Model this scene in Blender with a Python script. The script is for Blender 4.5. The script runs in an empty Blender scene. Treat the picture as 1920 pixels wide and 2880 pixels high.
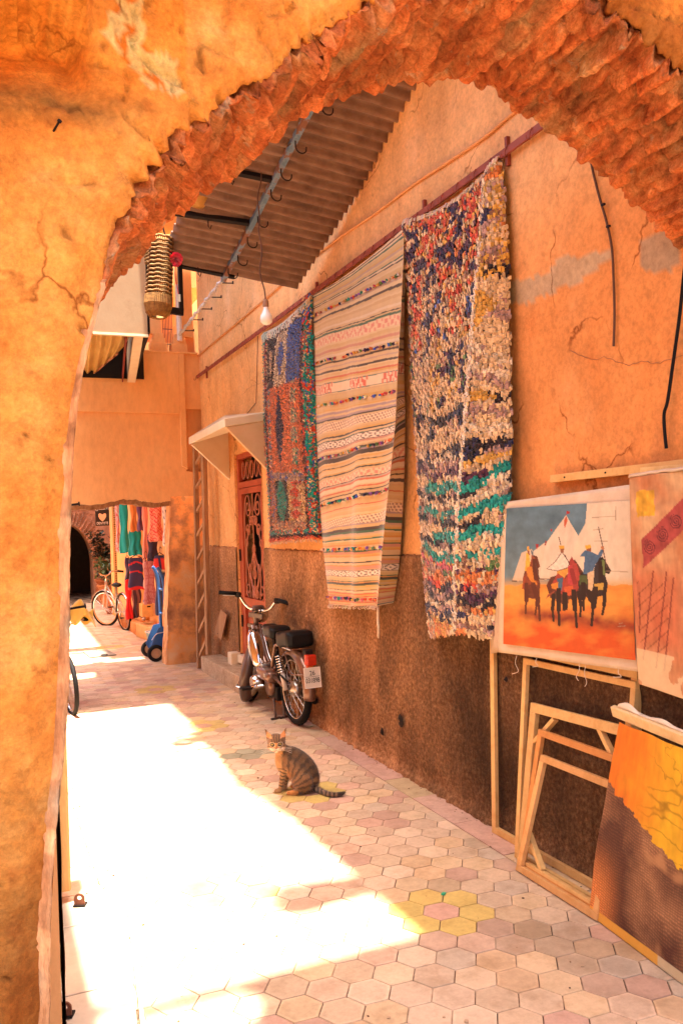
import bpy, math, random
import numpy as np
from mathutils import Vector, Matrix, noise
random.seed(11)
R_ = random.uniform
scene = bpy.context.scene
col = scene.collection
PI = math.pi

# ---------------------------------------------------------------- camera (solved from the floor tiles)
F = 2384.0
CM = np.array([[0.920, -0.028, 0.392], [-0.391, 0.026, 0.920], [-0.036, -0.999, 0.013]])
CX = None
def _setup():
    global CM
    rv = np.array([-1.57660148, .16016027, .10186802]); tv = np.array([2.85265677, 11.40299837, 24.2356058]) * .1425
    t = np.linalg.norm(rv); k = rv / t
    K = np.array([[0, -k[2], k[1]], [k[2], 0, -k[0]], [-k[1], k[0], 0]])
    R = np.eye(3) + math.sin(t) * K + (1 - math.cos(t)) * K @ K
    n = R[:, 2]; h = float(tv @ n)
    d = np.array([-1014., 68., F]); d -= n * (d @ n); d /= np.linalg.norm(d)
    CM = np.stack([np.cross(d, -n), d, -n])
    return h, CM @ R, CM @ tv
HC, LAT, LATO = _setup()
CAM = np.array([0, 0, HC])
LATO = LATO + CAM
def ray(x, y):
    return CM @ np.array([x / .816667 - 960, y / .816667 - 1440, F]) / F
def at(x, y, X=None, Y=None, Z=None):
    """point of the street seen at (x, y) of the survey sheet, on one known plane"""
    r = ray(x, y)
    t = (X - CAM[0]) / r[0] if X is not None else (Y - CAM[1]) / r[1] if Y is not None else (Z - CAM[2]) / r[2]
    return CAM + r * t
def WX(Y): return 2.405 + .011 * (Y - 3.8)
def onwall(x, y, off=0.0):
    r = ray(x, y); t = (2.405 - .011 * 3.8 - off - CAM[0]) / (r[0] - .011 * r[1])
    return CAM + r * t
V = lambda *a: np.array(a, float)
def unit(a): return np.asarray(a, float) / (np.linalg.norm(a) + 1e-12)
def lerp(a, b, t): return a + (b - a) * t
def ss(a, b, x):
    t = min(1, max(0, (x - a) / (b - a))); return t * t * (3 - 2 * t)
def nz(x, y=0., z=0.): return noise.noise(Vector((x, y, z)))
def fbm(x, y=0., z=0., o=4):
    s = 0; a = .5
    for i in range(o):
        s += a * nz(x, y, z); x *= 2.03; y *= 2.03; z *= 2.03; a *= .5
    return s
def srgb(r, g, b):
    f = lambda c: c / 12.92 if c <= .04045 else ((c + .055) / 1.055) ** 2.4
    return (f(r / 255), f(g / 255), f(b / 255))
def polyline(pts, t):
    """point at fraction t of the index range of a list"""
    t = min(max(t, 0), 1) * (len(pts) - 1); i = min(int(t), len(pts) - 2)
    return lerp(np.asarray(pts[i], float), np.asarray(pts[i + 1], float), t - i)
def catmull(pts, n, closed=False):
    P = [np.asarray(p, float) for p in pts]; out = []; m = len(P)
    for i in range(m if closed else m - 1):
        g = (lambda k: P[k % m]) if closed else (lambda k: P[min(max(k, 0), m - 1)])
        a, b, c, d = g(i - 1), g(i), g(i + 1), g(i + 2)
        for j in range(n):
            t = j / n
            out.append(.5 * (2 * b + (c - a) * t + (2 * a - 5 * b + 4 * c - d) * t * t + (3 * b - a - 3 * c + d) * t ** 3))
    if not closed: out.append(P[-1])
    return out
def inpoly(x, y, poly):
    c = False; j = len(poly) - 1
    for i in range(len(poly)):
        xi, yi = poly[i]; xj, yj = poly[j]
        if (yi > y) != (yj > y) and x < (xj - xi) * (y - yi) / (yj - yi) + xi: c = not c
        j = i
    return c

# ---------------------------------------------------------------- mesh builder
class MB:
    def __init__(s): s.v = []; s.f = []; s.c = []; s.T = None
    def add(s, vs, fs, c=(1, 1, 1)):
        n = len(s.v)
        for p in vs:
            s.v.append(tuple(s.T(p)) if s.T else tuple(p))
        s.f += [tuple(i + n for i in f) for f in fs]
        if isinstance(c, list): s.c += c
        else: s.c += [c] * len(vs)
        return s
    def box(s, c, size, c3=(1, 1, 1), ax=None):
        c = np.asarray(c, float); h = np.asarray(size, float) / 2
        A = ax if ax is not None else np.eye(3)
        vs = [c + A[0] * h[0] * i + A[1] * h[1] * j + A[2] * h[2] * k for i in (-1, 1) for j in (-1, 1) for k in (-1, 1)]
        return s.add(vs, [(0, 1, 3, 2), (4, 6, 7, 5), (0, 4, 5, 1), (2, 3, 7, 6), (0, 2, 6, 4), (1, 5, 7, 3)], c3)
    def beam(s, p, q, w, h, up=(0, 0, 1), c3=(1, 1, 1)):
        p = np.asarray(p, float); q = np.asarray(q, float); d = unit(q - p); a = unit(np.cross(np.asarray(up, float), d)); b = np.cross(d, a)
        return s.box((p + q) / 2, (np.linalg.norm(q - p), w, h), c3, np.stack([d, a, b]))
    def tube(s, pts, r, seg=8, closed=False, c3=(1, 1, 1), cap=True):
        P = [np.asarray(p, float) for p in pts]; m = len(P); vs = []; fs = []
        rr = r if hasattr(r, '__len__') else [r] * m
        d0 = unit(P[1] - P[0]); a = unit(np.cross(d0, (0.03, 0.1, 1) if abs(d0[2]) < .9 else (1, .1, 0)))
        for i in range(m):
            d = unit(P[(i + 1) % m] - P[i - 1]) if closed else unit(P[min(i + 1, m - 1)] - P[max(i - 1, 0)])
            a = unit(a - d * (a @ d)); b = np.cross(d, a)
            for k in range(seg):
                t = 2 * PI * k / seg; vs.append(P[i] + (a * math.cos(t) + b * math.sin(t)) * rr[i])
        for i in range(m if closed else m - 1):
            for k in range(seg):
                j = (i + 1) % m; fs.append((i * seg + k, i * seg + (k + 1) % seg, j * seg + (k + 1) % seg, j * seg + k))
        if cap and not closed: fs += [tuple(range(seg))[::-1], tuple(range((m - 1) * seg, m * seg))]
        return s.add(vs, fs, c3)
    def lathe(s, prof, c, seg=20, ax=None, c3=(1, 1, 1)):
        A = ax if ax is not None else np.eye(3); c = np.asarray(c, float); vs = []; fs = []
        for r, z in prof:
            for k in range(seg):
                t = 2 * PI * k / seg; vs.append(c + A[0] * r * math.cos(t) + A[1] * r * math.sin(t) + A[2] * z)
        for i in range(len(prof) - 1):
            for k in range(seg): fs.append((i * seg + k, i * seg + (k + 1) % seg, (i + 1) * seg + (k + 1) % seg, (i + 1) * seg + k))
        return s.add(vs, fs, c3)
    def prism(s, poly, off, c3=(1, 1, 1)):
        n = len(poly); o = np.asarray(off, float); P = [np.asarray(p, float) for p in poly]
        vs = P + [p + o for p in P]
        fs = [tuple(range(n))[::-1], tuple(range(n, 2 * n))] + [(i, (i + 1) % n, n + (i + 1) % n, n + i) for i in range(n)]
        return s.add(vs, fs, c3)
    def grid(s, fn, nu, nv, cf=None, wrap=False, keep=None):
        vs = []; cs = []; fs = []
        for j in range(nv + 1):
            for i in range(nu + (0 if wrap else 1)):
                p = fn(i / nu, j / nv); vs.append(p); cs.append(tuple(cf(i / nu, j / nv)) if cf else (1, 1, 1))
        w = nu if wrap else nu + 1
        for j in range(nv):
            for i in range(nu):
                if keep and not keep((i + .5) / nu, (j + .5) / nv): continue
                fs.append((j * w + i, j * w + (i + 1) % w, (j + 1) * w + (i + 1) % w, (j + 1) * w + i))
        return s.add(vs, fs, cs)
    def ball(s, c, r, seg=14, c3=(1, 1, 1), ax=None):
        r = np.asarray(r if hasattr(r, '__len__') else (r, r, r), float); c = np.asarray(c, float); A = ax if ax is not None else np.eye(3)
        n2 = seg // 2 + 1; vs = []; fs = []
        for j in range(n2 + 1):
            ph = PI * j / n2
            for k in range(seg):
                t = 2 * PI * k / seg; q = (math.sin(ph) * math.cos(t) * r[0], math.sin(ph) * math.sin(t) * r[1], math.cos(ph) * r[2])
                vs.append(c + A[0] * q[0] + A[1] * q[1] + A[2] * q[2])
        for j in range(n2):
            for k in range(seg): fs.append((j * seg + k, (j + 1) * seg + k, (j + 1) * seg + (k + 1) % seg, j * seg + (k + 1) % seg))
        return s.add(vs, fs, c3)
    def build(s, name, mat, parent=None, smooth=False, bevel=0, solid=0, auto=False):
        base = np.array(parent['_o']) if parent is not None else np.zeros(3)
        me = bpy.data.meshes.new(name)
        me.from_pydata([tuple(np.asarray(p) - base) for p in s.v], [], s.f)
        a = me.color_attributes.new('Col', 'FLOAT_COLOR', 'POINT')
        buf = np.ones((len(s.v), 4), np.float32); buf[:, :3] = np.array(s.c, np.float32).reshape(-1, 3)
        a.data.foreach_set('color', buf.ravel())
        if smooth: me.polygons.foreach_set('use_smooth', [True] * len(me.polygons))
        me.materials.append(mat); me.update()
        o = bpy.data.objects.new(name, me); col.objects.link(o)
        if parent is not None: o.parent = parent
        o['_o'] = tuple(float(x) for x in base)
        if solid:
            m = o.modifiers.new('t', 'SOLIDIFY'); m.thickness = solid; m.offset = 0
        if bevel:
            m = o.modifiers.new('b', 'BEVEL'); m.width = bevel; m.segments = 2; m.limit_method = 'ANGLE'
            m.harden_normals = False
        if auto: me.set_sharp_from_angle(angle=math.radians(35))
        return o
def tag(o, label, cat, group=None, kind=None):
    if label: o['label'] = label
    if cat: o['category'] = cat
    if group: o['group'] = group
    if kind: o['kind'] = kind
    return o
def thing(name, label, cat, loc, group=None):
    o = bpy.data.objects.new(name, None); o.empty_display_size = .1; col.objects.link(o)
    o.location = tuple(float(x) for x in loc); o['_o'] = tuple(float(x) for x in loc)
    return tag(o, label, cat, group)
def alone(mb, name, mat, label, cat, group=None, **k):
    return tag(mb.build(name, mat, **k), label, cat, group)

# ---------------------------------------------------------------- materials
MATS = {}
def mat(name, ramp, scale=4, detail=6, rough=.8, bumps=(), metal=0, attr=False, spec=.3, stretch=None, second=None, wave=None, sheen=0, trans=0, coat=0, grain=None, cracks=None):
    """ramp = [(pos, rgb), ...] over noise; attr: multiplied by the painted colour of the surface"""
    m = bpy.data.materials.new(name); m.use_nodes = True; nt = m.node_tree; N = nt.nodes; L = nt.links
    b = N['Principled BSDF']; tc = N.new('ShaderNodeTexCoord'); src = tc.outputs['Object']
    if stretch:
        mp = N.new('ShaderNodeMapping'); mp.inputs['Scale'].default_value = stretch; L.new(src, mp.inputs[0]); src = mp.outputs[0]
    no = N.new('ShaderNodeTexNoise'); no.inputs['Scale'].default_value = scale; no.inputs['Detail'].default_value = detail; no.inputs['Roughness'].default_value = .65
    L.new(src, no.inputs['Vector'])
    cr = N.new('ShaderNodeValToRGB'); e = cr.color_ramp.elements
    while len(e) < len(ramp): e.new(.5)
    for k, (p, c) in enumerate(sorted(ramp, key=lambda q: q[0])): e[k].position = p; e[k].color = (*c, 1)
    L.new(no.outputs['Fac'], cr.inputs[0]); out = cr.outputs[0]
    def mul(a, bsock, kind='MULTIPLY', fac=1.0, facs=None):
        x = N.new('ShaderNodeMix'); x.data_type = 'RGBA'; x.blend_type = kind; x.inputs['Factor'].default_value = fac
        if facs is not None: L.new(facs, x.inputs['Factor'])
        L.new(a, x.inputs[6]); L.new(bsock, x.inputs[7]); return x.outputs[2]
    if second:  # (scale, lo, hi, rgb): patches of a second colour
        n2 = N.new('ShaderNodeTexNoise'); n2.inputs['Scale'].default_value = second[0]; n2.inputs['Detail'].default_value = 8; n2.inputs['Roughness'].default_value = .7
        L.new(src, n2.inputs['Vector'])
        mr = N.new('ShaderNodeMapRange'); mr.inputs[1].default_value = second[1]; mr.inputs[2].default_value = second[2]; L.new(n2.outputs['Fac'], mr.inputs[0])
        rgb = N.new('ShaderNodeRGB'); rgb.outputs[0].default_value = (*second[3], 1)
        out = mul(out, rgb.outputs[0], 'MIX', facs=mr.outputs[0])
    if grain:
        for gs, lo, hi in grain:
            n3 = N.new('ShaderNodeTexNoise'); n3.inputs['Scale'].default_value = gs; n3.inputs['Detail'].default_value = 6; n3.inputs['Roughness'].default_value = .75; L.new(src, n3.inputs['Vector'])
            m3 = N.new('ShaderNodeMapRange'); m3.inputs[1].default_value = .34; m3.inputs[2].default_value = .60; m3.inputs[3].default_value = lo; m3.inputs[4].default_value = hi; L.new(n3.outputs['Fac'], m3.inputs[0])
            cb_ = N.new('ShaderNodeCombineColor'); [L.new(m3.outputs[0], cb_.inputs[q]) for q in range(3)]
            out = mul(out, cb_.outputs[0])
    if cracks:
        cs_, cw, cm = cracks
        nd = N.new('ShaderNodeTexNoise'); nd.inputs['Scale'].default_value = 5; nd.inputs['Detail'].default_value = 6; L.new(src, nd.inputs['Vector'])
        vm = N.new('ShaderNodeVectorMath'); vm.operation = 'MULTIPLY_ADD'; vm.inputs[1].default_value = (.22, .22, .22); L.new(nd.outputs['Color'], vm.inputs[0]); L.new(src, vm.inputs[2])
        vo = N.new('ShaderNodeTexVoronoi'); vo.feature = 'DISTANCE_TO_EDGE'; vo.inputs['Scale'].default_value = cs_; L.new(vm.outputs[0], vo.inputs['Vector'])
        mk = N.new('ShaderNodeTexNoise'); mk.inputs['Scale'].default_value = 1.7; mk.inputs['Detail'].default_value = 3; L.new(src, mk.inputs['Vector'])
        w1 = N.new('ShaderNodeMapRange'); w1.inputs[1].default_value = 0; w1.inputs[2].default_value = cw; w1.inputs[3].default_value = 1; w1.inputs[4].default_value = 0; L.new(vo.outputs['Distance'], w1.inputs[0])
        w2 = N.new('ShaderNodeMapRange'); w2.inputs[1].default_value = cm; w2.inputs[2].default_value = cm + .06; L.new(mk.outputs['Fac'], w2.inputs[0])
        ml = N.new('ShaderNodeMath'); ml.operation = 'MULTIPLY'; L.new(w1.outputs[0], ml.inputs[0]); L.new(w2.outputs[0], ml.inputs[1])
        ck_ = N.new('ShaderNodeRGB'); ck_.outputs[0].default_value = (.42, .30, .22, 1)
        out = mul(out, ck_.outputs[0], 'MULTIPLY', facs=ml.outputs[0])
    if attr:
        at_ = N.new('ShaderNodeVertexColor'); at_.layer_name = 'Col'
        out = mul(out, at_.outputs[0])
    L.new(out, b.inputs['Base Color'])
    b.inputs['Roughness'].default_value = rough; b.inputs['Metallic'].default_value = metal
    b.inputs['Specular IOR Level'].default_value = spec
    if sheen: b.inputs['Sheen Weight'].default_value = sheen
    if coat: b.inputs['Coat Weight'].default_value = coat; b.inputs['Coat Roughness'].default_value = .1
    if trans:
        b.inputs['Transmission Weight'].default_value = trans
    prev = None
    for sc, st, di in bumps:
        nb = N.new('ShaderNodeTexNoise'); nb.inputs['Scale'].default_value = sc; nb.inputs['Detail'].default_value = 5; nb.inputs['Roughness'].default_value = .6
        L.new(src, nb.inputs['Vector']); bp = N.new('ShaderNodeBump'); bp.inputs['Strength'].default_value = st; bp.inputs['Distance'].default_value = di
        L.new(nb.outputs['Fac'], bp.inputs['Height'])
        if prev: L.new(prev, bp.inputs['Normal'])
        prev = bp.outputs[0]
    if prev: L.new(prev, b.inputs['Normal'])
    MATS[name] = m
    return m
def flat(name, c, rough=.6, var=.18, scale=9, **k):
    d = tuple(max(0, x * (1 - var)) for x in c); u = tuple(min(1, x * (1 + var)) for x in c)
    return mat(name, [(.3, d), (.7, u)], scale=scale, rough=rough, **k)
def painted(name, rough=.8, var=.12, scale=12, **k):
    return mat(name, [(.3, (1 - var,) * 3), (.7, (1, 1, 1))], scale=scale, rough=rough, attr=True, **k)

M_wall = mat('orange_plaster', [(.25, (.64, .29, .095)), (.42, (.73, .355, .125)), (.58, (.76, .385, .145)), (.75, (.80, .45, .20))], scale=2.2, detail=11, rough=.9, attr=True, spec=.15,
             bumps=[(3, .35, .03), (26, .35, .008), (140, .25, .003)], second=(3.4, .58, .80, (.62, .25, .08)), grain=((45, .80, 1.06), (9, .88, 1.05)), cracks=(1.5, .010, .50))
M_back = mat('pale_orange_plaster', [(.3, (.72, .35, .125)), (.5, (.78, .40, .155)), (.7, (.80, .45, .19))], scale=1.2, detail=8, rough=.9, attr=True, spec=.15,
             bumps=[(5, .3, .02), (60, .25, .004)], stretch=(1, 1, .45), grain=((14, .90, 1.04),))
M_pier = mat('stained_plaster', [(.3, (.20, .08, .04)), (.44, (.44, .20, .08)), (.52, (.72, .31, .09)), (.7, (.66, .40, .2))], scale=2.6, detail=9, rough=.9, attr=True,
             bumps=[(9, .6, .02), (60, .4, .006)])
M_wains = mat('pebble_render', [(.28, (.085, .04, .018)), (.45, (.135, .066, .031)), (.6, (.22, .115, .056)), (.78, (.33, .20, .105))], scale=48, detail=10, rough=.95, attr=True, spec=.15,
              bumps=[(5, .5, .04), (40, .7, .014), (110, .7, .006)], second=(1.4, .55, .8, (.115, .05, .023)), grain=((120, .7, 1.1),))
M_arch = mat('arch_plaster', [(.26, (.46, .13, .018)), (.4, (.62, .215, .034)), (.52, (.70, .285, .055)), (.62, (.74, .34, .08)), (.8, (.75, .43, .15))], scale=4.2, detail=10, rough=.88, attr=True, spec=.15,
             bumps=[(4, .35, .03), (24, .7, .014), (130, .55, .004)], second=(15, .60, .72, (.56, .19, .05)), grain=((60, .72, 1.08), (16, .78, 1.08)), cracks=(2.6, .014, .49))
M_brick = mat('eroded_brick', [(.24, (.06, .016, .008)), (.36, (.32, .075, .023)), (.5, (.50, .14, .042)), (.62, (.58, .20, .065)), (.76, (.54, .31, .17))], scale=9, detail=9, rough=.95, attr=True, spec=.1,
              bumps=[(18, .9, .02), (60, .8, .008), (200, .5, .003)], second=(13, .60, .72, (.34, .22, .12)), grain=((90, .62, 1.15),))
M_reveal = mat('worn_reveal', [(.28, (.36, .13, .05)), (.42, (.58, .25, .10)), (.55, (.68, .34, .16)), (.75, (.70, .43, .26))], scale=7, detail=11, rough=.95, attr=True, spec=.1, bumps=[(9, .7, .02), (45, .8, .008), (150, .5, .003)], stretch=(1, 1, .35), second=(6, .58, .74, (.40, .27, .17)), grain=((50, .72, 1.1), (14, .75, 1.1)))
M_tile = mat('terracotta_tile', [(.25, (.66, .62, .56)), (.5, (.9, .9, .9)), (.72, (1.0, 1.0, 1.0))], scale=9, detail=10, rough=.55, attr=True, spec=.35, bumps=[(60, .12, .004)], second=(3.6, .55, .80, (.60, .51, .41)), grain=((40, .86, 1.03),))
M_grout = mat('grout', [(.40, (.025, .015, .009)), (.48, (.10, .06, .036)), (.56, (.36, .25, .16)), (.7, (.5, .36, .25))], scale=5, detail=8, rough=.95)
M_conc = mat('cast_concrete', [(.3, (.36, .24, .13)), (.55, (.5, .36, .22)), (.75, (.58, .44, .29))], scale=14, detail=9, rough=.9, attr=True, bumps=[(30, .5, .01), (140, .5, .004)], grain=((70, .6, 1.1),))
M_cream = mat('cream_paint', [(.3, (.66, .52, .33)), (.6, (.72, .60, .42)), (.8, (.60, .42, .24))], scale=6, detail=8, rough=.75, attr=True, bumps=[(30, .3, .006)])
M_pine = mat('pine_wood', [(.3, (.56, .29, .085)), (.55, (.68, .40, .145)), (.75, (.58, .30, .10))], scale=5, detail=7, rough=.6, attr=True, stretch=(3, 3, 3), bumps=[(40, .15, .003)])
M_oldwood = mat('old_wood', [(.3, (.20, .095, .045)), (.55, (.36, .19, .09)), (.75, (.46, .27, .14))], scale=7, detail=8, rough=.85, attr=True, stretch=(4, 4, .5), bumps=[(30, .5, .006)])
M_reddoor = mat('red_door_paint', [(.3, (.29, .042, .014)), (.6, (.38, .065, .022)), (.8, (.43, .09, .032))], scale=5, detail=8, rough=.5, attr=True, bumps=[(20, .15, .004)])
M_roof = mat('rusty_corrugated', [(.3, (.13, .07, .048)), (.5, (.21, .12, .08)), (.7, (.27, .165, .11))], scale=7, detail=9, rough=.5, attr=True, second=(60, .68, .74, (.42, .32, .25)), bumps=[(40, .2, .004)])
M_dark = flat('dark_iron', (.010, .006, .005), spec=.2, rough=.6, bumps=[(40, .2, .003)])
M_black = flat('black_rubber', (.007, .006, .006), spec=.15, rough=.7, bumps=[(90, .15, .002)])
M_leather = flat('black_seat', (.006, .005, .005), spec=.2, rough=.45, bumps=[(120, .2, .002)])
M_chrome = flat('chrome', (.62, .58, .55), rough=.16, metal=1, var=.1)
M_steel = flat('bare_steel', (.45, .40, .36), rough=.35, metal=1)
M_brownmetal = flat('brown_metal_paint', (.17, .085, .055), rough=.32, metal=.55, coat=.4)
M_cable = flat('brown_cable', (.10, .045, .025), rough=.7)
M_rustrail = flat('red_iron', (.27, .065, .04), rough=.6)
M_fabric = painted('cloth', rough=.95, sheen=.2, bumps=[(240, .25, .002)])
M_wool = painted('wool', rough=1, var=.2, scale=60, sheen=.3)
M_paint = painted('paint', rough=.7, var=.12, scale=30, bumps=[(160, .25, .002)])
M_gloss = painted('enamel', rough=.35, var=.06)
M_canvas = mat('raw_canvas', [(.3, (.56, .40, .25)), (.7, (.68, .52, .36))], scale=8, rough=.9, attr=True, bumps=[(220, .3, .002), (6, .3, .02)])
M_straw = mat('woven_straw', [(.3, (.20, .085, .018)), (.6, (.40, .20, .05)), (.8, (.50, .28, .09))], scale=40, rough=.8, attr=True, bumps=[(60, .4, .004)])
M_terra = flat('terracotta_pot', (.33, .13, .05), rough=.85, attr=True, bumps=[(30, .4, .006)])
M_leaf = painted('leaf', rough=.45, var=.3, scale=20)
M_fur = painted('cat_fur', rough=.85, var=.22, scale=70, sheen=.25, bumps=[(130, .35, .003)])

# ---------------------------------------------------------------- camera, sun, sky
cd = bpy.data.cameras.new('camera'); cam = bpy.data.objects.new('camera', cd); col.objects.link(cam)
cd.sensor_fit = 'VERTICAL'; cd.sensor_height = 36; cd.lens = F / 2880 * 36; cd.clip_end = 500; cd.clip_start = .05
cam.matrix_world = Matrix([[CM[0][0], -CM[0][1], -CM[0][2], CAM[0]], [CM[1][0], -CM[1][1], -CM[1][2], CAM[1]], [CM[2][0], -CM[2][1], -CM[2][2], CAM[2]], [0, 0, 0, 1]])
scene.camera = cam
SUN = unit((.045, .10, -1.0))           # the way the light travels: near noon
elev = math.asin(-SUN[2]); azi = math.atan2(-SUN[0], -SUN[1])
w = bpy.data.worlds.new('World'); scene.world = w; w.use_nodes = True
sk = w.node_tree.nodes.new('ShaderNodeTexSky'); sk.sky_type = 'NISHITA'; sk.sun_disc = False
sk.sun_elevation = elev; sk.sun_rotation = azi; sk.dust_density = 6; sk.ozone_density = 0; sk.air_density = .6
bg = w.node_tree.nodes['Background']; bg.inputs[1].default_value = .13
w.node_tree.links.new(sk.outputs[0], bg.inputs[0])
sl = bpy.data.lights.new('sun', 'SUN'); sl.energy = 5.0; sl.angle = math.radians(1.3); sl.color = (1, .92, .79)
so = bpy.data.objects.new('sun', sl); col.objects.link(so)
so.rotation_euler = Vector(tuple(-SUN)).to_track_quat('Z', 'Y').to_euler()
vs_ = scene.view_settings; vs_.view_transform = 'Standard'; vs_.look = 'None'; vs_.gamma = 1; vs_.exposure = 2.78
scene.cycles.max_bounces = 10; scene.cycles.diffuse_bounces = 7; scene.cycles.caustics_reflective = False; scene.cycles.caustics_refractive = False
scene.cycles.sample_clamp_indirect = 8
scene.cycles.use_denoising = True

# ---------------------------------------------------------------- paving
SX = lambda x, y: LATO + (LAT[:, 0] * x + LAT[:, 1] * y) * .1425      # tile lattice to the ground
YEL = [(.66, .46, .14), (.62, .42, .13), (.68, .48, .17)]
PAL = [(0.692, 0.476, 0.315), (0.727, 0.509, 0.336), (0.76, 0.553, 0.369), (0.715, 0.509, 0.326), (0.659, 0.426, 0.287), (0.626, 0.382, 0.267), (0.681, 0.443, 0.298), (0.748, 0.52, 0.303), (0.67, 0.509, 0.357), (0.636, 0.387, 0.276), (0.737, 0.487, 0.276), (0.76, 0.543, 0.347), (0.737, 0.531, 0.357), (0.705, 0.498, 0.315)]
def latc(p):
    q = (np.asarray(p) - LATO) / .1425; return np.array([q @ LAT[:, 0], q @ LAT[:, 1]])
rows = {}
flowers = [LATO, at(700, 1819, Z=0), V(1.637, 6.732, 0), V(1.52, 8.57, 0), V(1.6, 12.04, 0), V(1.0, 3.6, 0)]
fl_l = [latc(p) for p in flowers]
tiles = MB(); s3 = 3 ** .5
def clip(poly, a, keep_less, ax=0):
    out = []
    for i in range(len(poly)):
        p, q = poly[i], poly[(i + 1) % len(poly)]
        ip = (p[ax] <= a) == keep_less; iq = (q[ax] <= a) == keep_less
        if ip: out.append(p)
        if ip != iq: out.append(p + (q - p) * ((a - p[ax]) / (q[ax] - p[ax])))
    return out
XR = lambda Y: WX(Y) - .175
def tilecol(lx, ly, c):
    for q in fl_l:
        d = math.hypot(lx - q[0], ly - q[1])
        if d < .45: return (.60, .34, .24)
        if d < 1.35: return random.choice(YEL)
    f = .5 + .5 * nz(c[0] * 1.3 + 3, c[1] * 1.3)
    k = random.choice(PAL); g = R_(.86, 1.06)
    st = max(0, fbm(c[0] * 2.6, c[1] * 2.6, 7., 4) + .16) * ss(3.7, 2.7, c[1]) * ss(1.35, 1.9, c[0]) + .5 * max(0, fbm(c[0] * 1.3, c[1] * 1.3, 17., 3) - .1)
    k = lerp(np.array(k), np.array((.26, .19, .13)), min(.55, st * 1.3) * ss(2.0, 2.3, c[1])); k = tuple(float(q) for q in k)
    return tuple(x * g for x in k)
grey = [latc(at(x, y, Z=0)) for x, y in ((560, 1730), (590, 1727), (500, 1722), (533, 1742), (575, 1738))]
# nearest lattice centres of the flowers
def snap(q):
    b = None
    r0 = round(q[1] / (s3 / 2))
    for r in (r0 - 1, r0, r0 + 1):
        x0 = round(q[0] - (.5 if r % 2 else 0)) + (.5 if r % 2 else 0); d = math.hypot(x0 - q[0], r * s3 / 2 - q[1])
        if b is None or d < b[0]: b = (d, np.array([x0, r * s3 / 2]))
    return b[1]
fl_l = [snap(q) for q in fl_l]; grey = [snap(q) for q in grey]
for r in range(-175, 30):
    for i in range(-60, 90):
        lx = i + (.5 if r % 2 else 0); ly = r * s3 / 2
        c = SX(lx, ly)
        if not (.2 < c[0] < 2.55 and .8 < c[1] < 21.5): continue
        hexp = []
        for k in range(6):
            t = PI / 6 + k * PI / 3
            hexp.append(SX(lx + math.cos(t) * .5774 * .984, ly + math.sin(t) * .5774 * .975))
        poly = clip(hexp, XR(c[1]) - .004, True)
        poly = clip(poly, .452, False)
        if len(poly) < 3: continue
        cc = tilecol(lx, ly, c)
        if any(math.hypot(lx - g[0], ly - g[1]) < .3 for g in grey): cc = (.36, .33, .22)
        tx, ty, tz = R_(-.006, .006), R_(-.006, .006), R_(-.0008, .0008)
        ctr = sum(poly) / len(poly); n = len(poly)
        top = []; low = []
        for p in poly:
            d = p - ctr; p2 = ctr + d * .975
            top.append(V(p2[0], p2[1], tz + d[0] * tx + d[1] * ty)); low.append(V(p[0], p[1], -.006))
        edge = tuple(x * .8 for x in cc)
        mid = [V(*(ctr + (q - ctr) * .82)[:2], q[2]) for q in top]
        cf_ = R_(.80, 1.03); ef_ = R_(.92, 1.04)
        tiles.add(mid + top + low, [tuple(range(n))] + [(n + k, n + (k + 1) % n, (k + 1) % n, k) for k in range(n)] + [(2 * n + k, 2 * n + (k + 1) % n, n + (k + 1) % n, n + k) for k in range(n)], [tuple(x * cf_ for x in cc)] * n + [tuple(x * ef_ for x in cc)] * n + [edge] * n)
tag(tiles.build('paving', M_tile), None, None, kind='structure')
g = MB(); g.add([(-30, -30, -.005), (40, -30, -.005), (40, 60, -.005), (-30, 60, -.005)], [(0, 1, 2, 3)])
tag(g.build('ground', M_grout), None, None, kind='structure')
# border slabs along both walls
bd = MB()
y = 1.2
while y < 9.9:
    l = R_(.34, .5)
    a, b = y + .003, y + l - .003; x0a, x0b, x1 = XR(a), XR(b), WX(y) + .05
    k = random.choice(PAL[3:7]); k = tuple(x * R_(.78, .95) for x in k); z = R_(-.0005, .002)
    bd.prism([(x0a, a, -.006), (x1, a, -.006), (x1, b, -.006), (x0b, b, -.006)], (0, 0, .006 + z), k); y += l
y = 2.9
while y < 9.5:
    l = R_(.25, .4); k = random.choice(PAL); z = R_(-.0005, .002)
    bd.prism([(.1, y + .003, -.006), (.447, y + .003, -.006), (.447, y + l - .003, -.006), (.1, y + l - .003, -.006)], (0, 0, .006 + z), k); y += l
tag(bd.build('paving_border', M_tile), None, None, kind='structure')

random.seed(77); gt = MB()
for k in range(420):
    e = random.random()
    if e < .55: y = R_(2.6, 9); x = WX(y) - .02 - abs(random.gauss(0, .035))
    elif e < .7: y = R_(3, 8); x = R_(.38, .5)
    else: x, y = R_(.5, 2.3), R_(2.3, 9)
    r = R_(.002, .006) * (1.5 if random.random() < .1 else 1); a0 = R_(0, 6); n = random.choice((4, 5, 6))
    gt.prism([(x + r * R_(.6, 1.3) * math.cos(a0 + 2 * PI * q / n), y + r * R_(.6, 1.3) * math.sin(a0 + 2 * PI * q / n), .0012) for q in range(n)], (R_(-.001, .001), R_(-.001, .001), r * R_(.3, .8)), random.choice([(.30, .17, .09), (.16, .08, .04), (.5, .33, .2), (.10, .06, .04)]))
go = gt.build('grit', mat('grit_stone', [(.3, (.8, .8, .8)), (.7, (1, 1, 1))], scale=40, rough=.95, attr=True)); tag(go, 'fine grit and crumbs of render along the foot of the wall', 'grit', kind='stuff')

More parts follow.
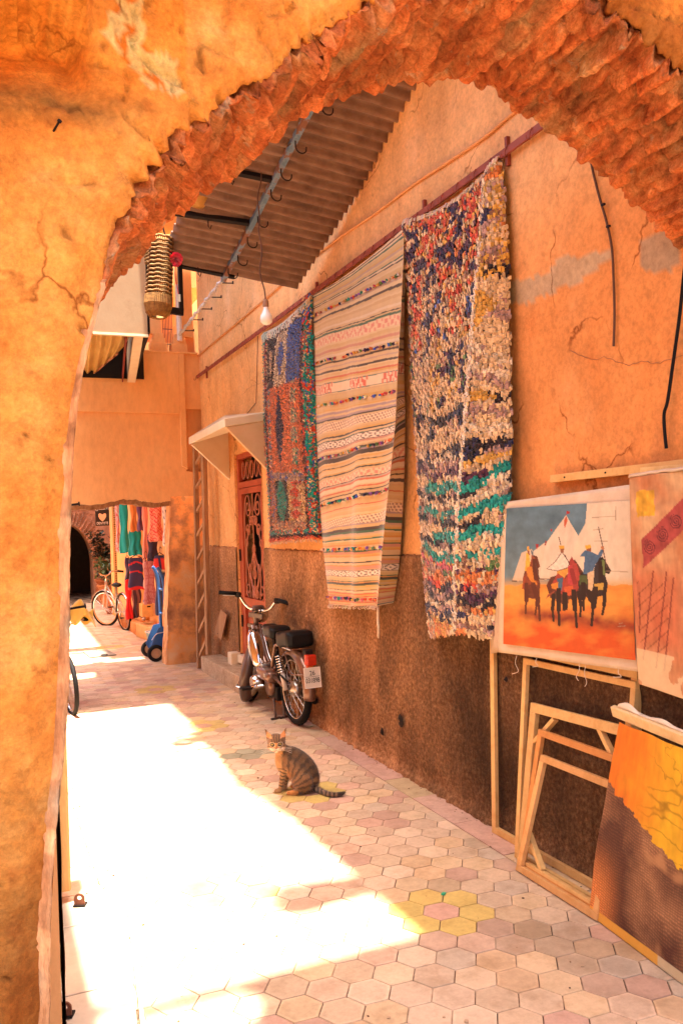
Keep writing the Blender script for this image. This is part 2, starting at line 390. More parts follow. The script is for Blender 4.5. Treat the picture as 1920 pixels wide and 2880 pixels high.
# ---------------------------------------------------------------- the ragged archway in front
YN, YF, HT = 1.85, 2.36, 5.1
far_px = [(150, 1150), (160, 1000), (190, 850), (240, 690), (330, 560), (400, 500), (470, 447), (560, 390), (690, 280), (820, 222), (970, 193), (1100, 204), (1240, 295), (1350, 372), (1440, 452), (1530, 545), (1568, 605)]
fp = [at(x, y, Y=YF) for x, y in far_px]
ctrl = [V(.075, 0, -.02), V(.085, 0, .3), V(.11, 0, .6), V(.15, 0, .93), V(.188, 0, 1.25)] + [V(p[0], 0, p[2]) for p in fp] + [V(2.53, 0, 2.2), V(2.56, 0, 1.6), V(2.57, 0, .8), V(2.57, 0, -.02)]
dense = catmull(ctrl, 24)
L_ = [0.]
for a, b in zip(dense, dense[1:]): L_.append(L_[-1] + np.linalg.norm(b - a))
NS = 860
def arcpt(t):
    s = t * L_[-1]; k = int(np.searchsorted(L_, s)); k = min(max(k, 1), len(L_) - 1)
    u = (s - L_[k - 1]) / max(1e-9, L_[k] - L_[k - 1]); return dense[k - 1] + (dense[k] - dense[k - 1]) * u
AP = [arcpt(i / NS) for i in range(NS + 1)]
AN = []
for i in range(NS + 1):
    d = AP[min(i + 3, NS)] - AP[max(i - 3, 0)]; d = unit(d); AN.append(V(-d[2], 0, d[0]))   # outward, into the masonry
AN = [n if (n @ (p - V(1.3, 0, 1.6))) > 0 else -n for n, p in zip(AN, AP)]
for _ in range(4): AN = [unit(AN[max(i - 4, 0)] + AN[i] + AN[min(i + 4, NS)]) for i in range(NS + 1)]
def brickness(p): return 1 - ss(2.12, 2.42, p[2]) if False else (ss(2.05, 2.36, p[2]) if p[0] < 1.2 else ss(1.2, 1.5, p[2]))
arch = thing('ruined_archway', 'crumbling orange plastered arch with bare red brick underside framing the alley', 'archway', (.17, YF, 0))
def near_shift(p):      # the near edge is worn back further than the far one
    lo = -.03 * ss(1.1, .3, p[2]) if p[0] < 1 else 0
    return lerp(.03, -.005, ss(1.1, 1.8, p[0])) + lo
def hsh(a, b): return (math.sin(a * 127.1 + b * 311.7) * 43758.5453) % 1.0
def brick_at(s, y):
    sj = s / .05 + .35 * nz(s * 6, y * 5, 3.) + .12 * nz(s * 25, y * 20, 8.); r = math.floor(sj); fr = sj - r
    yj = y / (.13 + .09 * hsh(r, 3.)) + hsh(r, 1.) * 5 + .25 * nz(s * 9, y * 9, 5.); c = math.floor(yj); fy = yj - c
    e = min(fr, 1 - fr) ; ey = min(fy, 1 - fy) * 2.6
    wear = hsh(r, c + 7.); k = ss(.06, .24, min(e, ey))
    return k, wear, hsh(r + 5., c)
# soffit: eroded brick
def soff(i, t):
    i = int(round(i)); p = AP[i]; n = AN[i]; s = i / NS * L_[-1]; br = brickness(p)
    base = p + n * lerp(near_shift(p), 0, min(max(t, 0), 1))
    y = lerp(YN, YF, t)
    if t < 0: base = base + n * (-t) * .5; y = YN + .012 + .03 * ss(0, -.12, t)
    if t > 1: base = base + n * (t - 1) * .6; y = YF + .01
    yy = y * 1.0
    rg = 1 - abs(nz(s * 27 + 1.3 * nz(s * 5, yy * 4), yy * 3.4, 4.1)) * 2.8
    rg2 = fbm(s * 40, yy * 16, 2.2, 4); big = nz(s * 3.1, yy * 2, 8.)
    pit = max(0, nz(s * 20, yy * 9, 15.) - .2) + 1.0 * max(0, nz(s * 48, yy * 22, 25.) - .2)
    edge = 1 - .55 * ss(.8, 1, t)
    bk_k, bk_w, bk_c = brick_at(s, yy)
    dsp = br * ((.006 * rg + .013 * rg2 + .030 * big - .08 * pit + bk_k * (.014 + .036 * bk_w ** 1.5) - .018) * edge - .002 + .022 * ss(.8, 1, t) * (nz(s * 11, 3.3) + .9 * nz(s * 30, 1.3))) + (1 - br) * (.006 * big + .004 * rg2 + .02 * ss(0, .12, .12 - t) * 0)
    q = base - n * dsp
    if t < 0: return V(q[0], y - br * (.018 * rg2 + .02 * rg - .03 * pit), q[2])
    return V(q[0], y + br * .01 * nz(s * 20, y * 20), q[2])
TS = [-.42, -.34, -.27, -.21, -.16, -.12, -.08, -.05, -.02] + [k / 52 for k in range(53)] + [1.02, 1.06]
mb = MB(); mr = MB()
ib0 = next(i for i in range(NS) if brickness(AP[i]) > .12); 
for (B, i0, i1) in ((mb, max(ib0 - 1, 0), NS), (mr, 0, ib0)):
    vs = []; cs = []; fs = []; w_ = len(TS)
    for i in range(i0, i1 + 1):
        for t in TS:
            p = soff(i, t); vs.append(p)
            s_ = i / NS * L_[-1]; bk = brick_at(s_, lerp(YN, YF, t)); g = .78 + .55 * bk[2] + .3 * fbm(p[0] * 22, p[1] * 9, p[2] * 22, 3) + .2 * nz(p[0] * 3, p[1] * 3, p[2] * 3); m3 = max(0, nz(p[0] * 9, p[1] * 6, p[2] * 9 + 7) - .1) * 1.6 + .6 * (1 - bk[0]) * (.5 + nz(p[0] * 5, p[2] * 5)) * (B is mb)
            c_ = np.array((g * (1 - .25 * m3), g * (1 + .35 * m3), g * (1 + .9 * m3)))
            if B is mr:
                cem = ss(-.06, .06, t - (.62 - .34 * ss(1.15, .7, p[2])) + .12 * nz(p[2] * 7, t * 4) + .05 * nz(p[2] * 30, 2.)) * ss(2.25, 2.05, p[2]); c_ = c_ * lerp(np.ones(3), np.array([.60, .66, .80]), cem)
            cs.append(tuple(c_))
    for i in range(i1 - i0):
        for j in range(w_ - 1): fs.append((i * w_ + j, i * w_ + j + 1, (i + 1) * w_ + j + 1, (i + 1) * w_ + j))
    B.add(vs, fs, cs)
mb.build('brick_soffit', M_brick, arch, smooth=True)
mr.build('plaster_reveal', M_reveal, arch, smooth=True)
# front plaster skin with a ragged lip
ND = 84
dd = [0] + [.012 * k for k in range(1, 30)] + [.348 + .026 * k for k in range(1, 40)] + [1.362 + .12 * k * (1 + .1 * k) for k in range(1, 16)]
patch_px = [(255, 5), (330, 0), (320, 40), (345, 85), (335, 110), (400, 140), (402, 190), (385, 230), (340, 215), (318, 180), (285, 150), (262, 90), (245, 70)]
patch = [(p[0], p[2]) for p in (at(x, y, Y=YN) for x, y in patch_px)]
led = [(q[0], q[2]) for q in (at(x, y, Y=YN) for x, y in ((-400, 70), (-60, 48), (0, 38), (60, 36), (120, 48), (170, 72), (215, 92), (232, 72), (228, 50), (222, 0), (215, -60)))]
st = at(60, 235, Y=YN); st2 = at(300, 262, Y=YN)
vs = []; cs = []; fs = []
for i in range(NS + 1):
    p, n = AP[i], AN[i]; s = i / NS * L_[-1]; br = brickness(p)
    lip = br * (.042 + .06 * nz(s * 2.3, 1.2) + .03 * nz(s * 7 + nz(s * 5, 2.), 6.) + .022 * nz(s * 21, 2.) + .02 * nz(s * 47, 4.))
    lip = max(lip, 0)
    for d in dd:
        D_ = d + lip
        q = p + n * (near_shift(p) + D_)
        yy = YN - .012
        # rounding towards the opening (rounded worn corner)
        yy += (.014 + .022 * (1 - br)) * (1 - ss(0, .05 + .03 * (1 - br), d))
        yy -= .012 * br * ss(.0, .03, d) * (1 - ss(.05, .2, d)) * (1 + nz(q[0] * 7, q[2] * 7, 9.))
        yy += .022 * fbm(q[0] * 1.6, q[2] * 1.6, 3., 4) + .006 * fbm(q[0] * 12, q[2] * 12, 7., 3)
        X, Z = q[0], q[2]
        # drips and cracks near the lip
        cr = abs(nz(X * 6 + .5 * nz(X * 9, Z * 9), Z * 6, 21.))
        near = (1 - ss(.1, .45, d)) * br
        yy += near * .02 * max(0, .06 - cr) / .06
        c = 1.0
        inled = inpoly(X, Z, led + [(-3, 6), (-6, 6), (-6, 2.5)])
        if X < .6 and Z > 2.4:
            # overhanging ledge of the next vault
            zl = None
            for (xa, za), (xb, zb) in zip(led, led[1:8]):
                if xa <= X <= xb: zl = lerp(za, zb, (X - xa) / max(1e-6, xb - xa))
            if zl is not None and X < led[6][0]:
                k = ss(-.004, .012, Z - zl + .01 * nz(X * 9, 4.)); side = ss(led[6][0] + .0, led[6][0] - .06, X)
                yy -= .30 * k * side; yy += .10 * ss(-.22, 0, Z - zl) * (1 - k) * side
        col_ = np.array([1., 1., 1.])
        pm = inpoly(X + .025 * nz(X * 22, Z * 22, 1.), Z + .03 * nz(X * 22, Z * 22, 5.), patch)
        if pm:
            f = .5 + .5 * nz(X * 30, Z * 30, 3.)
            col_ = np.array([1.05, 1.95, 4.6]) * (.9 + .25 * nz(X * 60, Z * 60)) if f > .36 else np.array([.86, .62, .42]); yy += .004
        # damp band where the vault springs
        zb = lerp(st[2], st2[2], (X - st[0]) / (st2[0] - st[0])) + .03 * nz(X * 5, 3.)
        if X < .45:
            k = ss(.065, 0, abs(Z - zb)) * (.75 + 1.1 * fbm(X * 10, Z * 40, 2., 4)) * ss(.45, .2, X)
            col_ = col_ * lerp(np.ones(3), np.array([.40, .47, .60]), min(1, max(0, k)))
            k2 = ss(zb + .02, zb - .6, Z) * ss(.9, 1.5, Z) * .35
            col_ = col_ * lerp(np.ones(3), np.array([1.14, 1.25, 1.5]), k2)
            if Z > zb: col_ = col_ * lerp(np.ones(3), np.array([.96, .82, .55]), ss(0, .12, Z - zb))
            # rising damp low down
            k3 = ss(1.3, .7, Z + .3 * fbm(X * 5, Z * 5, 12., 4)); col_ = col_ * lerp(np.ones(3), np.array([.44, .46, .56]), k3)
            k4 = max(0, fbm(X * 8, Z * 3, 31., 4) - .05) * ss(1.9, 1.5, Z) * 2.2; col_ = col_ * lerp(np.ones(3), np.array([.80, .60, .35]), min(1, k4))
        if X > 1.4 and d < .25: col_ = col_ * lerp(np.array([.5, .42, .4]), np.ones(3), ss(.0, .22, d + .1 * nz(s * 9, d * 9)))
        w3 = max(0, fbm(X * 5.5, Z * 2.6, 61., 5)) * ss(2.9, 2.0, Z + .3 * X); col_ = col_ * lerp(np.ones(3), np.array([.72, .50, .30]), min(1, w3 * 1.7))
        w4 = max(0, fbm(X * 19, Z * 17, 71., 4) - .16) * 3; col_ = col_ * lerp(np.ones(3), np.array([.74, .62, .6]), min(1, w4))
        w5 = max(0, fbm(X * 7, Z * 7, 81., 4) - .14) * 2.2; col_ = col_ * lerp(np.ones(3), np.array([1.05, 1.28, 1.75]), min(1, w5) * ss(1.1, 1.6, Z))
        yy += .005 * (w5 > .12) - .004 * min(1, w4)
        hole = nz(X * 26, Z * 26, 44.)
        if hole > .62: yy += .012; col_ = col_ * .6
        vs.append(V(X, yy, Z)); cs.append(tuple(np.clip(col_, 0, 6)))
m_ = len(dd)
for i in range(NS):
    for j in range(m_ - 1):
        q_ = vs[i * m_ + j]
        if q_[2] > 3.16 and q_[0] < .62: continue
        fs.append((i * m_ + j, (i + 1) * m_ + j, (i + 1) * m_ + j + 1, i * m_ + j + 1))
pf = MB(); pf.add(vs, fs, cs); o = pf.build('plaster_face', M_arch, arch, smooth=True)
mo = o.modifiers.new('t', 'SOLIDIFY'); mo.thickness = .016; mo.offset = 1 if False else -1
# masonry core behind (back face and top), keeps the daylight out
core = MB(); vs = []; fs = []
out = []
for i in range(0, NS + 1, 4):
    p, n = AP[i], AN[i]; q = p + n * .02
    vs.append((q[0], YF - .01, q[2])); a = math.atan2(p[2] - 1.2, p[0] - 1.3)
    ex = min(max(1.3 + 12 * math.cos(a), -2.2), 3.4); 
    r_ = min((HT - 1.2) / max(1e-6, math.sin(a)) if math.sin(a) > 0 else 99, (3.4 - 1.3) / max(1e-6, math.cos(a)) if math.cos(a) > 0 else (2.5) / max(1e-6, -math.cos(a)))
    vs.append((1.3 + r_ * math.cos(a), YF - .012, max(-.05, 1.2 + r_ * math.sin(a))))
k = len(vs) // 2
fs = [(2 * i, 2 * i + 1, 2 * i + 3, 2 * i + 2) for i in range(k - 1)]
vs = [(x, y, min(z, 3.14) if x < .62 else z) for x, y, z in vs]
core.add(vs, fs)
core.box((2.1, (YN + YF) / 2 + .02, HT + .2), (2.96, YF - YN + .02, .4)); core.box((-.8, (YN + YF) / 2 + .0, 3.15), (2.84, YF - YN - .02, .03)); core.box((.63, (YN + YF) / 2, 4.2), (.02, YF - YN - .03, 2.1)); core.box((.3, .92, 4.55), (6.6, 1.9, .3))  # unseen top stepped to shape the sun patch; last box added to shade face
core.build('masonry_core', M_back, arch)
rl_ = MB(); rl_.tube([(.64, YF - .02, 5.42), (-.6, YF - .02, 5.42)], .045, 8); rl_.tube([(.60, YF - .02, 5.42), (.60, YF - .3, 5.42)], .04, 8); rl_.tube([(.62, YF - .02, 5.42), (.62, YF - .02, 4.6)], .045, 8); rl_.build('shadow_rail', M_dark, arch)  # unseen bars added to cast a bar shadow on the floor
# iron nails left in the plaster
def nail(p, d, l, r=.004):
    t = thing('iron_nail', None, 'nail', p, 'nails left in the arch'); b = MB(); b.tube([V(*p) - unit(d) * .02, V(*p) + unit(d) * l], r, 6); b.build('shank', M_dark, t)
    b = MB(); b.lathe([(0, 0), (r * 1.9, 0), (r * 1.9, .003), (0, .003)], V(*p) + unit(d) * l, 8, np.stack([unit(np.cross(d, (0.3, 1, .2))), unit(np.cross(d, np.cross(d, (0.3, 1, .2)))), unit(d)])); b.build('head', M_dark, t)
    return t
p = at(126, 297, Y=YN - .02); nail(p, (.35, -1, .35), .024, .0026)['label'] = 'rusty nail high on the left plaster of the arch'
p = soff(min(range(ib0), key=lambda i: abs(AP[i][2] - 1.40)), .8); nail(p, (1, .05, .1), .05, .0035)['label'] = 'thin dark nail in the pale reveal of the arch, at bicycle height'
p = soff(min(range(ib0), key=lambda i: abs(AP[i][2] - 1.66)), .8); nail(p, (1, .05, .1), .03, .003)['label'] = 'short nail in the arch reveal beside the clothes doorway, the highest one there'

# ---------------------------------------------------------------- long right-hand wall
wall = thing('alley_wall', 'long orange plastered house wall with rough brown base, a red door and hanging rugs', 'wall', (2.41, 6, 0))
c1 = [(p[1], p[2]) for p in (onwall(*q) for q in ((1465, 560), (1490, 540), (1535, 533), (1560, 548), (1568, 590), (1530, 622), (1490, 628), (1465, 600)))]
c2 = [(p[1], p[2]) for p in (onwall(*q) for q in ((1165, 690), (1165, 650), (1260, 628), (1290, 590), (1340, 585), (1400, 575), (1400, 600), (1345, 640), (1270, 672), (1220, 695)))]
DY0, DY1, DZ0, DZ1 = 7.62, 8.56, .28, 2.34       # door opening
NZ0, NZ1, NY0, NY1 = 2.42, 2.75, 9.05, 9.22       # small slot high by the corner
wb = MB()
Yw0, Yw1, Zw0, Zw1 = 1.9, 10.0, 1.34, 5.6
nu, nv = 400, 200
def wfn(u, v):
    Y = lerp(Yw0, Yw1, u); Z = lerp(Zw0, Zw1, v)
    return V(WX(Y) - .008 * fbm(Y * 1.1, Z * 1.1, 0, 3) - .003 * fbm(Y * 7, Z * 7, 5, 3), Y, Z)
crk = [(p[1], p[2]) for p in (onwall(*q) for q in ((1310, 805), (1360, 825), (1395, 822), (1440, 838), (1475, 830), (1510, 835), (1568, 815)))]
def wcf(u, v):
    Y = lerp(Yw0, Yw1, u); Z = lerp(Zw0, Zw1, v); c = np.ones(3)
    a, b = Y + .05 * fbm(Y * 12, Z * 12, 2, 3), Z + .05 * fbm(Y * 12, Z * 12, 9, 3)
    # the plaster is redder and darker towards the arch, paler higher up
    red = ss(5.2, 3.0, Y) * ss(3.25, 2.5, Z + .2 * fbm(Y * 2, Z * 2, 4., 3))
    c = c * lerp(np.array([1.0, 1.04, 1.08]), np.array([.92, .72, .56]), red)
    c = c * lerp(np.ones(3), np.array([1.05, 1.16, 1.35]), ss(2.9, 3.6, Z)); w1 = fbm(Y * 2.6, Z * 1.5, 31., 5); c = c * (1 + .28 * w1); w2 = max(0, fbm(Y * 6, Z * 1.1, 41., 4) - .1) * 1.4; c = c * lerp(np.ones(3), np.array([.86, .72, .6]), min(1, w2)); w3 = max(0, nz(Y * 31, Z * 31, 3.) - .45) * 3; c = c * (1 - .3 * min(1, w3))
    if inpoly(a, b, c1): c = np.array([.55, .70, 1.05]) * (1 + .3 * fbm(Y * 30, Z * 30, 1, 2))
    if inpoly(a, b, c2): c = np.array([.66, .88, 1.3]) * (1 + .2 * fbm(Y * 30, Z * 30, 1, 2))
    st_ = math.exp(-((Y - 3.38) / .10) ** 2) * ss(2.45, 2.1, Z) * ss(1.5, 1.9, Z) * (1 + fbm(Y * 9, Z * 5, 1, 3)); c = c * (1 - .35 * min(1, max(0, st_)))
    if 2.3 < Y < 2.75 and Z < 2.05:
        k = max(0, fbm(Y * 14, Z * 3, 7, 4) + .15) * ss(2.1, 1.8, Z); c = c * lerp(np.ones(3), np.array([.75, .75, .9]), min(1, k * 1.6))
    return c
keep = lambda u, v: not (DY0 < lerp(Yw0, Yw1, u) < DY1 and lerp(Zw0, Zw1, v) < DZ1) and not (NY0 < lerp(Yw0, Yw1, u) < NY1 and NZ0 < lerp(Zw0, Zw1, v) < NZ1)
wb.grid(wfn, nu, nv, wcf, keep=keep)
wb.build('plaster', M_wall, wall, smooth=True)
# closed back and reveals
bk = MB()
for (a, b, c, d) in ((DY0, DY0, DZ0, DZ1), (DY1, DY1, DZ0, DZ1)): bk.add([(WX(a) - .006, a, c - .3), (WX(a) + .25, a, c - .3), (WX(a) + .25, a, d + .02), (WX(a) - .006, a, d + .02)], [(0, 1, 2, 3)])
bk.add([(WX(DY0) - .006, DY0, DZ1), (WX(DY0) + .25, DY0, DZ1), (WX(DY1) + .25, DY1, DZ1), (WX(DY1) - .006, DY1, DZ1)], [(0, 1, 2, 3)])
bk.box((2.56, (NY0 + NY1) / 2, (NZ0 + NZ1) / 2), (.02, .3, .5))
bk.build('door_reveal', M_wall, wall)
sh = MB(); sh.box((2.9, 5.5, 2.8), (.5, 9.6, 5.7)); sh.build('masonry_core', M_back, wall)
# pebbled base
wn = MB()
topz = lambda Y: 1.385 + .016 * nz(Y * 3, 3.) + .012 * nz(Y * 13, 1.) + .006 * nz(Y * 40, 1.)
def nfn(u, v):
    Y = lerp(1.9, 9.95, u); Z = lerp(.0, topz(Y), v)
    off = .014 + .016 * fbm(Y * 9, Z * 9, 3, 4) * ss(1, .93, v) + .02 * ss(.06, 0, Z) * (1 + nz(Y * 18, 2.))
    if v >= 1: off = 0
    return V(WX(Y) - off, Y, Z)
def ncf(u, v):
    Y = lerp(1.9, 9.95, u); Z = lerp(0, 1.385, v)
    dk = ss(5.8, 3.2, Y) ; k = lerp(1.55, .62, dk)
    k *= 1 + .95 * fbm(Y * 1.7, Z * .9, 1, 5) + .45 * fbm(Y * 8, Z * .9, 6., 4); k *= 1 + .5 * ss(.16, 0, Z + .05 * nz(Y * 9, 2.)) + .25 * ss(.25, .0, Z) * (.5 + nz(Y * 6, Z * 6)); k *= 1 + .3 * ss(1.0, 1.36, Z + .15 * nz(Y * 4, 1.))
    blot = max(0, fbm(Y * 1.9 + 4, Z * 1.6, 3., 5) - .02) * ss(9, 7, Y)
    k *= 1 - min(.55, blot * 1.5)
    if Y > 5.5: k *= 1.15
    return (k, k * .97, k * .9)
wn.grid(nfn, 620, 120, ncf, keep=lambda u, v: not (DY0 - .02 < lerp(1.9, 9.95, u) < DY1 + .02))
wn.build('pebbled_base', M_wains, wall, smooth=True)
ck = MB(); cp = [onwall(*q) for q in ((1310, 805), (1360, 825), (1395, 822), (1440, 838), (1475, 830), (1510, 835), (1568, 815))]
for pl_ in (cp, [onwall(*q) for q in ((560, 905), (575, 890), (600, 880))]):
    Q = catmull(pl_, 7); Q = [q + V(-.004, 0, .008 * nz(q[1] * 40, q[2] * 40)) for q in Q]; ck.tube(Q, [.0009 + .0012 * abs(nz(i * .7)) for i in range(len(Q))], 5)
ck.build('plaster_crack', flat('crack_dark', (.30, .12, .05)), wall)['kind'] = 'stuff'
hl = MB()
for (x, y, r) in ((922, 1655, .035), (880, 1680, .022), (1165, 1560, .012)):
    p = onwall(x, y, .02)
    hl.grid(lambda u, v: V(p[0] - .008 - .012 * (1 - v), p[1] + r * (.25 + .75 * v) * math.cos(2 * PI * u) * (1 + .3 * nz(u * 5, r * 99)), p[2] + 1.2 * r * (.25 + .75 * v) * math.sin(2 * PI * u)), 14, 2, lambda u, v: (.5, .5, .5), wrap=True)
hl.build('broken_hole', M_dark, wall)
# concrete hood over the door
hd = MB(); CX_, CY0, CY1 = 2.0, 7.24, 8.62
wy0, wy1 = 7.36, 8.95
X0 = WX(7.3) + .02; X1 = WX(9) + .02
hd.prism([(CX_, CY0, 2.475), (X0, wy0, 2.56), (X1, wy1, 2.74), (CX_, CY1 + .02, 2.455)], (0, 0, .075))
hd.build('hood_slab', M_cream, wall, bevel=.008)
hb = MB()
hb.prism([(CX_ + .02, CY0 + .015, 2.472), (X0, wy0 - .002, 2.55), (X0, wy0 - .002, 2.06)], (0, .05, 0), (.9, .75, .6))
hb.prism([(CX_ + .02, CY1 - .03, 2.455), (X1, wy1 - .17, 2.70), (X1, wy1 - .17, 2.08)], (0, .05, 0), (1, 1, 1))
hb.build('hood_bracket', M_cream, wall, bevel=.005)
# steps
stp = MB(); stp.prism([(2.225, 7.56, -.01), (WX(7.56) + .02, 7.56, -.01), (WX(9.4) + .02, 9.38, -.01), (2.225, 9.38, -.01)], (0, 0, .175)); stp.build('door_step', M_conc, wall, bevel=.012)
stp = MB(); stp.box((2.45, 8.63, .22), (.2, .14, .13)); stp.box((2.50, 8.09, .23), (.17, .93, .08)); stp.build('threshold', M_cream, wall, bevel=.006)
# red iron door
door = MB(); dx = WX(8.1) + .06
ax = V(.011, 1, 0); ax = unit(ax)
DP = lambda y, z, o=0.: V(WX(y) + .055 - o, y, z)
def dbar(B, y0, z0, y1, z1, w_, th=.04, o=0.):
    B.beam(DP(y0, z0, o), DP(y1, z1, o), th, w_, up=(0, 0, 1) if abs(z1 - z0) < .01 else (0, 1, 0)) if False else B.box((DP((y0 + y1) / 2, (z0 + z1) / 2, o)), (th, max(abs(y1 - y0), w_), max(abs(z1 - z0), w_)))
fr = MB()
for yy in (DY0 + .03, DY1 - .03): fr.box(DP(yy, 1.30), (.07, .06, 2.06))
fr.box(DP(8.09, 2.315), (.068, .82, .05)); fr.box(DP(8.09, 2.02), (.068, .82, .06))
dfr = fr.build('door_frame', M_reddoor, wall, bevel=.004)
lf = MB(); y0, y1 = DY0 + .065, DY1 - .065
for yy in (y0 + .035, y1 - .035): lf.box(DP(yy, 1.14, .012), (.045, .07, 1.68))
for zz, hh in ((.335, .07), (.83, .08), (1.955, .06)): lf.box(DP((y0 + y1) / 2, zz, .0125), (.044, y1 - y0 - .142, hh))
lf.box(DP((y0 + y1) / 2, .58, -.005), (.012, y1 - y0 - .14, .44)); lf.box(DP((y0 + y1) / 2, .58, .004), (.012, y1 - y0 - .26, .32))
leaf = lf.build('door_leaf', M_reddoor, wall, bevel=.004)
gr = MB(); yc = (y0 + y1) / 2; W2 = (y1 - y0) / 2 - .08
def gp(a, z): return DP(yc + a * W2, z, .015)
def scroll(pts, r=.008): gr.tube([gp(*p) for p in catmull(pts, 6)], r, 6)
def spiral(a, z, R, t0, turns, sgn):
    return [(a + sgn * R / W2 * (1 - .75 * k / 14) * math.cos(t0 + turns * 2 * PI * k / 14), z + R * (1 - .75 * k / 14) * math.sin(t0 + turns * 2 * PI * k / 14)) for k in range(15)]
for sg in (-1, 1):
    scroll([(sg * .12, .88), (sg * .30, 1.0), (sg * .72, 1.2), (sg * .80, 1.35), (sg * .62, 1.5), (sg * .3, 1.62), (sg * .1, 1.7)])
    scroll([(sg * .05, .9), (sg * .4, 1.1), (sg * .25, 1.25), (0, 1.32)])
    scroll(spiral(sg * .5, 1.78, .09, PI, 1.3, sg)); scroll(spiral(sg * .55, 1.55, .07, 0, 1.3, sg)); scroll(spiral(sg * .25, 1.66, .06, PI, 1.2, sg))
    scroll([(sg * .95, .9), (sg * .9, 1.3), (sg * .95, 1.6), (sg * .8, 1.85), (sg * .45, 1.9), (sg * .15, 1.75)])
    scroll(spiral(sg * .7, .95, .08, -PI / 2, 1.2, sg)); scroll(spiral(sg * .2, .93, .07, PI / 2, 1.2, sg)); scroll(spiral(sg * .75, 1.42, .05, 0, 1., sg))
    scroll([(sg * .5, .88), (sg * .62, 1.1), (sg * .45, 1.22)])
for zz, rr in ((1.12, .05), (1.2, .035), (1.28, .05), (1.37, .04)):
    gr.tube([gp(rr / W2 * math.cos(t), zz + rr * math.sin(t)) for t in np.linspace(0, 2 * PI, 15)[:-1]], .008, 6, closed=True)
gr.tube([gp(0, .87), gp(0, 1.93)], .007, 6)
for k in range(5): gr.tube([DP(yc + (k - 2) * .15 + .05 * math.cos(t), 2.165 + .085 * math.sin(t), .01) for t in np.linspace(0, 2 * PI, 13)[:-1]], .008, 6, closed=True)
gr.build('scroll_grille', flat('grille_paint', (.40, .12, .055), rough=.45), leaf)
bp_ = MB(); bp_.box((WX(8.1) + .2, 8.09, 1.3), (.02, 1.1, 2.2)); bp_.build('dark_interior', M_dark, wall)
hg = MB()
for zz in (.62, 1.3): hg.tube([DP(DY1 - .055, zz - .06, .045), DP(DY1 - .055, zz + .06, .045)], .011, 8)
hg.build('door_hinge', M_dark, dfr)

# ---------------------------------------------------------------- back wall with the low passage
YB = 10.0
bw = thing('passage_wall', 'orange end wall of the alley with a low ragged passage opening and stained pier', 'wall', (1.4, YB, 0))
g_ = MB(); OX1 = 2.075; OZ = 1.905
def lint(X): return OZ + .02 * nz(X * 9, 3.) + .055 * math.exp(-((X - 1.58) / .2) ** 2) * (1 + .5 * nz(X * 20, 1)) + .018 * ss(1.9, 2.05, X)
def bfn(u, v):
    X = lerp(-.6, 2.5, u); z0 = lint(X); Z = lerp(z0, 3.68, v); return V(X, YB + .006 * fbm(X * 2, Z * 2, 4, 3), Z)
rz0, rz1 = 2.80, 2.965
def hole(u, v):
    X = lerp(-.6, 2.5, u); Z = lerp(1.95, 3.68, v)
    return not (X > 2.285 and 2.3 < Z < 3.03)
def bcf(u, v):
    X = lerp(-.6, 2.5, u); Z = lerp(1.95, 3.68, v); c = np.ones(3)
    k = max(0, fbm(X * 3, Z * 3, 9, 4)) * ss(1.6, 2.1, X) * ss(2.6, 2.0, Z); c = c * lerp(np.ones(3), np.array([.9, .72, .55]), min(1, 1.5 * k))
    return c
g_.grid(bfn, 110, 80, bcf, keep=hole); g_.build('plaster', M_back, bw, smooth=True)
# upper storey stands proud of the lower wall: ledge band
ub = MB(); ub.box((.8, YB - .02, 3.32), (2.8, .04, .66)); ub.prism([(-.6, YB, 2.99), (2.2, YB, 2.99), (2.2, YB - .04, 3.0), (-.6, YB - .04, 3.0)], (0, 0, -.004)); 
ub = MB(); ub.prism([(-.6, YB, 2.975), (2.215, YB, 2.955), (2.215, YB, 3.69), (-.6, YB, 3.69)], (0, -.045, 0)); ub.prism([(2.215, YB - .0, 2.34), (2.285, YB, 2.30), (2.285, YB, 3.69), (2.215, YB, 3.69)], (0, -.046, 0))
ub.build('proud_upper_face', M_back, bw, bevel=.006)
nb = MB(); nb.box((2.42, YB + .1, 2.67), (.3, .02, .76)); nb.box((2.42, YB + .05, 3.035), (.28, .1, .012)); nb.box((2.288, YB + .045, 2.67), (.01, .1, .74)); nb.build('corner_niche', M_back, bw)
pr = MB()
pr.grid(lambda u, v: V(lerp(OX1 - .11 * (1 - v) + .02 * nz(v * 8, 2.), 2.52, u), YB - .004 - .012 * fbm(u * 2, v * 9, 3, 4), lerp(-.01, 1.98, v)), 24, 110, lambda u, v: tuple(np.array([1., 1., 1.]) * lerp(lerp(.9, 1.5, ss(.62, .9, v + .2 * nz(u * 4, v * 4))), 1.3, ss(.3, 0, u) * .5)))
pr.build('stained_pier', M_pier, bw, smooth=True)
rv_ = MB(); rv_.grid(lambda u, v: V(OX1 - .11 * (1 - v) + .02 * nz(v * 8, 2.) - .004 - .01 * fbm(u * 3, v * 12, 6, 3), YB - .01 + .26 * u, lerp(-.01, lint(2.0) + .02, v)), 10, 100, lambda u, v: (1.15, 1.15, 1.1))
rv_.build('pier_jamb', M_reveal, bw, smooth=True)
li = MB(); li.grid(lambda u, v: V(lerp(-.6, 2.12, u), YB - .002 + .27 * v, lint(lerp(-.6, 2.12, u)) - .002 + .03 * v * 0 - .05 * ss(0, .1, v) * 1 + .012 * fbm(u * 40, v * 5, 2, 3)), 120, 8, lambda u, v: (.75, .65, .6)); li.build('broken_lintel', M_oldwood, bw)
cr_ = MB(); cr_.box((.95, YB + .26, 2.9), (3.2, .05, 1.9)); cr_.build('masonry_core', M_back, bw)
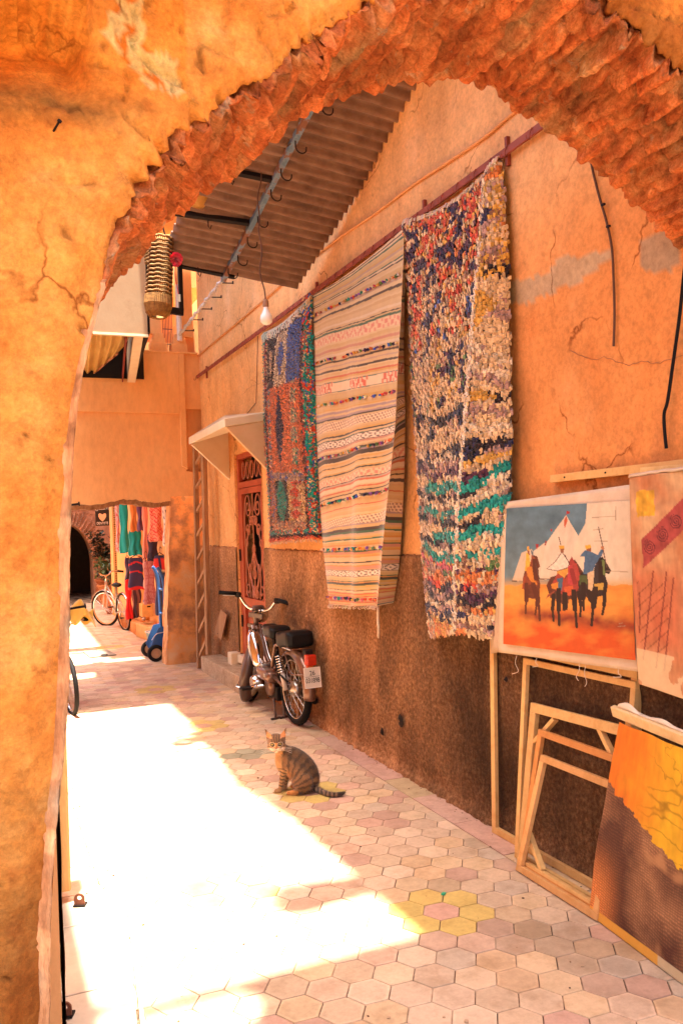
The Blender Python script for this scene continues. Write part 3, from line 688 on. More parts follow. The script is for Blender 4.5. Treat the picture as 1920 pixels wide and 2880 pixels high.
# stepped parapet pillars, iron grille, downpipe on the roof edge
par = MB()
for xc in (2.0, 2.27):
    for k, (hw, z0, z1) in enumerate(((.098, 3.69, 3.80), (.078, 3.80, 3.86), (.058, 3.86, 3.92))): par.box((xc - (.02 if xc > 2.1 else 0), YB + .08, (z0 + z1) / 2), (2 * hw, .14 - .006 * k, z1 - z0))
par.box((1.97, YB + .1, 4.35), (.15, .1, .87)); par.box((1.4, YB + .1, 4.4), (.5, .1, 1.4)); par.box((2.33, YB + .11, 4.35), (.2, .08, .9))
par.box((1.2, YB + .02, 3.685), (2.5, .16, .02))
par.build('stepped_parapet', M_back, bw, bevel=.004)
ug = MB()
for k in range(7): ug.box((2.065 + .018 * k, YB + .06, 4.1), (.006, .01, .84))
for z in (3.8, 3.98, 4.16, 4.34): ug.box((2.12, YB + .06, z), (.12, .009, .008))
ug.build('roof_grille', flat('grille_blue_black', (.05, .05, .07), rough=.5), bw)
pp = MB(); pp.tube([(2.245, YB - .02, 3.83), (2.245, YB - .02, 4.5)], .032, 12); pp.build('downpipe', flat('pipe_white', (.66, .58, .5), rough=.5), bw)
uw = MB(); uw.box((1.6, YB + 1.6, 4.4), (3.0, .1, 2.6)); uw.build('roof_room_wall', M_back, bw)

# ---------------------------------------------------------------- house on the left: wall, door jamb and sill
lw = thing('left_house', 'orange left house wall with a narrow yellow door jamb beyond the arch', 'house', (.2, 3.2, 0))
b = MB(); b.box((-.02, 5.3, 1.75), (.36, 5.9, 3.5)); b.build('house_wall', M_back, lw)
b = MB(); b.prism([(.17, 3.83, .06), (.315, 3.83, .06), (.315, 3.95, .06), (.17, 3.95, .06)], (0, 0, 1.5)); b.build('door_jamb', mat('ochre_jamb', [(.3, (.42, .21, .075)), (.6, (.60, .33, .12)), (.8, (.66, .42, .2))], scale=5, detail=9, rough=.85, attr=True, stretch=(2, 2, .5), bumps=[(30, .5, .006)]), lw, bevel=.01)
b = MB(); b.prism([(.172, 3.0, .06), (.205, 3.0, .06), (.225, 3.4, .06), (.172, 3.4, .06)], (0, 0, 1.1)); b.build('door_lining', M_cream, lw, bevel=.006)
b = MB(); b.box((.19, 3.62, .7), (.06, .42, 1.4)); b.build('dark_doorway', M_dark, lw)
b = MB(); b.grid(lambda u, v: V(.172 + .035 * u * (1 - .3 * v) + .004 * nz(v * 9, u * 3), lerp(2.37, 3.0, u), lerp(.0, 1.25 - .35 * u, v)), 10, 50, lambda u, v: tuple(np.array((.40, .44, .52)) * (1 + .5 * fbm(u * 3, v * 9, 2., 4)))); b.build('cement_return', M_reveal, lw, smooth=True)

# ---------------------------------------------------------------- corrugated awning on blue beams
E1 = unit((-194, 2687, -947))                         # runs away from the arch and down
RA = at(670, 660, X=2.3); RB = at(430, 610, Y=RA[1]); E2 = unit(RA - RB)
RN = unit(np.cross(E1, E2)); RN = RN if RN[2] > 0 else -RN
def onroof(x, y, o=0.):
    r = ray(x, y); q = RA - RN * o; return CAM + r * (((q - CAM) @ RN) / (r @ RN))
awn = thing('corrugated_awning', 'rusty corrugated iron awning over the alley on a blue and rust beam', 'awning', RA)
sh = MB(); LEN = 4.3; WID = 1.03
def rfn(u, v):
    s = -v * LEN; a = u
    wid0 = -WID; e = .03 * v
    p = RA + E1 * s + E2 * lerp(wid0, 0.04 + .0 * v, u)
    return p + RN * (.021 * math.sin(2 * PI * (s / .083)) + .006 * nz(s * 2, u * 3)) + E1 * (.02 * (1 - u)) * (v < .001)
sh.grid(rfn, 14, 420, lambda u, v: (1, 1, 1))
o = sh.build('corrugated_sheet', M_roof, awn, smooth=True)
mo = o.modifiers.new('t', 'SOLIDIFY'); mo.thickness = .003
M_blue = mat('blue_rust_beam', [(.42, (.10, .17, .25)), (.5, (.16, .23, .32)), (.56, (.20, .085, .05))], scale=9, detail=6, rough=.6, bumps=[(40, .3, .004)])
bm = MB(); p0 = onroof(515, 637, .03); p1 = onroof(705, 265, .03); d = unit(p1 - p0)
bm.beam(p0 - d * .03, p1 + d * .9, .035, .05, up=RN); bm.build('long_beam', M_blue, awn)
bm = MB()
for (a, b) in (((392, 487), (572, 512)), ((500, 387), (628, 413))):
    q0, q1 = onroof(*a, .03), onroof(*b, .03); bm.beam(q0 - unit(q1 - q0) * .2, q1, .03, .035, up=RN)
    bm.build('cross_beam', M_dark, awn); bm = MB()
q0, q1 = onroof(408, 607, .012), onroof(672, 661, .012)
bm.beam(q0, lerp(q0, q1, .48), .03, .045, up=RN); bm.build('edge_angle', M_dark, awn)
bm = MB(); t0 = onroof(413, 606, .02); t1 = t0 + V(.0, 0, -.36); bm.beam(t0, t1, .035, .03, up=(1, 0, 0)); bm.beam(t1 + V(.015, 0, .0), t1 + V(-.22, 0, .02), .03, .05); bm.build('angle_bracket', M_dark, awn)
def jhook(B, p, s=.075, side=V(.92, -.39, 0), r=.0045):
    pts = [V(*p)] + [p + V(0, 0, -s * .55)] + [p + V(0, 0, -s * .55) + side * (s * .42 * (1 - math.cos(t))) + V(0, 0, -s * .42 * math.sin(t)) for t in np.linspace(.3, PI * 1.02, 8)] 
    B.tube(pts + [pts[-1] + V(0, 0, s * .12)], r, 6)
for (x, y) in ((738, 228), (678, 318), (645, 382), (622, 430), (592, 492), (568, 540), (546, 582), (524, 612)):
    hk = MB(); jhook(hk, onroof(x, y, .04), .085, unit(E2)); hk.build('hook', M_dark, awn)
for (x, y) in ((529, 400), (478, 503), (455, 614)):
    hk = MB(); q = onroof(x, y, .045); hk.tube([q, q + V(0, 0, -.05), q + V(.012, -.006, -.07), q + V(.02, -.01, -.045)], .004, 6); hk.build('hook', M_dark, awn)
# twisted pole carrying on to the end wall
pole = thing('hanging_pole', 'pale twisted pole with side pegs running from awning to end wall', 'pole', (1.78, 6.3, 3.5))
A0 = at(515, 637, Y=6.28); A1 = at(413, 768, X=1.79); n_ = 40
b = MB(); pts = [lerp(A0, A1, k / n_) + V(.004 * math.sin(k * 1.3), 0, .006 * math.cos(k * 1.3)) for k in range(n_ + 1)]
b.tube(pts, [.014 + .003 * math.sin(k * 1.9) for k in range(n_ + 1)], 8); b.build('pole', mat('grey_pole', [(.35, (.30, .26, .25)), (.55, (.5, .46, .44)), (.7, (.22, .12, .08))], scale=30, rough=.6), pole)
for k in (.08, .30, .50, .70, .92):
    b = MB(); q = lerp(A0, A1, k); b.tube([q, q + V(.10, -.02, .0)], .0045, 6); b.tube([q + V(.1, -.02, -.006), q + V(.1, -.02, .016)], .006, 6); b.build('peg', M_dark, pole)
# bare bulb
lb = thing('bare_bulb', 'bare white light bulb on a long brown flex below the awning', 'light bulb', at(610, 690, Y=5.2))
Yb = 5.2; pts = [at(x, y, Y=Yb) for x, y in ((597, 372), (600, 410), (592, 455), (596, 500), (594, 530), (600, 560), (601, 590), (597, 615), (600, 640), (607, 665), (610, 688))]
b = MB(); b.tube(catmull(pts, 4), .0045, 6)
lp = [onroof(663, 320, .05), at(630, 345, Y=5.1), at(590, 368, Y=5.15), pts[0], at(612, 372, Y=5.15), at(640, 352, Y=5.1), onroof(668, 330, .05)]
b.tube(catmull(lp, 5), .0045, 6); b.build('flex', M_cable, lb)
q = pts[-1]; b = MB(); b.lathe([(.0, .005), (.012, 0), (.019, -.012), (.019, -.045), (.016, -.05), (.0, -.05)], q, 14); b.build('socket', flat('brown_socket', (.25, .13, .07), rough=.4), lb)
M_bulb = flat('opal_glass', (.78, .72, .66), rough=.25, var=.03, coat=.5)
b = MB(); b.lathe([(.0145, -.048), (.016, -.062), (.026, -.085), (.037, -.105), (.041, -.125), (.037, -.147), (.022, -.162), (.0, -.167)], q, 20); b.build('bulb', M_bulb, lb, smooth=True)

# ---------------------------------------------------------------- iron rail for the rugs, cable above it
rail = thing('rug_rail', 'long red iron rail with small hooks fixed along the wall above the rugs', 'rail', (2.4, 6, 3.38))
ra = onwall(1290, 254, .03); rb = onwall(450, 868, .03)
b = MB(); b.beam(ra, rb, .014, .035); b.build('bar', M_rustrail, rail)
for k in range(46):
    b = MB(); q = lerp(ra, rb, (k + .5) / 46) + V(-.01, R_(-.03, .03), -.01)
    b.tube([q + V(0, 0, .025), q + V(-.012, 0, .0), q + V(-.014, 0, -.03), q + V(-.03, 0, -.034), q + V(-.034, 0, -.015)], .0035, 5); b.build('hook', M_rustrail, rail)
for x in (975, 728, 475, 1165):
    q = onwall(x, 300 + (1230 - x) * .735, .01); b = MB(); b.box(q, (.02, .02, .14)); b.build('bracket', M_rustrail, rail)
pts = [onwall(x, y, .012) for x, y in ((1250, 212), (1190, 252), (1110, 312), (1030, 370), (950, 425), (860, 488), (780, 545), (700, 608), (620, 675), (540, 745), (450, 822))]
pts = [p + V(0, 0, .008 * math.sin(i * 2.1)) for i, p in enumerate(pts)]
b = MB(); b.tube(catmull(pts, 6), .009, 7)
tag(b.build('wall_cable', flat('plastered_cable', (.62, .30, .12), rough=.8)), 'orange painted cable clipped to the wall above the rug rail', 'cable')
pts = [onwall(x, y, .012) for x, y in ((1347, 300), (1356, 370), (1372, 440), (1392, 510), (1404, 570), (1408, 640), (1410, 720), (1408, 795))]
b = MB(); b.tube(catmull(pts, 5), .0052, 7); 
t = thing('brown_cable', 'brown cable running down the bare wall right of the shaggy rug', 'cable', pts[3]); b.build('cable', M_cable, t)
for (x, y) in ((1384, 470), (1396, 520)):
    b = MB(); q = onwall(x, y, .02); b.box(q, (.010, .018, .008)); b.build('clip', M_dark, t)
pts = [onwall(x, y, .02) for x, y in ((1590, 520), (1572, 610), (1560, 720), (1545, 830), (1532, 920), (1524, 950), (1525, 990), (1529, 1030))]
b = MB(); b.tube(catmull(pts, 5), .0065, 7); tag(b.build('black_cable', M_black), 'thick black cable hanging down the wall above the red canvas', 'cable')
pts = [onwall(x, y, .012) for x, y in ((592, 772), (590, 860), (588, 925), (568, 950), (545, 958))]
b = MB(); b.tube(pts, .0035, 5); tag(b.build('thin_wire', M_cable), 'thin wire dropping from the rail to the door hood', 'wire')

# ---------------------------------------------------------------- first-floor slab with a hatch (left)
zb = 3.31
slab = thing('overhanging_slab', 'overhanging roof slab with an off-white fascia and an open hatch on the left', 'overhang', (1.2, 8.5, zb))
fc = MB(); fc.box((.72, 7.49, 3.68), (1.36, .03, .74)); fc.build('fascia_panel', mat('fascia_board', [(.3, (.27, .17, .09)), (.6, (.32, .215, .12)), (.75, (.25, .155, .08))], scale=3, rough=.6, attr=True, bumps=[(50, .2, .004)]), slab)
b = MB(); b.box((.72, 7.49, 3.30), (1.37, .04, .02)); b.build('drip_edge', M_cream, slab)
rim = MB()
rp = lambda x, y: at(x, y, Z=zb)
E0 = [rp(330, 770), rp(304, 922), rp(287, 922), rp(308, 772)]
rim.prism([E0[0], E0[1], E0[2], E0[3]], (0, 0, .34)); rim.build('broken_rim', M_cream, slab)
rd = MB(); f0, f1 = rp(287, 922), rp(180, 924); g0 = rp(306, 776)
rd.beam(f0 + V(0, -.06, .045), V(.2, f0[1] - .06, zb + .045), .12, .09); rd.beam(f0 + V(-.05, 0, .05), g0 + V(-.05, 0.05, .05), .012, .1)
rd.build('red_hatch_frame', flat('oxide_red', (.20, .02, .012), rough=.6), slab)
b = MB(); b.box((.6, 8.38, 4.05), (2.1, 1.74, .04)); b.box((.6, 9.80, 4.05), (2.1, .42, .04)); b.box((1.35, 9.4, 4.05), (.64, .5, .04)); b.prism([(1.40, 7.52, 3.34), (1.66, 9.93, 3.34), (1.66, 9.93, 4.03), (1.40, 7.52, 4.03)], (.03, 0, 0)); b.box((.7, 9.94, 3.7), (2.2, .03, .7)); b.build('dark_loft', M_dark, slab)  # near-black unseen loft boxes; roof gap placed to let a sun patch through
cs_ = MB()   # translucent corrugated sheet sagging inside the hatch
M_poly = mat('yellowed_fibreglass', [(.3, (.42, .24, .06)), (.6, (.56, .37, .12)), (.8, (.62, .46, .2))], scale=3, detail=8, rough=.4, attr=True)
def sfn(u, v):
    x = lerp(168, 300 - 30 * v ** 1.6 , u); y = lerp(765, lerp(868, 812 , u ** 1.5) + 14 * math.sin(PI * min(1, u * 1.2)) * (1 - u), v)
    p = at(x, y, Z=zb + .10 + .02 * math.sin(u * 2 * PI * 5.5)); return p
cs_.grid(sfn, 90, 14, lambda u, v: (1, 1, 1)); cs_.build('fibreglass_sheet', M_poly, slab, smooth=True)
b = MB(); b.tube([sfn(k / 20, 1.0) + V(0, 0, .0) for k in range(21)], .012, 6); b.build('sheet_edging', flat('clay_edge', (.40, .18, .10)), slab)

# ---------------------------------------------------------------- things hanging under the awning
bk_ = thing('tall_basket', 'tall brown woven basket hanging at the left end of the awning', 'basket', at(366, 560, Y=6.0))
top = at(372, 545, Y=6.0); bot = at(362, 728, Y=6.0); ax = unit(bot - top); H = np.linalg.norm(bot - top); a1 = unit(np.cross(ax, (0, 1, 0))); a2 = np.cross(ax, a1); A = np.stack([a1, a2, ax])
rings = 15
b = MB()
for k in range(rings):
    z = H * (.02 + .74 * k / (rings - 1)); r = .078 + .012 * k / rings
    b.tube([top + ax * (z + .004 * math.sin(9 * t)) + (a1 * math.cos(t) + a2 * math.sin(t)) * r for t in np.linspace(0, 2 * PI, 29)[:-1]], .0085, 6, closed=True, c3=tuple(V(1, 1, 1) * R_(.40, .62)))  # basket tints darkened to stand in for shade that misses it
b.build('coils', M_straw, bk_)
b = MB()
for k in range(34):
    t = 2 * PI * k / 34
    b.tube([top + ax * (H * z) + (a1 * math.cos(t + z * .3) + a2 * math.sin(t + z * .3)) * (.074 + .012 * z) for z in (0, .2, .4, .6, .78)], .0035, 5, c3=(.2, .15, .1))
b.build('stakes', M_straw, bk_)
b = MB()
for k in range(46):
    t = 2 * PI * k / 46
    b.tube([top + ax * (H * z) + (a1 * math.cos(t) + a2 * math.sin(t)) * r for z, r in ((.74, .091), (.85, .093), (.95, .078), (1.0, .05))], .0085, 5, c3=tuple(V(1, .95, .85) * R_(.55, .8)))
b.build('plaited_base', M_straw, bk_)
b = MB(); b.tube([top + V(0, 0, .12), top + V(.02, 0, .03), top + V(.045, 0, 0.0), top + V(.07, 0, .03)], .006, 6); b.build('hanger', M_dark, bk_)
b2 = thing('small_basket', 'small folded straw basket tucked behind the tall hanging basket', 'basket', at(346, 580, Y=6.1))
b = MB(); c = at(343, 575, Y=6.12)
for k in range(7): b.tube([c + V(.035 * math.cos(t) * (1 - k * .04), .03 * math.sin(t), .05 - .022 * k + .01 * math.cos(t)) for t in np.linspace(0, 2 * PI, 17)[:-1]], .011, 6, closed=True, c3=tuple(V(1, 1, 1) * R_(.5, .7)))
b.build('coils', M_straw, b2)
pm = MB(); c = at(404, 594, Y=5.95)
for k in range(260):
    d = unit((random.gauss(0, 1), random.gauss(0, 1), random.gauss(0, 1))); l = R_(.035, .052); s_ = unit(np.cross(d, (.3, .5, .8))) * .006
    g_c = R_(.75, 1.1); pm.add([c + d * .008 - s_, c + d * .008 + s_, c + d * l + s_ * 1.4 + V(0, 0, -.006), c + d * l - s_ * 1.4 + V(0, 0, -.006)], [(0, 1, 2, 3)], (.80 * g_c, .045 * g_c, .10 * g_c))
tt = thing('pink_pompom', 'bright pink wool pompom with a red thread beside the hanging basket', 'pompom', c); pm.build('wool_ball', M_wool, tt)
b = MB(); b.tube(catmull([c + V(0, 0, -.03), c + V(-.01, 0, -.12), c + V(.004, 0, -.2), c + V(.01, 0, -.26)], 5), .003, 5, c3=(.6, .04, .05)); b.build('thread', M_wool, tt)
b = MB(); b.box(c + V(.012, 0, -.28), (.022, .012, .05), (.5, .5, .42)); b.build('tassel', M_wool, tt)
bv = thing('golden_vessel', 'golden round vessel hanging just under the ragged arch edge', 'vessel', at(452, 455, Y=5.6))
c = at(450, 438, Y=5.6); axv = np.stack([unit((.8, .1, -.3)), unit((.1, 1, 0)), unit((.32, 0, .95))])
b = MB(); b.lathe([(.0, -.10), (.05, -.098), (.085, -.08), (.10, -.03), (.104, .03), (.10, .12), (.094, .12), (.098, .03), (.094, -.03), (.0, -.09)], c, 26, axv); b.build('bowl', flat('brass_wood', (.55, .30, .08), rough=.3, metal=.3), bv, smooth=True)
b = MB(); b.tube([c + axv[0] * .105 * math.cos(t) + axv[1] * .105 * math.sin(t) + axv[2] * .10 for t in np.linspace(0, 2 * PI, 25)[:-1]], .016, 8, closed=True); b.build('dark_rim', M_dark, bv)

# ---------------------------------------------------------------- unseen slabs added over the right side to shade that half of the alley
ue = thing('shade_overhang', 'overhanging upper storey of the right hand house high above the alley', 'building', (1.9, 6.2, 5.3))
b = MB(); b.prism([(1.27, 2.38, 5.1), (2.6, 2.38, 5.1), (2.6, 10.0, 5.1), (1.29, 10.0, 5.1), (1.29, 5.5, 5.1), (1.22, 5.3, 5.1), (1.17, 4.6, 5.1), (1.26, 3.9, 5.1)], (0, 0, .3)); b.build('shade_slab', M_back, ue)  # outline shaped to set the edge of the floor shade
b = MB(); b.prism([(1.3, 2.80, 5.16), (1.3, 3.0, 5.16), (.95, 3.08, 5.16), (.87, 3.03, 5.16), (.83, 2.92, 5.16), (.85, 2.82, 5.16), (.92, 2.77, 5.16)], (0, 0, .1)); b.build('shadow_tongue', M_oldwood, ue)  # unseen tongue added to cast the oval shadow on the tiles
b = MB(); b.prism([(1.22, 10.4, 4.6), (2.7, 10.4, 4.6), (2.7, 20.4, 4.6), (1.5, 20.4, 4.6), (1.3, 13, 4.6)], (0, 0, .3)); b.build('rear_shade_slab', M_back, ue)  # unseen slab added to shade the lane beyond the passage

# ---------------------------------------------------------------- rugs
def poly_x(px, off):      # list of (x, y) on the sheet -> points off the wall
    return [onwall(x, y, off[i] if hasattr(off, '__len__') else off) for i, (x, y) in enumerate(px)]
class Rug:
    """left edge, outer fold and right edge hung from the rail; u 0..uf front, uf..1 the part folded back to the wall"""
    def __init__(s, L, Rg, Rt, uf, top=None, fold=.02, seed=0):
        s.L = catmull(L, 8); s.G = catmull(Rg, 8); s.R = catmull(Rt, 8); s.uf = uf; s.top = top; s.fold = fold; s.seed = seed; s.cache = {}
    def p(s, u, v):
        l, g, r = polyline(s.L, v), polyline(s.G, v), polyline(s.R, v)
        if u <= s.uf:
            t = u / s.uf; q = lerp(l, g, t)
            q = q + V(-1, 0, 0) * (.03 * math.sin(PI * t) * ss(0, .2, v))
        else:
            t = (u - s.uf) / (1 - s.uf); q = lerp(g, r, t); q = q + V(-.012 * math.sin(PI * t), -.008 * math.sin(PI * t), 0)
        q = q.copy()
        if s.top: q[2] -= s.top(u) * (1 - v) ** 6
        q[0] -= s.fold * (.5 + .5 * math.sin(u * 17 + 1.5 * v + s.seed)) * ss(0, .3, v) * .6 + .012 * nz(u * 3 + s.seed, v * 3)
        return q
    def nrm(s, u, v):
        k = (int(u * 40), int(v * 50))
        if k not in s.cache: s.cache[k] = s._n((k[0] + .5) / 40, (k[1] + .5) / 50)
        return s.cache[k]
    def _n(s, u, v):
        e = .012; a = s.p(min(u + e, 1), v) - s.p(max(u - e, 0), v); b = s.p(u, min(v + e, 1)) - s.p(u, max(v - e, 0))
        n = unit(np.cross(a, b)); return (n if n @ (CAM - s.p(u, v)) > 0 else -n), unit(a), unit(b)
def tufts(rug, nu, nv, colfn, l=(.03, .05), w=(.012, .02), droop=.55, lift=(0.006, .02), jit=.5, strands=2):
    B = MB()
    for j in range(nv):
        for i in range(nu):
            u = (i + .5 + R_(-jit, jit) + .5 * (j % 2)) / nu; v = (j + .5 + R_(-jit, jit)) / nv
            if not (0 <= u <= 1 and 0 <= v <= 1): continue
            c = colfn(u, v, i, j)
            if c is None: continue
            n, a, d = rug.nrm(u, v); p = rug.p(u, v)
            for k in range(strands):
                L = R_(*l); W = R_(*w); s_ = R_(-.45, .45); g = R_(.5, 1.2)
                dd = unit(d + a * s_ + n * R_(.25, .8)); lf = R_(*lift)
                aa = unit(np.cross(dd, n)) * W / 2
                q = p + a * R_(-.008, .008) + d * R_(-.008, .008)
                m_ = q + dd * L * .55 + n * lf; e = q + dd * L * .8 + unit(d) * L * droop * .5 + n * lf * .4
                cc = tuple(x * g for x in c)
                B.add([q - aa * .7, q + aa * .7, m_ + aa, m_ - aa, e + aa * .75, e - aa * .75], [(0, 1, 2, 3), (3, 2, 4, 5)], [tuple(x * .65 for x in cc)] * 2 + [cc] * 4)
    return B
def fringe(rug, us, v, l, c, r=.004):
    B = MB()
    for u in us:
        p = rug.p(u, v); B.tube([p, p + V(-.012 + R_(-.01, .01), R_(-.012, .012), -l * R_(.4, .7)), p + V(-.01, R_(-.03, .03), -l * R_(.8, 1.2))], r, 5, c3=tuple(x * R_(.8, 1.1) for x in c))
    return B
CR = (.76, .52, .28); CR2 = (.80, .62, .42); PUR = (.10, .025, .06); RED = (.70, .075, .03); ORG = (.72, .22, .05); YEL_ = (.70, .38, .07); NAV = (.02, .018, .07); TEAL = (.008, .33, .27); LIL = (.46, .27, .22); PNK = (.62, .10, .13); GRN = (.12, .22, .06); BLU = (.06, .14, .48); DRK = (.025, .012, .014); BRN = (.30, .14, .08)
# 1: shaggy multicoloured rug, nearest
R3 = Rug(poly_x([(928, 512), (946, 720), (958, 920), (970, 1120), (982, 1290), (997, 1452)], .03),
         poly_x([(1122, 402), (1106, 620), (1086, 850), (1066, 1100), (1057, 1290), (1054, 1440)], [.04, .10, .13, .14, .13, .12]),
         poly_x([(1150, 366), (1166, 600), (1174, 850), (1178, 1050), (1166, 1260), (1142, 1455)], [.03, .03, .03, .03, .05, .06]), .74,
         top=lambda u: .05 * math.sin(PI * min(1, u / .75)) ** 1.2, fold=.02, seed=1)
ROWC = [random.Random(k * 7 + 5).choices([CR, CR2, LIL, DRK, BRN, YEL_, PUR], [6, 2.5, 2.2, 1.8, 1.3, .6, .8])[0] for k in range(200)]
def c3fn(u, v, i, j):
    sp = c3a(u, v, i, j)
    if sp in (CR, LIL, BRN, CR2) and abs(u - .74) >= .012 and (v > .36 or u > .74):
        side = 90 if u > .74 else 0; r_ = int((v - .035 * u + .014 * nz(u * 3.5, v * 6, 5.)) * 62) + side
        if nz(u * 2.6, r_ * 7.3, 1.) > -.22: sp = ROWC[r_ % 200] if random.random() < .9 else CR
    return sp
def c3a(u, v, i, j):
    vv = v + .02 * nz(u * 5, v * 9, 3.); r = random.random(); band = nz(u * 1.3 + (0 if u < .74 else 2.7), vv * 17, 7.); cl = .75 * nz(u * 15, v * 40, 2.) + .4 * nz(u * 5, v * 12, 9.)
    if abs(u - .74) < .012: return CR2
    if u > .74:
        if v < .22: return RED if band > .25 else (ORG if band > .12 else (NAV if band < -.3 else (YEL_ if r < .3 else CR)))
        if v < .5: return (NAV if band < -.36 else YEL_ if band > .42 else GRN if band > .48 else CR if r < .8 else LIL)
    if vv < .17:
        if cl > .10: return RED if r < .75 else ORG
        if cl < -.17: return NAV if r < .6 else PUR
        return CR if r < .5 else (ORG if r < .75 else PUR if r < .86 else YEL_)
    if vv < .30:
        if cl > .2: return RED if r < .7 else ORG
        if cl < -.2: return NAV if r < .6 else PUR if r < .8 else BLU
        return CR if r < .7 else (YEL_ if r < .8 else BRN)
    if vv < .44:
        if cl < -.16: return NAV if r < .6 else (PUR if r < .8 else GRN)
        if cl > .22 and u > .3: return YEL_
        return CR if r < .8 else (LIL if r < .9 else BRN)
    if vv < .56:
        if cl < -.22: return DRK if r < .6 else NAV
        return CR if r < .62 else LIL if r < .86 else BRN
    tw = vv * 1.0 - .035 * u
    for (t0, wd, cc) in ((.583, .011, TEAL), (.603, .009, DRK), (.645, .010, TEAL), (.668, .009, DRK), (.70, .012, TEAL), (.722, .008, DRK), (.752, .010, TEAL), (.775, .009, PNK), (.79, .008, GRN), (.808, .011, ORG), (.826, .008, RED), (.845, .010, PUR), (.865, .009, DRK), (.905, .010, NAV), (.93, .008, DRK), (.965, .010, ORG)):
        k = t0 + .016 * nz(u * 4 + t0 * 50, 5.)
        on = nz(u * 3.2 + t0 * 90, 8.8) > (-.12 if cc is not TEAL else -.2)
        if abs(tw - k) < wd and on: return cc if r < .88 else CR
    if band < -.28: return LIL if r < .6 else BRN
    if vv > .8 and band > .25: return ORG if r < .5 else YEL_
    return CR if r < .75 else CR2 if r < .85 else LIL
t = thing('shaggy_rug', 'long shaggy cream rug with red top and turquoise bands, nearest of the hanging rugs', 'rug', R3.p(.5, 0), 'rugs hanging on the alley wall')
B = MB(); B.grid(R3.p, 40, 60, lambda u, v: (.20, .12, .07)); B.build('woven_back', M_wool, t, smooth=True)
tufts(R3, 62, 100, c3fn, l=(.022, .042), w=(.010, .021), strands=4, jit=.3, droop=.7).build('pile', M_wool, t)
B = tufts(R3, 60, 3, lambda u, v, i, j: CR2 if v < .99 else None, l=(.03, .05)) if False else MB()
for k in range(90):
    u = k / 90 * .985; p = R3.p(u, 0.0); a = V(-.02, R_(-.01, .01), R_(-.03, .012)); B.tube([p + V(0, 0, .02), p + a * .6 + V(0, 0, .012), p + a + V(0, 0, -.015)], .006, 5, c3=tuple(x * R_(.85, 1.15) for x in (.74, .56, .38)))
B.build('top_fringe', M_wool, t)
sv = MB()
for k in range(520):
    v = k / 520; p = R3.p(.74, v); n, a, d = R3.nrm(.70, v); sv.tube([p, p + n * .02 + a * R_(-.02, .02) + d * .012], .0065, 4, c3=(.82, .74, .64))
sv.build('pale_selvedge', M_wool, t)
# 2: striped flat-weave
R2 = Rug(poly_x([(716, 678), (721, 860), (729, 1060), (740, 1235), (757, 1388)], .03),
         poly_x([(928, 522), (926, 720), (919, 880), (912, 1000), (902, 1132), (890, 1283), (880, 1392)], [.05, .10, .13, .14, .14, .13, .12]),
         poly_x([(934, 518), (935, 720), (935, 880), (934, 971), (929, 1132), (917, 1283), (900, 1385)], [.03] * 7), .86,
         top=lambda u: .035 * math.sin(PI * min(1, u / .86)), fold=.045, seed=4)
random.seed(5)
PALS = [(0.585, 0.396, 0.192), (0.619, 0.439, 0.224), (0.533, 0.344, 0.152), (0.568, 0.387, 0.192), (0.55, 0.318, 0.088), (0.499, 0.224, 0.136), (0.43, 0.292, 0.2), (0.499, 0.129, 0.056), (0.06, 0.039, 0.028), (0.052, 0.112, 0.06), (0.327, 0.224, 0.208), (0.636, 0.482, 0.288), (0.533, 0.241, 0.056), (0.55, 0.361, 0.152)]
WTS = [7, 6, 6, 7, 4.5, 1.6, 2, 1.8, 7, 3.2, 1.6, 3, 2.5, 7]
st_ = []; v = 0
while v < 1:
    rich = ss(.72, .9, v); wts = [w_ * (1 + 3 * rich if k in (4, 5, 7, 10, 12) else 1) for k, w_ in enumerate(WTS)]
    k = random.choices(range(14), wts)[0]; h = R_(.003, .0075) * (.75 if k in (8, 9, 7) else 1); st_.append((v, v + h, PALS[k])); v += h
tuft_rows = [.085, .22, .345, .50, .645, .79, .955]; deco = [(.155, .178, 0), (.285, .315, 1), (.40, .425, 2), (.455, .478, 3), (.57, .59, 0), (.70, .722, 2), (.855, .875, 3)]
def c2fn(u, v):
    w_ = v - .012 * u + .004 * nz(u * 6, v * 5, 2.) + (.02 if u > .86 else 0)
    for a, b, kind in deco:
        if a < w_ < b:
            t = (w_ - a) / (b - a); x = u * 34
            z = abs((x % 1) * 2 - 1)
            if kind == 0: return (.62, .22, .14) if abs(t - z) < .22 else (.68, .48, .27)
            if kind == 1: return (.58, .12, .06) if abs(t - z) < .3 and nz(u * 4, 3.) > -.1 else ((.10, .16, .12) if t < .1 or t > .92 else (.70, .52, .32))
            if kind == 2: return (.2, .11, .08) if ((x * 1.4 + t * 1.5) % 1) < .35 else (.72, .52, .32)
            return (.16, .11, .09) if abs(abs(t - .5) * 2 - z) < .2 or t < .08 or t > .92 else (.74, .60, .44)
    k = None
    for a, b, c in st_:
        if a <= w_ < b: k = c; break
    return k or (.7, .5, .3)
t = thing('striped_rug', 'flat woven cream rug with thin coloured stripes, middle one of the three hanging rugs', 'rug', R2.p(.5, 0), 'rugs hanging on the alley wall')
def wf(u, v):
    q = R2.p(u, v); q[0] -= .020 * math.sin(u * 21 + 2 * v) * ss(.3, .8, v) * ss(.25, .6, u) + .02 * max(0, nz(u * 5 + 3, v * .8, 2.)) * ss(.1, .5, v) ; return q
R2.p2 = wf
B = MB(); B.grid(wf, 90, 620, c2fn); B.build('weave', M_fabric, t, smooth=True)
B = MB()
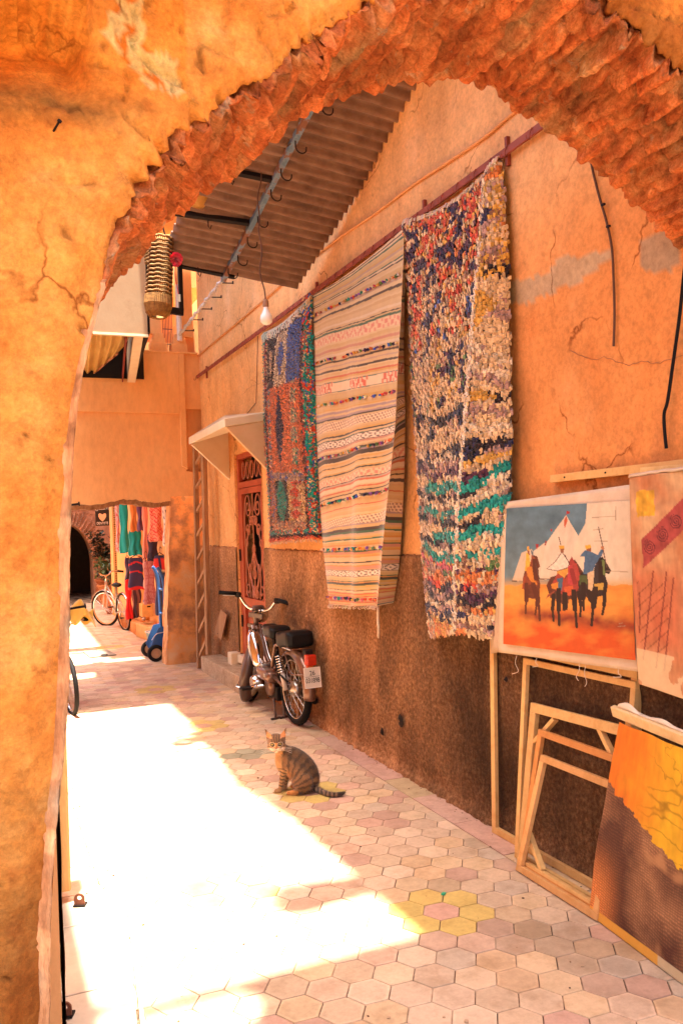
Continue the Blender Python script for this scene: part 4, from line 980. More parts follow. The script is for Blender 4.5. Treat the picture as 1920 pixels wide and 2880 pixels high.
for v0 in tuft_rows:
    for k in range(46):
        if random.random() < .22: continue
        u = (k + R_(-.3, .3)) / 46 * .86; v = v0 + .012 * u; p = wf(min(max(u, 0), 1), v); c = random.choice([RED, TEAL, YEL_, BLU, CR2, CR2, PNK, GRN, ORG, (.3, .1, .4), NAV])
        n, a, d = R2.nrm(min(max(u, .02), .98), v)
        for q in range(7):
            dd = unit(n * R_(.4, 1) + a * R_(-.8, .8) + d * R_(-.3, .9)); s_ = unit(np.cross(dd, n + V(.01, 0, 0))) * .006
            B.add([p - s_, p + s_, p + dd * R_(.014, .026) + s_, p + dd * R_(.014, .026) - s_], [(0, 1, 2, 3)], tuple(x * R_(.8, 1.2) for x in c))
B.build('tuft_rows', M_wool, t)
B = fringe(R2, [k / 60 * .86 for k in range(60)], 1.0, .02, (.66, .45, .28), .003); B.build('short_fringe', M_wool, t)['kind'] = 'stuff'; B = MB(); p = R2.p(.84, 1.0); B.tube(catmull([p, p + V(0, .01, -.08), p + V(-.005, -.005, -.14), p + V(0, .012, -.2)], 4), [.008] * 12 + [.004], 6, c3=(.6, .45, .28)); B.build('loose_tassel', M_wool, t)
# 3: blue and orange pile rug
R1 = Rug(poly_x([(606, 768), (609, 900), (613, 1010), (617, 1120), (622, 1243)], .03),
         poly_x([(702, 694), (700, 860), (704, 990), (712, 1130), (718, 1232)], [.05, .09, .10, .10, .09]),
         poly_x([(718, 682), (723, 860), (728, 1000), (733, 1130), (739, 1236)], [.03] * 5), .80, top=lambda u: .04 * math.sin(PI * min(1, u / .8)), fold=.015, seed=8)
def c1fn(u, v, i, j):
    r = random.random(); x = u / .80
    if u > .80 or x < .07 or v > .93:
        m_ = nz(u * 30, v * 22, 5.)
        if v > .975: return RED if r < .7 else ORG
        if v > .955: return DRK
        return TEAL if m_ > .12 else RED if m_ < -.2 else (CR if r < .4 else BLU if r < .65 else TEAL)
    if x < .12 or x > .95: return DRK if r < .7 else RED
    if v < .05: return DRK if r < .5 else (PUR if r < .7 else CR)
    if v < .25:
        if x > .66: return BLU if r < .9 else (.12, .2, .45)
        if .38 < x < .66:
            return BLU if abs(x - .53) + abs(v - .145) * 1.2 < .085 else CR2 if r < .9 else CR
        return DRK if (.16 < x < .38 and not (abs(v - .15) < .045 and .22 < x < .31)) else (CR if r < .7 else LIL)
    if v < .66:
        if abs(x - .5) < .085 * (1 - abs(v - .46) / .2): return NAV if r < .85 else DRK
        if abs(x - .2) < .045 and abs(((v * 14) % 1) - .5) < .36: return (CR if r < .5 else TEAL if r < .7 else BLU)
        if abs(x - .82) < .065 and abs(((v * 11) % 1) - .5) < .36: return (CR if r < .5 else TEAL if r < .7 else LIL)
        return (.80, .20, .06) if r < .85 else ORG
    if v < .70: return LIL if r < .6 else (BLU if r < .8 else CR)
    if v < .885:
        if .33 < x < .62: return (TEAL if abs(x - .47) < .10 * (1 - (abs(v - .795) / .1) ** 2) + .01 else DRK)
        if x < .33: return ORG if r < .5 else (LIL if r < .8 else BLU)
        return RED if abs(((v * 20) % 1) - .5) > abs(x - .78) * 4 else (CR if r < .8 else YEL_)
    return (LIL if r < .5 else ORG if r < .75 else CR)
t = thing('blue_orange_rug', 'smaller pile rug with blue and orange panels, farthest of the three hanging rugs', 'rug', R1.p(.5, 0), 'rugs hanging on the alley wall')
B = MB(); B.grid(R1.p, 26, 40, lambda u, v: (.3, .2, .14)); B.build('woven_back', M_wool, t, smooth=True)
tufts(R1, 56, 110, c1fn, l=(.014, .024), w=(.012, .02), strands=2, jit=.3).build('pile', M_wool, t)
B = MB()
for k in range(60):
    p = R1.p(k / 60, 0); B.tube([p + V(0, 0, .015), p + V(-.02, R_(-.015, .015), -.015), p + V(-.02, R_(-.02, .02), -.07 * R_(.7, 1.2))], .005, 5, c3=random.choice([(.7, .62, .5), (.45, .55, .45), (.7, .6, .45)]))
B.build('top_fringe', M_wool, t)
fringe(R1, [k / 50 for k in range(50)], 1.0, .035, (.6, .42, .26), .003).build('end_fringe', M_wool, t)['kind'] = 'stuff'
B = MB()
p = R1.p(.92, 0)
for k in range(40):
    q = p + V(-.02 + R_(-.02, .02), R_(-.06, .05), R_(-.22, .03)); B.tube([q, q + V(-.015, R_(-.02, .02), -.03)], .007, 5, c3=random.choice([BLU, TEAL, RED, CR, (.3, .1, .4)]))
B.build('corner_tassels', M_wool, t)
random.seed(21)

# ---------------------------------------------------------------- battens, stretcher frames and canvases on the right
q0, q1 = onwall(1266, 1100, .02), onwall(1620, 1060, .02)
t = thing('wall_batten', 'plain wooden batten nailed across the orange wall above the canvases', 'batten', q0); b = MB(); b.beam(q0, q1, .02, .034); b.build('batten', M_pine, t, bevel=.002)
for k in (.12, .42):
    b = MB(); q = lerp(q0, q1, k); b.tube([q + V(-.008, 0, 0), q + V(-.014, 0, 0)], .004, 6); b.build('nail_head', M_dark, t)
q0, q1 = at(1472, 1080, X=2.36), at(1640, 1068, X=2.36)
b = MB(); b.beam(q0, q1, .016, .02, c3=(1.15, 1.3, 1.5)); t = thing('pale_batten', 'short pale batten lying on top edge of the red canvas', 'batten', q0); b.build('strip', M_pine, t, bevel=.001)

def frame(label, BL, TL, BR, TR, w_=.034, th=.022, braces=(), parts=('l', 'r', 'b', 't'), tint=(1, 1, 1)):
    """a stretcher frame through four corners (outer edge)"""
    BL, TL, BR, TR = [np.asarray(p, float) for p in (BL, TL, BR, TR)]
    t = thing('stretcher_frame', label, 'frame', BL, 'wooden stretcher frames leaning on the wall')
    nrm = unit(np.cross(BR - BL, TL - BL)); ux = unit(BR - BL); uz = unit(TL - BL)
    def bar(a, b, inn, nm, tt=None):
        B = MB(); o = inn * w_ / 2; B.prism([a, b, b + inn * w_, a + inn * w_], nrm * th, tuple(np.array(tint) * R_(.85, 1.12))); B.build(nm, M_pine, t, bevel=.002)
    if 'b' in parts: bar(BL, BR, uz, 'bottom_bar')
    if 't' in parts: bar(TL, TR, -uz, 'top_bar')
    if 'l' in parts: bar(BL + uz * w_, TL - uz * w_, ux, 'side_bar')
    if 'r' in parts: bar(BR + uz * w_, TR - uz * w_, -ux, 'side_bar')
    for (c, dx, dz) in braces:
        a = c + ux * dx * .17 + uz * dz * w_; e = c + uz * dz * .17 + ux * dx * w_
        B = MB(); B.beam(a + nrm * th * .4, e + nrm * th * .4, th * .7, .026, up=nrm); B.build('corner_brace', M_pine, t)
    return t
def lean(x, y, X, x2, y2, X2): return at(x, y, X=X), at(x2, y2, X=X2)
G0 = lambda x, y: at(x, y, Z=.003)
# A upright frame behind the horsemen canvas
BL = G0(1137, 1910); TL = at(1132, 1470, X=2.385); w0 = 1.05
BR = BL + V(.0, -w0, 0); TR = TL + V(0, -w0, 0)
BR[0] = 2.36
frame('tall thin stretcher frame standing upright, farthest left of the leaning frames', BL, TL, BR, TR)
# B tall frame with its top bar just under the horsemen canvas
BL = G0(1189, 1968); TL = at(1209, 1511, X=2.375); TR = at(1468, 1566, X=2.375); BR = V(BL[0], TR[1] + .02, .003)
frame('tall stretcher frame whose top bar shows just under the horsemen canvas', BL, TL, BR, TR, w_=.028)
# C
BL = G0(1196, 1990); TL = at(1228, 1614, X=2.345); TR = at(1450, 1670, X=2.345); BR = V(BL[0], TR[1] + .0, .003)
frame('stretcher frame with diagonal corner braces, third from the wall', BL, TL, BR, TR, w_=.042, th=.026, braces=((TL, 1, -1), (TR, -1, -1), (BL, 1, 1)))
# D
BL = G0(1205, 1990); BL[0] -= .02; TL = at(1244, 1674, X=2.31); TR = at(1440, 1742, X=2.31); BR = V(BL[0], TR[1], .003)
frame('worn reddish stretcher frame in front of the braced one', BL, TL, BR, TR, w_=.03, tint=(.85, .6, .45))
# E
BL = G0(1194, 1997); BL[0] -= .005; TL = at(1250, 1733, X=2.27); TR = at(1430, 1803, X=2.27); BR = G0(1370, 2117); BR[0] = BL[0] - .005
frame('lowest front stretcher frame with a pinkish top bar, resting on the tiles', BL, TL, BR, TR, w_=.03, tint=(.95, .85, .85))
# post behind the red canvas
BL = V(2.36, 2.33, .003); TL = V(2.385, 2.33, 1.3); BR = V(2.36, 1.7, .003); TR = V(2.385, 1.7, 1.3)
frame('stretcher frame standing behind the red canvas, only one upright bar showing', BL, TL, BR, TR, w_=.045)

# --- canvases: painted surfaces
def raster(B, corners, fn, nu, nv, off=None):
    TL, TR, BR, BL = [np.asarray(c, float) for c in corners]
    n = unit(np.cross(TR - TL, BL - TL)); n = n if n[0] < 0 else -n
    def p(u, v):
        q = lerp(lerp(TL, TR, u), lerp(BL, BR, u), v); return q + n * (off(u, v) if off else 0)
    B.grid(p, nu, nv, fn); return n
# 1: horsemen before tents
S = lambda *px: [(px[i], px[i + 1]) for i in range(0, len(px), 2)]
def bil(u, v):   # canvas fraction -> survey of the painting
    TLp, TRp, BRp, BLp = (322, 455), (1215, 398), (1240, 1535), (300, 1420)
    a = lerp(np.array(TLp, float), np.array(TRp, float), u); c = lerp(np.array(BLp, float), np.array(BRp, float), u); return lerp(a, c, v)
skyc = lambda x, y: np.array([.10, .17, .20]) * (1 + .9 * fbm(x / 160, y / 130, 3, 4)) + np.array([.03, .03, .02]) * ss(500, 900, y)
tents = [(S(380, 975, 462, 772, 545, 745, 640, 972), (.58, .45, .30)), (S(540, 968, 560, 760, 640, 705, 700, 680, 720, 965), (.64, .50, .34)), (S(600, 966, 660, 700, 800, 500, 845, 580, 890, 655, 850, 940), (.66, .52, .36)), (S(800, 950, 890, 650, 935, 560, 944, 398, 1245, 380, 1245, 1040, 860, 1020), (.68, .54, .36))]
shapes = [  # (polygon, colour) painted back to front
 (S(798, 505, 803, 470, 826, 476, 822, 492, 806, 490), (.35, .02, .02)), (S(790, 600, 785, 540, 800, 505, 812, 540), (.50, .10, .04)),
 (S(686, 600, 700, 602, 698, 620, 690, 616), (.4, .03, .03)), (S(650, 685, 662, 690, 655, 720, 645, 722), (.3, .04, .03)), (S(575, 710, 600, 712, 596, 730, 582, 752), (.35, .03, .03)),
 # left rider and horse
 (S(470, 960, 490, 900, 540, 870, 560, 790, 590, 800, 612, 872, 600, 885, 588, 880, 612, 1000, 605, 1080, 560, 1105, 490, 1090), (.13, .035, .015)), (S(660, 1010, 690, 950, 760, 930, 835, 930, 840, 850, 866, 822, 885, 850, 925, 915, 910, 945, 885, 930, 915, 1010, 905, 1095, 800, 1115, 690, 1100), (.11, .028, .015)), (S(885, 960, 915, 915, 985, 905, 1020, 900, 1025, 830, 1050, 800, 1075, 845, 1105, 905, 1090, 930, 1062, 915, 1085, 1000, 1075, 1075, 990, 1100, 900, 1085), (.035, .02, .016)),
 (S(505, 730, 520, 725, 526, 760, 512, 770), (.70, .35, .03)), (S(508, 760, 524, 758, 530, 790, 514, 795), (.30, .10, .04)), (S(500, 770, 525, 790, 535, 850, 520, 905, 488, 905, 495, 840), (.72, .40, .05)), (S(535, 750, 556, 770, 560, 830, 548, 800), (.12, .14, .16)),
 (S(540, 820, 566, 800, 590, 900, 596, 1000, 575, 1020, 530, 1000, 500, 1010, 482, 980, 500, 900, 525, 880), (.22, .05, .02)), (S(500, 880, 545, 870, 575, 960, 590, 1005, 555, 1000, 510, 940), (.58, .20, .03)), (S(482, 930, 495, 960, 482, 1035, 464, 1030), (.30, .06, .02)),
 (S(484, 1000, 515, 1000, 505, 1100, 498, 1200, 488, 1200, 492, 1100), (.14, .03, .015)), (S(530, 1010, 575, 1010, 600, 1120, 612, 1255, 600, 1255, 588, 1140), (.15, .03, .015)), (S(510, 1030, 530, 1035, 515, 1130, 500, 1120), (.10, .03, .015)), (S(590, 1105, 602, 1105, 606, 1150, 596, 1150), (.7, .55, .4)),
 (S(540, 800, 548, 785, 556, 800, 572, 812, 570, 868, 556, 882, 545, 850), (.30, .08, .03)), (S(553, 815, 561, 815, 560, 865, 556, 868), (.66, .48, .34)),
 # middle rider
 (S(752, 722, 790, 720, 792, 745, 756, 748), (.72, .38, .04)), (S(760, 745, 790, 742, 786, 775, 768, 780), (.28, .10, .04)), (S(768, 775, 800, 790, 830, 850, 820, 880, 740, 905, 662, 888, 720, 840, 745, 770), (.72, .56, .40)), (S(740, 905, 820, 850, 830, 900, 790, 960, 740, 960), (.66, .30, .05)),
 (S(820, 850, 845, 800, 870, 850, 900, 960, 880, 975, 850, 900), (.30, .04, .03)), (S(725, 835, 770, 770, 800, 792, 832, 855, 822, 884, 742, 908, 660, 890), (.12, .07, .05)), (S(730, 838, 772, 776, 798, 798, 824, 853, 816, 878, 744, 902, 668, 888), (.74, .60, .44)), (S(700, 1000, 745, 920, 800, 960, 850, 860, 872, 850, 885, 950, 895, 1030, 850, 1080, 790, 1075, 740, 1060), (.34, .05, .03)), (S(820, 870, 865, 855, 880, 940, 860, 1010, 820, 1000), (.45, .05, .05)), (S(740, 960, 785, 950, 775, 1040, 750, 1060), (.06, .12, .17)), (S(695, 1000, 750, 985, 745, 1040, 700, 1030), (.62, .22, .03)), (S(790, 1020, 855, 1010, 860, 1080, 800, 1085), (.55, .10, .03)), (S(735, 1040, 690, 1080, 655, 1105, 670, 1075), (.28, .06, .03)),
 (S(725, 1050, 765, 1060, 760, 1180, 762, 1290, 745, 1290, 740, 1180), (.07, .035, .02)), (S(850, 1060, 870, 1060, 878, 1200, 885, 1300, 872, 1300, 862, 1180), (.07, .03, .02)), (S(765, 1080, 825, 1080, 820, 1170, 795, 1195, 775, 1185, 800, 1160, 770, 1140), (.10, .035, .02)),
 (S(846, 850, 852, 832, 862, 848, 880, 852, 908, 955, 892, 980, 876, 960, 856, 900), (.36, .05, .035)),
 # right rider
 (S(935, 722, 972, 715, 976, 740, 940, 748), (.72, .38, .04)), (S(942, 748, 975, 738, 976, 775, 955, 782), (.26, .08, .03)), (S(935, 755, 985, 770, 1020, 790, 1050, 735, 1062, 745, 1045, 800, 1010, 850, 985, 920, 925, 930, 935, 800, 900, 800), (.07, .13, .20)), (S(1040, 730, 1058, 728, 1060, 755, 1042, 752), (.5, .18, .06)),
 (S(1010, 850, 1045, 810, 1065, 850, 1060, 960, 1040, 1040, 990, 1050, 930, 1020, 900, 1010, 905, 940, 985, 930), (.045, .03, .025)), (S(1030, 830, 1060, 850, 1068, 920, 1050, 930, 1040, 870), (.16, .18, .05)), (S(898, 935, 950, 940, 955, 1000, 900, 1005), (.08, .10, .03)), (S(955, 920, 1000, 900, 990, 1040, 960, 1060), (.62, .42, .22)), (S(1000, 1000, 1060, 990, 1055, 1040, 1000, 1045), (.5, .3, .05)),
 (S(905, 1010, 945, 1020, 930, 1100, 932, 1180, 922, 1185, 918, 1100), (.05, .025, .02)), (S(985, 1040, 1025, 1045, 1000, 1150, 985, 1290, 972, 1290, 985, 1150), (.05, .025, .02)), (S(940, 1060, 990, 1110, 985, 1140, 960, 1120), (.07, .03, .02)),
 (S(1018, 838, 1030, 812, 1046, 806, 1058, 830, 1080, 905, 1066, 935, 1048, 915, 1030, 880), (.025, .018, .016)), (S(1030, 838, 1042, 830, 1066, 905, 1058, 915), (.15, .20, .07)),
]
K1, K2 = (.10, .025, .012), (.03, .015, .01)
legs = [((590, 1060), (582, 1150), 12, K1), ((582, 1150), (570, 1215), 8, K1), ((715, 1080), (705, 1180), 14, K2), ((705, 1180), (712, 1260), 9, K2), ((895, 1060), (910, 1150), 13, K2), ((910, 1150), (905, 1230), 8, K2), ((1065, 1050), (1062, 1150), 12, K2), ((1062, 1150), (1050, 1215), 8, K2), ((500, 1000), (498, 1110), 18, K1), ((498, 1110), (492, 1205), 8, K1), ((555, 1000), (598, 1120), 20, K1), ((598, 1120), (605, 1255), 9, K1), ((565, 830), (585, 960), 23, K1), ((748, 1040), (752, 1180), 20, K2), ((752, 1180), (754, 1292), 9, K2), ((858, 1050), (872, 1180), 19, K2), ((872, 1180), (880, 1305), 9, K2), ((795, 1070), (800, 1170), 21, K2), ((925, 1000), (928, 1100), 18, K2), ((928, 1100), (930, 1185), 8, K2), ((1008, 1030), (992, 1160), 20, K2), ((992, 1160), (980, 1292), 9, K2), ((960, 1050), (985, 1120), 16, K2), ((845, 900), (868, 990), 16, (.25, .03, .025)), ((1040, 850), (1045, 970), 24, K2), ((1055, 830), (1062, 930), 7, (.14, .18, .05))]
lines = [((750, 660), (765, 715)), ((1022, 590), (1050, 725)), ((790, 790), (830, 850)), ((575, 850), (605, 960)), ((1055, 760), (1078, 880)), ((380, 975), (420, 975)), ((600, 962), (725, 962)), ((1075, 905), (1200, 912)), ((980, 520), (1130, 510)), ((1130, 440), (1130, 540)), ((1050, 600), (990, 610)), ((1000, 690), (1080, 692)), ((1145, 1300), (1185, 1295)), ((1150, 1280), (1170, 1275))]
def segd(x, y, a, b):
    dx, dy = b[0] - a[0], b[1] - a[1]; t = min(1, max(0, ((x - a[0]) * dx + (y - a[1]) * dy) / (dx * dx + dy * dy))); return math.hypot(x - a[0] - t * dx, y - a[1] - t * dy)
for q in shapes: pass
bbs = [(min(p[0] for p in s), max(p[0] for p in s), min(p[1] for p in s), max(p[1] for p in s)) for s, c in shapes]
def horse_fn(u, v):
    x, y = bil(u, v); hz_ = 1000 + 30 * nz(x / 90, 3.)
    if y < hz_:
        c = skyc(x, y)
        for pg, cc in tents:
            if inpoly(x, y, pg): c = np.array(cc) * (1 + .22 * fbm(x / 50, y / 140, 5, 3))
        if y > 930: c = lerp(c, np.array([.62, .34, .10]), ss(930, 1040, y))
    else:
        k = fbm(x / 190, y / 90, 8, 5); c = lerp(np.array([.70, .30, .05]), np.array([.58, .085, .012]), min(1, max(0, ss(1000, 1500, y) + k * 1.1)))
        d = math.exp(-((y - 1200 - (x - 430) * .12 + 40 * nz(x / 80, 1.)) / 48) ** 2) * ss(400, 470, x); c = lerp(c, np.array([.20, .03, .015]), min(1, d * (.75 + .8 * fbm(x / 70, y / 60, 2, 3))))
    for (pg, cc), b in zip(shapes, bbs):
        if b[0] <= x <= b[1] and b[2] <= y <= b[3] and inpoly(x, y, pg): c = np.array(cc) * (1 + .25 * nz(x / 18, y / 18, 2.))
    for a, b, w_, cc in legs:
        if min(a[0], b[0]) - 14 < x < max(a[0], b[0]) + 14 and min(a[1], b[1]) - 14 < y < max(a[1], b[1]) + 14 and segd(x, y, a, b) < w_: c = np.array(cc)
    for a, b in lines:
        if segd(x, y, a, b) < 3.2: c = np.array([.10, .05, .035]) if a[1] > 585 and a[0] < 1060 and not (a[0] in (1050, 1000)) else lerp(c, np.array([.34, .22, .13]), .7)
    return np.clip(c, 0, 1)
XT, XB = 2.335, 2.285
cTL, cBL, cTR, cBR = at(1154, 1154, X=XT), at(1144, 1498, X=XB), at(1462, 1111, X=XT), at(1472, 1544, X=XB)
iTL, iBL, iTR, iBR = at(1166, 1168, X=XT - .002), at(1158.5, 1479, X=XB - .002), at(1450, 1150, X=XT - .002), at(1462, 1516.5, X=XB - .002)
hp = thing('horsemen_painting', 'unframed canvas painting of three horsemen before white tents on orange sand', 'painting', cBL)
wav = lambda u, v: .002 * math.sin(u * 7 + v * 3) + .006 * math.sin(PI * u) * math.sin(PI * v)
b = MB(); raster(b, (cTL, cTR, cBR, cBL), lambda u, v: (1, 1, 1), 30, 40, wav); o = b.build('canvas', M_canvas, hp, smooth=True, solid=.002)
b = MB(); raster(b, (iTL, iTR, iBR, iBL), horse_fn, 230, 240, lambda u, v: wav(u, v) + .009); b.build('painted_image', M_paint, o, smooth=True)
b = MB(); f1 = [at(1126, 1208, X=2.385), at(1117, 1230, X=2.39), at(1125, 1502, X=2.375)]
b.grid(lambda u, v: lerp(lerp(cTL, cBL, v), polyline(f1, v), u) + V(-.006 * math.sin(PI * u), 0, 0), 8, 24, lambda u, v: (.78, .74, .70)); b.build('folded_edge', M_canvas, hp, smooth=True, solid=.002)
for (x, y, l) in ((1186, 1505, .09), (1232, 1512, .04), (1330, 1524, .07), (1345, 1526, .09), (1420, 1536, .035)):
    b = MB(); p = at(x, y, X=XB); b.tube(catmull([p, p + V(-.01, R_(-.01, .01), -l * .4), p + V(-.006, R_(-.02, .02), -l * .8), p + V(-.012, R_(-.03, .03), -l)], 4), .0016, 4); b.build('loose_thread', M_canvas, hp)
# 2: red relief canvas, cut by the picture's edge
X2a, X2b = 2.275, 2.245
cTL, cBL = at(1445, 1097, X=X2a), at(1464, 1571, X=X2b); cTR = cTL + V(.02, -.62, .02); cBR = cBL + V(.02, -.62, -.05)
rp_ = thing('red_canvas', 'unframed reddish relief canvas with a yellow square and dark spirals at right edge', 'painting', cBL)
def red_fn(u, v):
    # u over .62 m
    a = u * .62; z = v * .80; n1 = fbm(a * 6, z * 5, 4, 5); n2 = fbm(a * 25, z * 25, 9, 3)
    c = lerp(np.array([.46, .15, .05]), np.array([.60, .35, .16]), min(1, max(0, .5 + n1 * 1.6)))
    rz = ss(.30, .42, z) * ss(.72, .6, z); c = lerp(c, np.array([.52, .13, .05]), min(1, rz * ss(.18, .08, abs(a - .1)) * (.8 + n1)))
    if .035 < a + .01 * n2 < .125 and .055 < z + .01 * n2 < .155: c = np.array([.66, .34, .03]) * (1 + .5 * n2)
    bd_ = z - (.30 - (a - .05) * .75)
    if abs(bd_) < .055 and a > .055 + .01 * n2:
        c = np.array([.36, .06, .045]) * (1 + .4 * n2)
        for k in range(5):
            cx_ = .09 + .062 * k; cz = .30 - (cx_ - .05) * .75; r = math.hypot(a - cx_, z - cz); th = math.atan2(z - cz, a - cx_)
            if r < .028 and abs(((r / .009 - th / (2 * PI)) % 1) - .5) < .22: c = np.array([.12, .02, .02])
    c = c * (1 + .35 * n2 + .3 * fbm(a * 70, z * 12, 21., 3))
    for (x0, z0, x1, z1) in ((.10, .36, .03, .70), (.16, .36, .09, .72), (.19, .38, .13, .72), (.03, .45, .02, .6)):
        if segd(a, z, (x0, z0), (x1, z1)) < .0035: c = np.array([.26, .06, .03])
    if .02 < a < .16 and .40 < z < .66 and (abs(((a * .8 + z) / .045) % 1 - .5) < .06): c = c * .55
    if z > .66 and n1 > -.05: c = lerp(c, np.array([.72, .50, .26]), .7)
    return np.clip(c, 0, 1)
b = MB(); raster(b, (cTL, cTR, cBR, cBL), red_fn, 170, 200, lambda u, v: .005 * math.sin(u * 9 + v * 4) + .003 * fbm(u * 12, v * 14, 3, 3)); b.build('painted_canvas', M_paint, rp_, smooth=True, solid=.003)
b = MB(); b.grid(lambda u, v: lerp(cTL, cTR, u) + V(-.006 + .012 * v, 0, .012 * math.sin(v * PI) + .012 * abs(nz(u * 9, 2.)) * (1 - v)), 30, 4, lambda u, v: (1, 1, 1)); b.build('folded_hem', M_canvas, rp_, smooth=True, solid=.003)
# 3: snake-skin canvas leaning at the front
bT0, bT1 = at(1408, 1632, X=2.262), at(1590, 1706, X=2.235); dT = bT1 - bT0; dT = unit(dT)
bT1 = bT0 + dT * .72
g0, g1 = at(1352, 2100, Z=.004), at(1568, 2262, Z=.004); dB = unit(g1 - g0); g1 = g0 + dB * 1.0
sn = thing('snakeskin_canvas', 'large canvas with brown snakeskin texture and orange top leaning on the floor', 'painting', g0)
cT0 = bT0 + dT * .05 + V(-.012, 0, -.03); cT1 = bT1 + V(-.012, 0, -.03)
def sn_fn(u, v):
    a = u * .85; z = v * .9; n1 = fbm(a * 5, z * 4, 14, 5); n2 = fbm(a * 22, z * 20, 3, 3)
    edge = .30 + .42 * u + .05 * n2 + .03 * n1
    if v < edge:
        c = lerp(np.array([.68, .17, .01]), np.array([.70, .38, .015]), min(1, max(0, u * 2.2 - .15 + n1 * .9)))
        c = c * (1 - .45 * ss(.05, .0, abs(nz(a * 5 + .4 * n2, z * 13, 6.))) * ss(.2, .4, u)) * (1 + .35 * fbm(a * 30, z * 7, 5., 3))
        return np.clip(c, 0, 1)
    wv = z + .03 * math.sin(a * 9 + 1) + .05 * n1
    s1 = math.sin(wv * 2 * PI / .0125) ; s2 = math.sin((a + .02 * n1) * 2 * PI / .012)
    base = lerp(np.array([.075, .026, .014]), np.array([.27, .125, .055]), min(1, max(0, .38 + n1 * 1.9)))
    base = lerp(base, np.array([.60, .20, .05]), ss(.22, .03, u) * ss(.55, .9, v) * .9)
    if s1 > .45: base = base * (1.75 if s2 < .55 else 1.15)
    blot = nz(a * 13, z * 9, 33.)
    base = lerp(base, np.array([.48, .23, .09]), ss(.28, .6, blot) * ss(.2, .4, u) * .8)
    if v > .95: base = lerp(base, np.array([.74, .36, .05]) if u < .42 else np.array([.6, .46, .26]), .9)
    return np.clip(base, 0, 1)
b = MB(); raster(b, (cT0, cT1, g1, g0), sn_fn, 240, 260, lambda u, v: .022 * math.sin(PI * v) * (.5 + .5 * nz(u * 3, v * 2)) + .006 * math.sin(u * 20) * (1 - v) * ss(.5, 0, v)); b.build('painted_canvas', M_paint, sn, smooth=True, solid=.003)
b = MB(); b.beam(bT0, bT1, .022, .042, up=(-.3, 0, 1), c3=(1.12, 1.35, 1.8)); b.build('top_bar', M_pine, sn, bevel=.002)
b = MB()
b.grid(lambda u, v: lerp(bT0 + dT * .03, bT1, u) + V(-.004 + .02 * v, 0, .024 + .03 * max(0, nz(u * 7, 1.) + .3) * math.sin(PI * v) * ss(.8, .1, u)), 40, 6, lambda u, v: (1.15, 1.2, 1.25)); b.build('turned_edge', M_canvas, sn, smooth=True, solid=.002)
b = MB(); b.beam(g0 + V(.03, .0, .02), g1 + V(.03, 0, .02), .02, .035); b.build('bottom_bar', M_pine, sn)
b = MB(); b.beam(g0 + V(.05, -.06, .04), bT0 + V(.03, -.06, -.03), .02, .035, up=(0, 1, 0)); b.build('side_bar', M_pine, sn)

# ---------------------------------------------------------------- moped
RW = V(2.275, 6.40, .285); FWc = V(2.225, 7.47, .275)
fx = unit(V(FWc[0] - RW[0], FWc[1] - RW[1], 0)); fl = V(-fx[1], fx[0], 0)       # forward, left
up = V(0, 0, 1)
MP = lambda x, y, z: V(RW[0], RW[1], 0) + fx * x + fl * y + up * z
WB = 1.07
STE = math.radians(-38)
HD = MP(.86, 0, .78); SA = unit(MP(.86, 0, .78) - MP(1.0, 0, .3))                # steering axis
rotS = np.array(Matrix.Rotation(STE, 3, Vector(tuple(SA))))
def ST(p): return HD + rotS @ (np.asarray(p, float) - HD)
mo_ = thing('moped', 'old chrome and brown moped with two black seats parked against the brown wall base', 'moped', MP(.5, 0, 0))
M_tank = flat('tank_chrome', (.60, .56, .55), rough=.12, metal=1, var=.06)
M_fender = flat('dark_fender', (.085, .05, .038), rough=.35, metal=.3, coat=.3)
M_ivory = flat('ivory_tube', (.5, .42, .34), rough=.4)
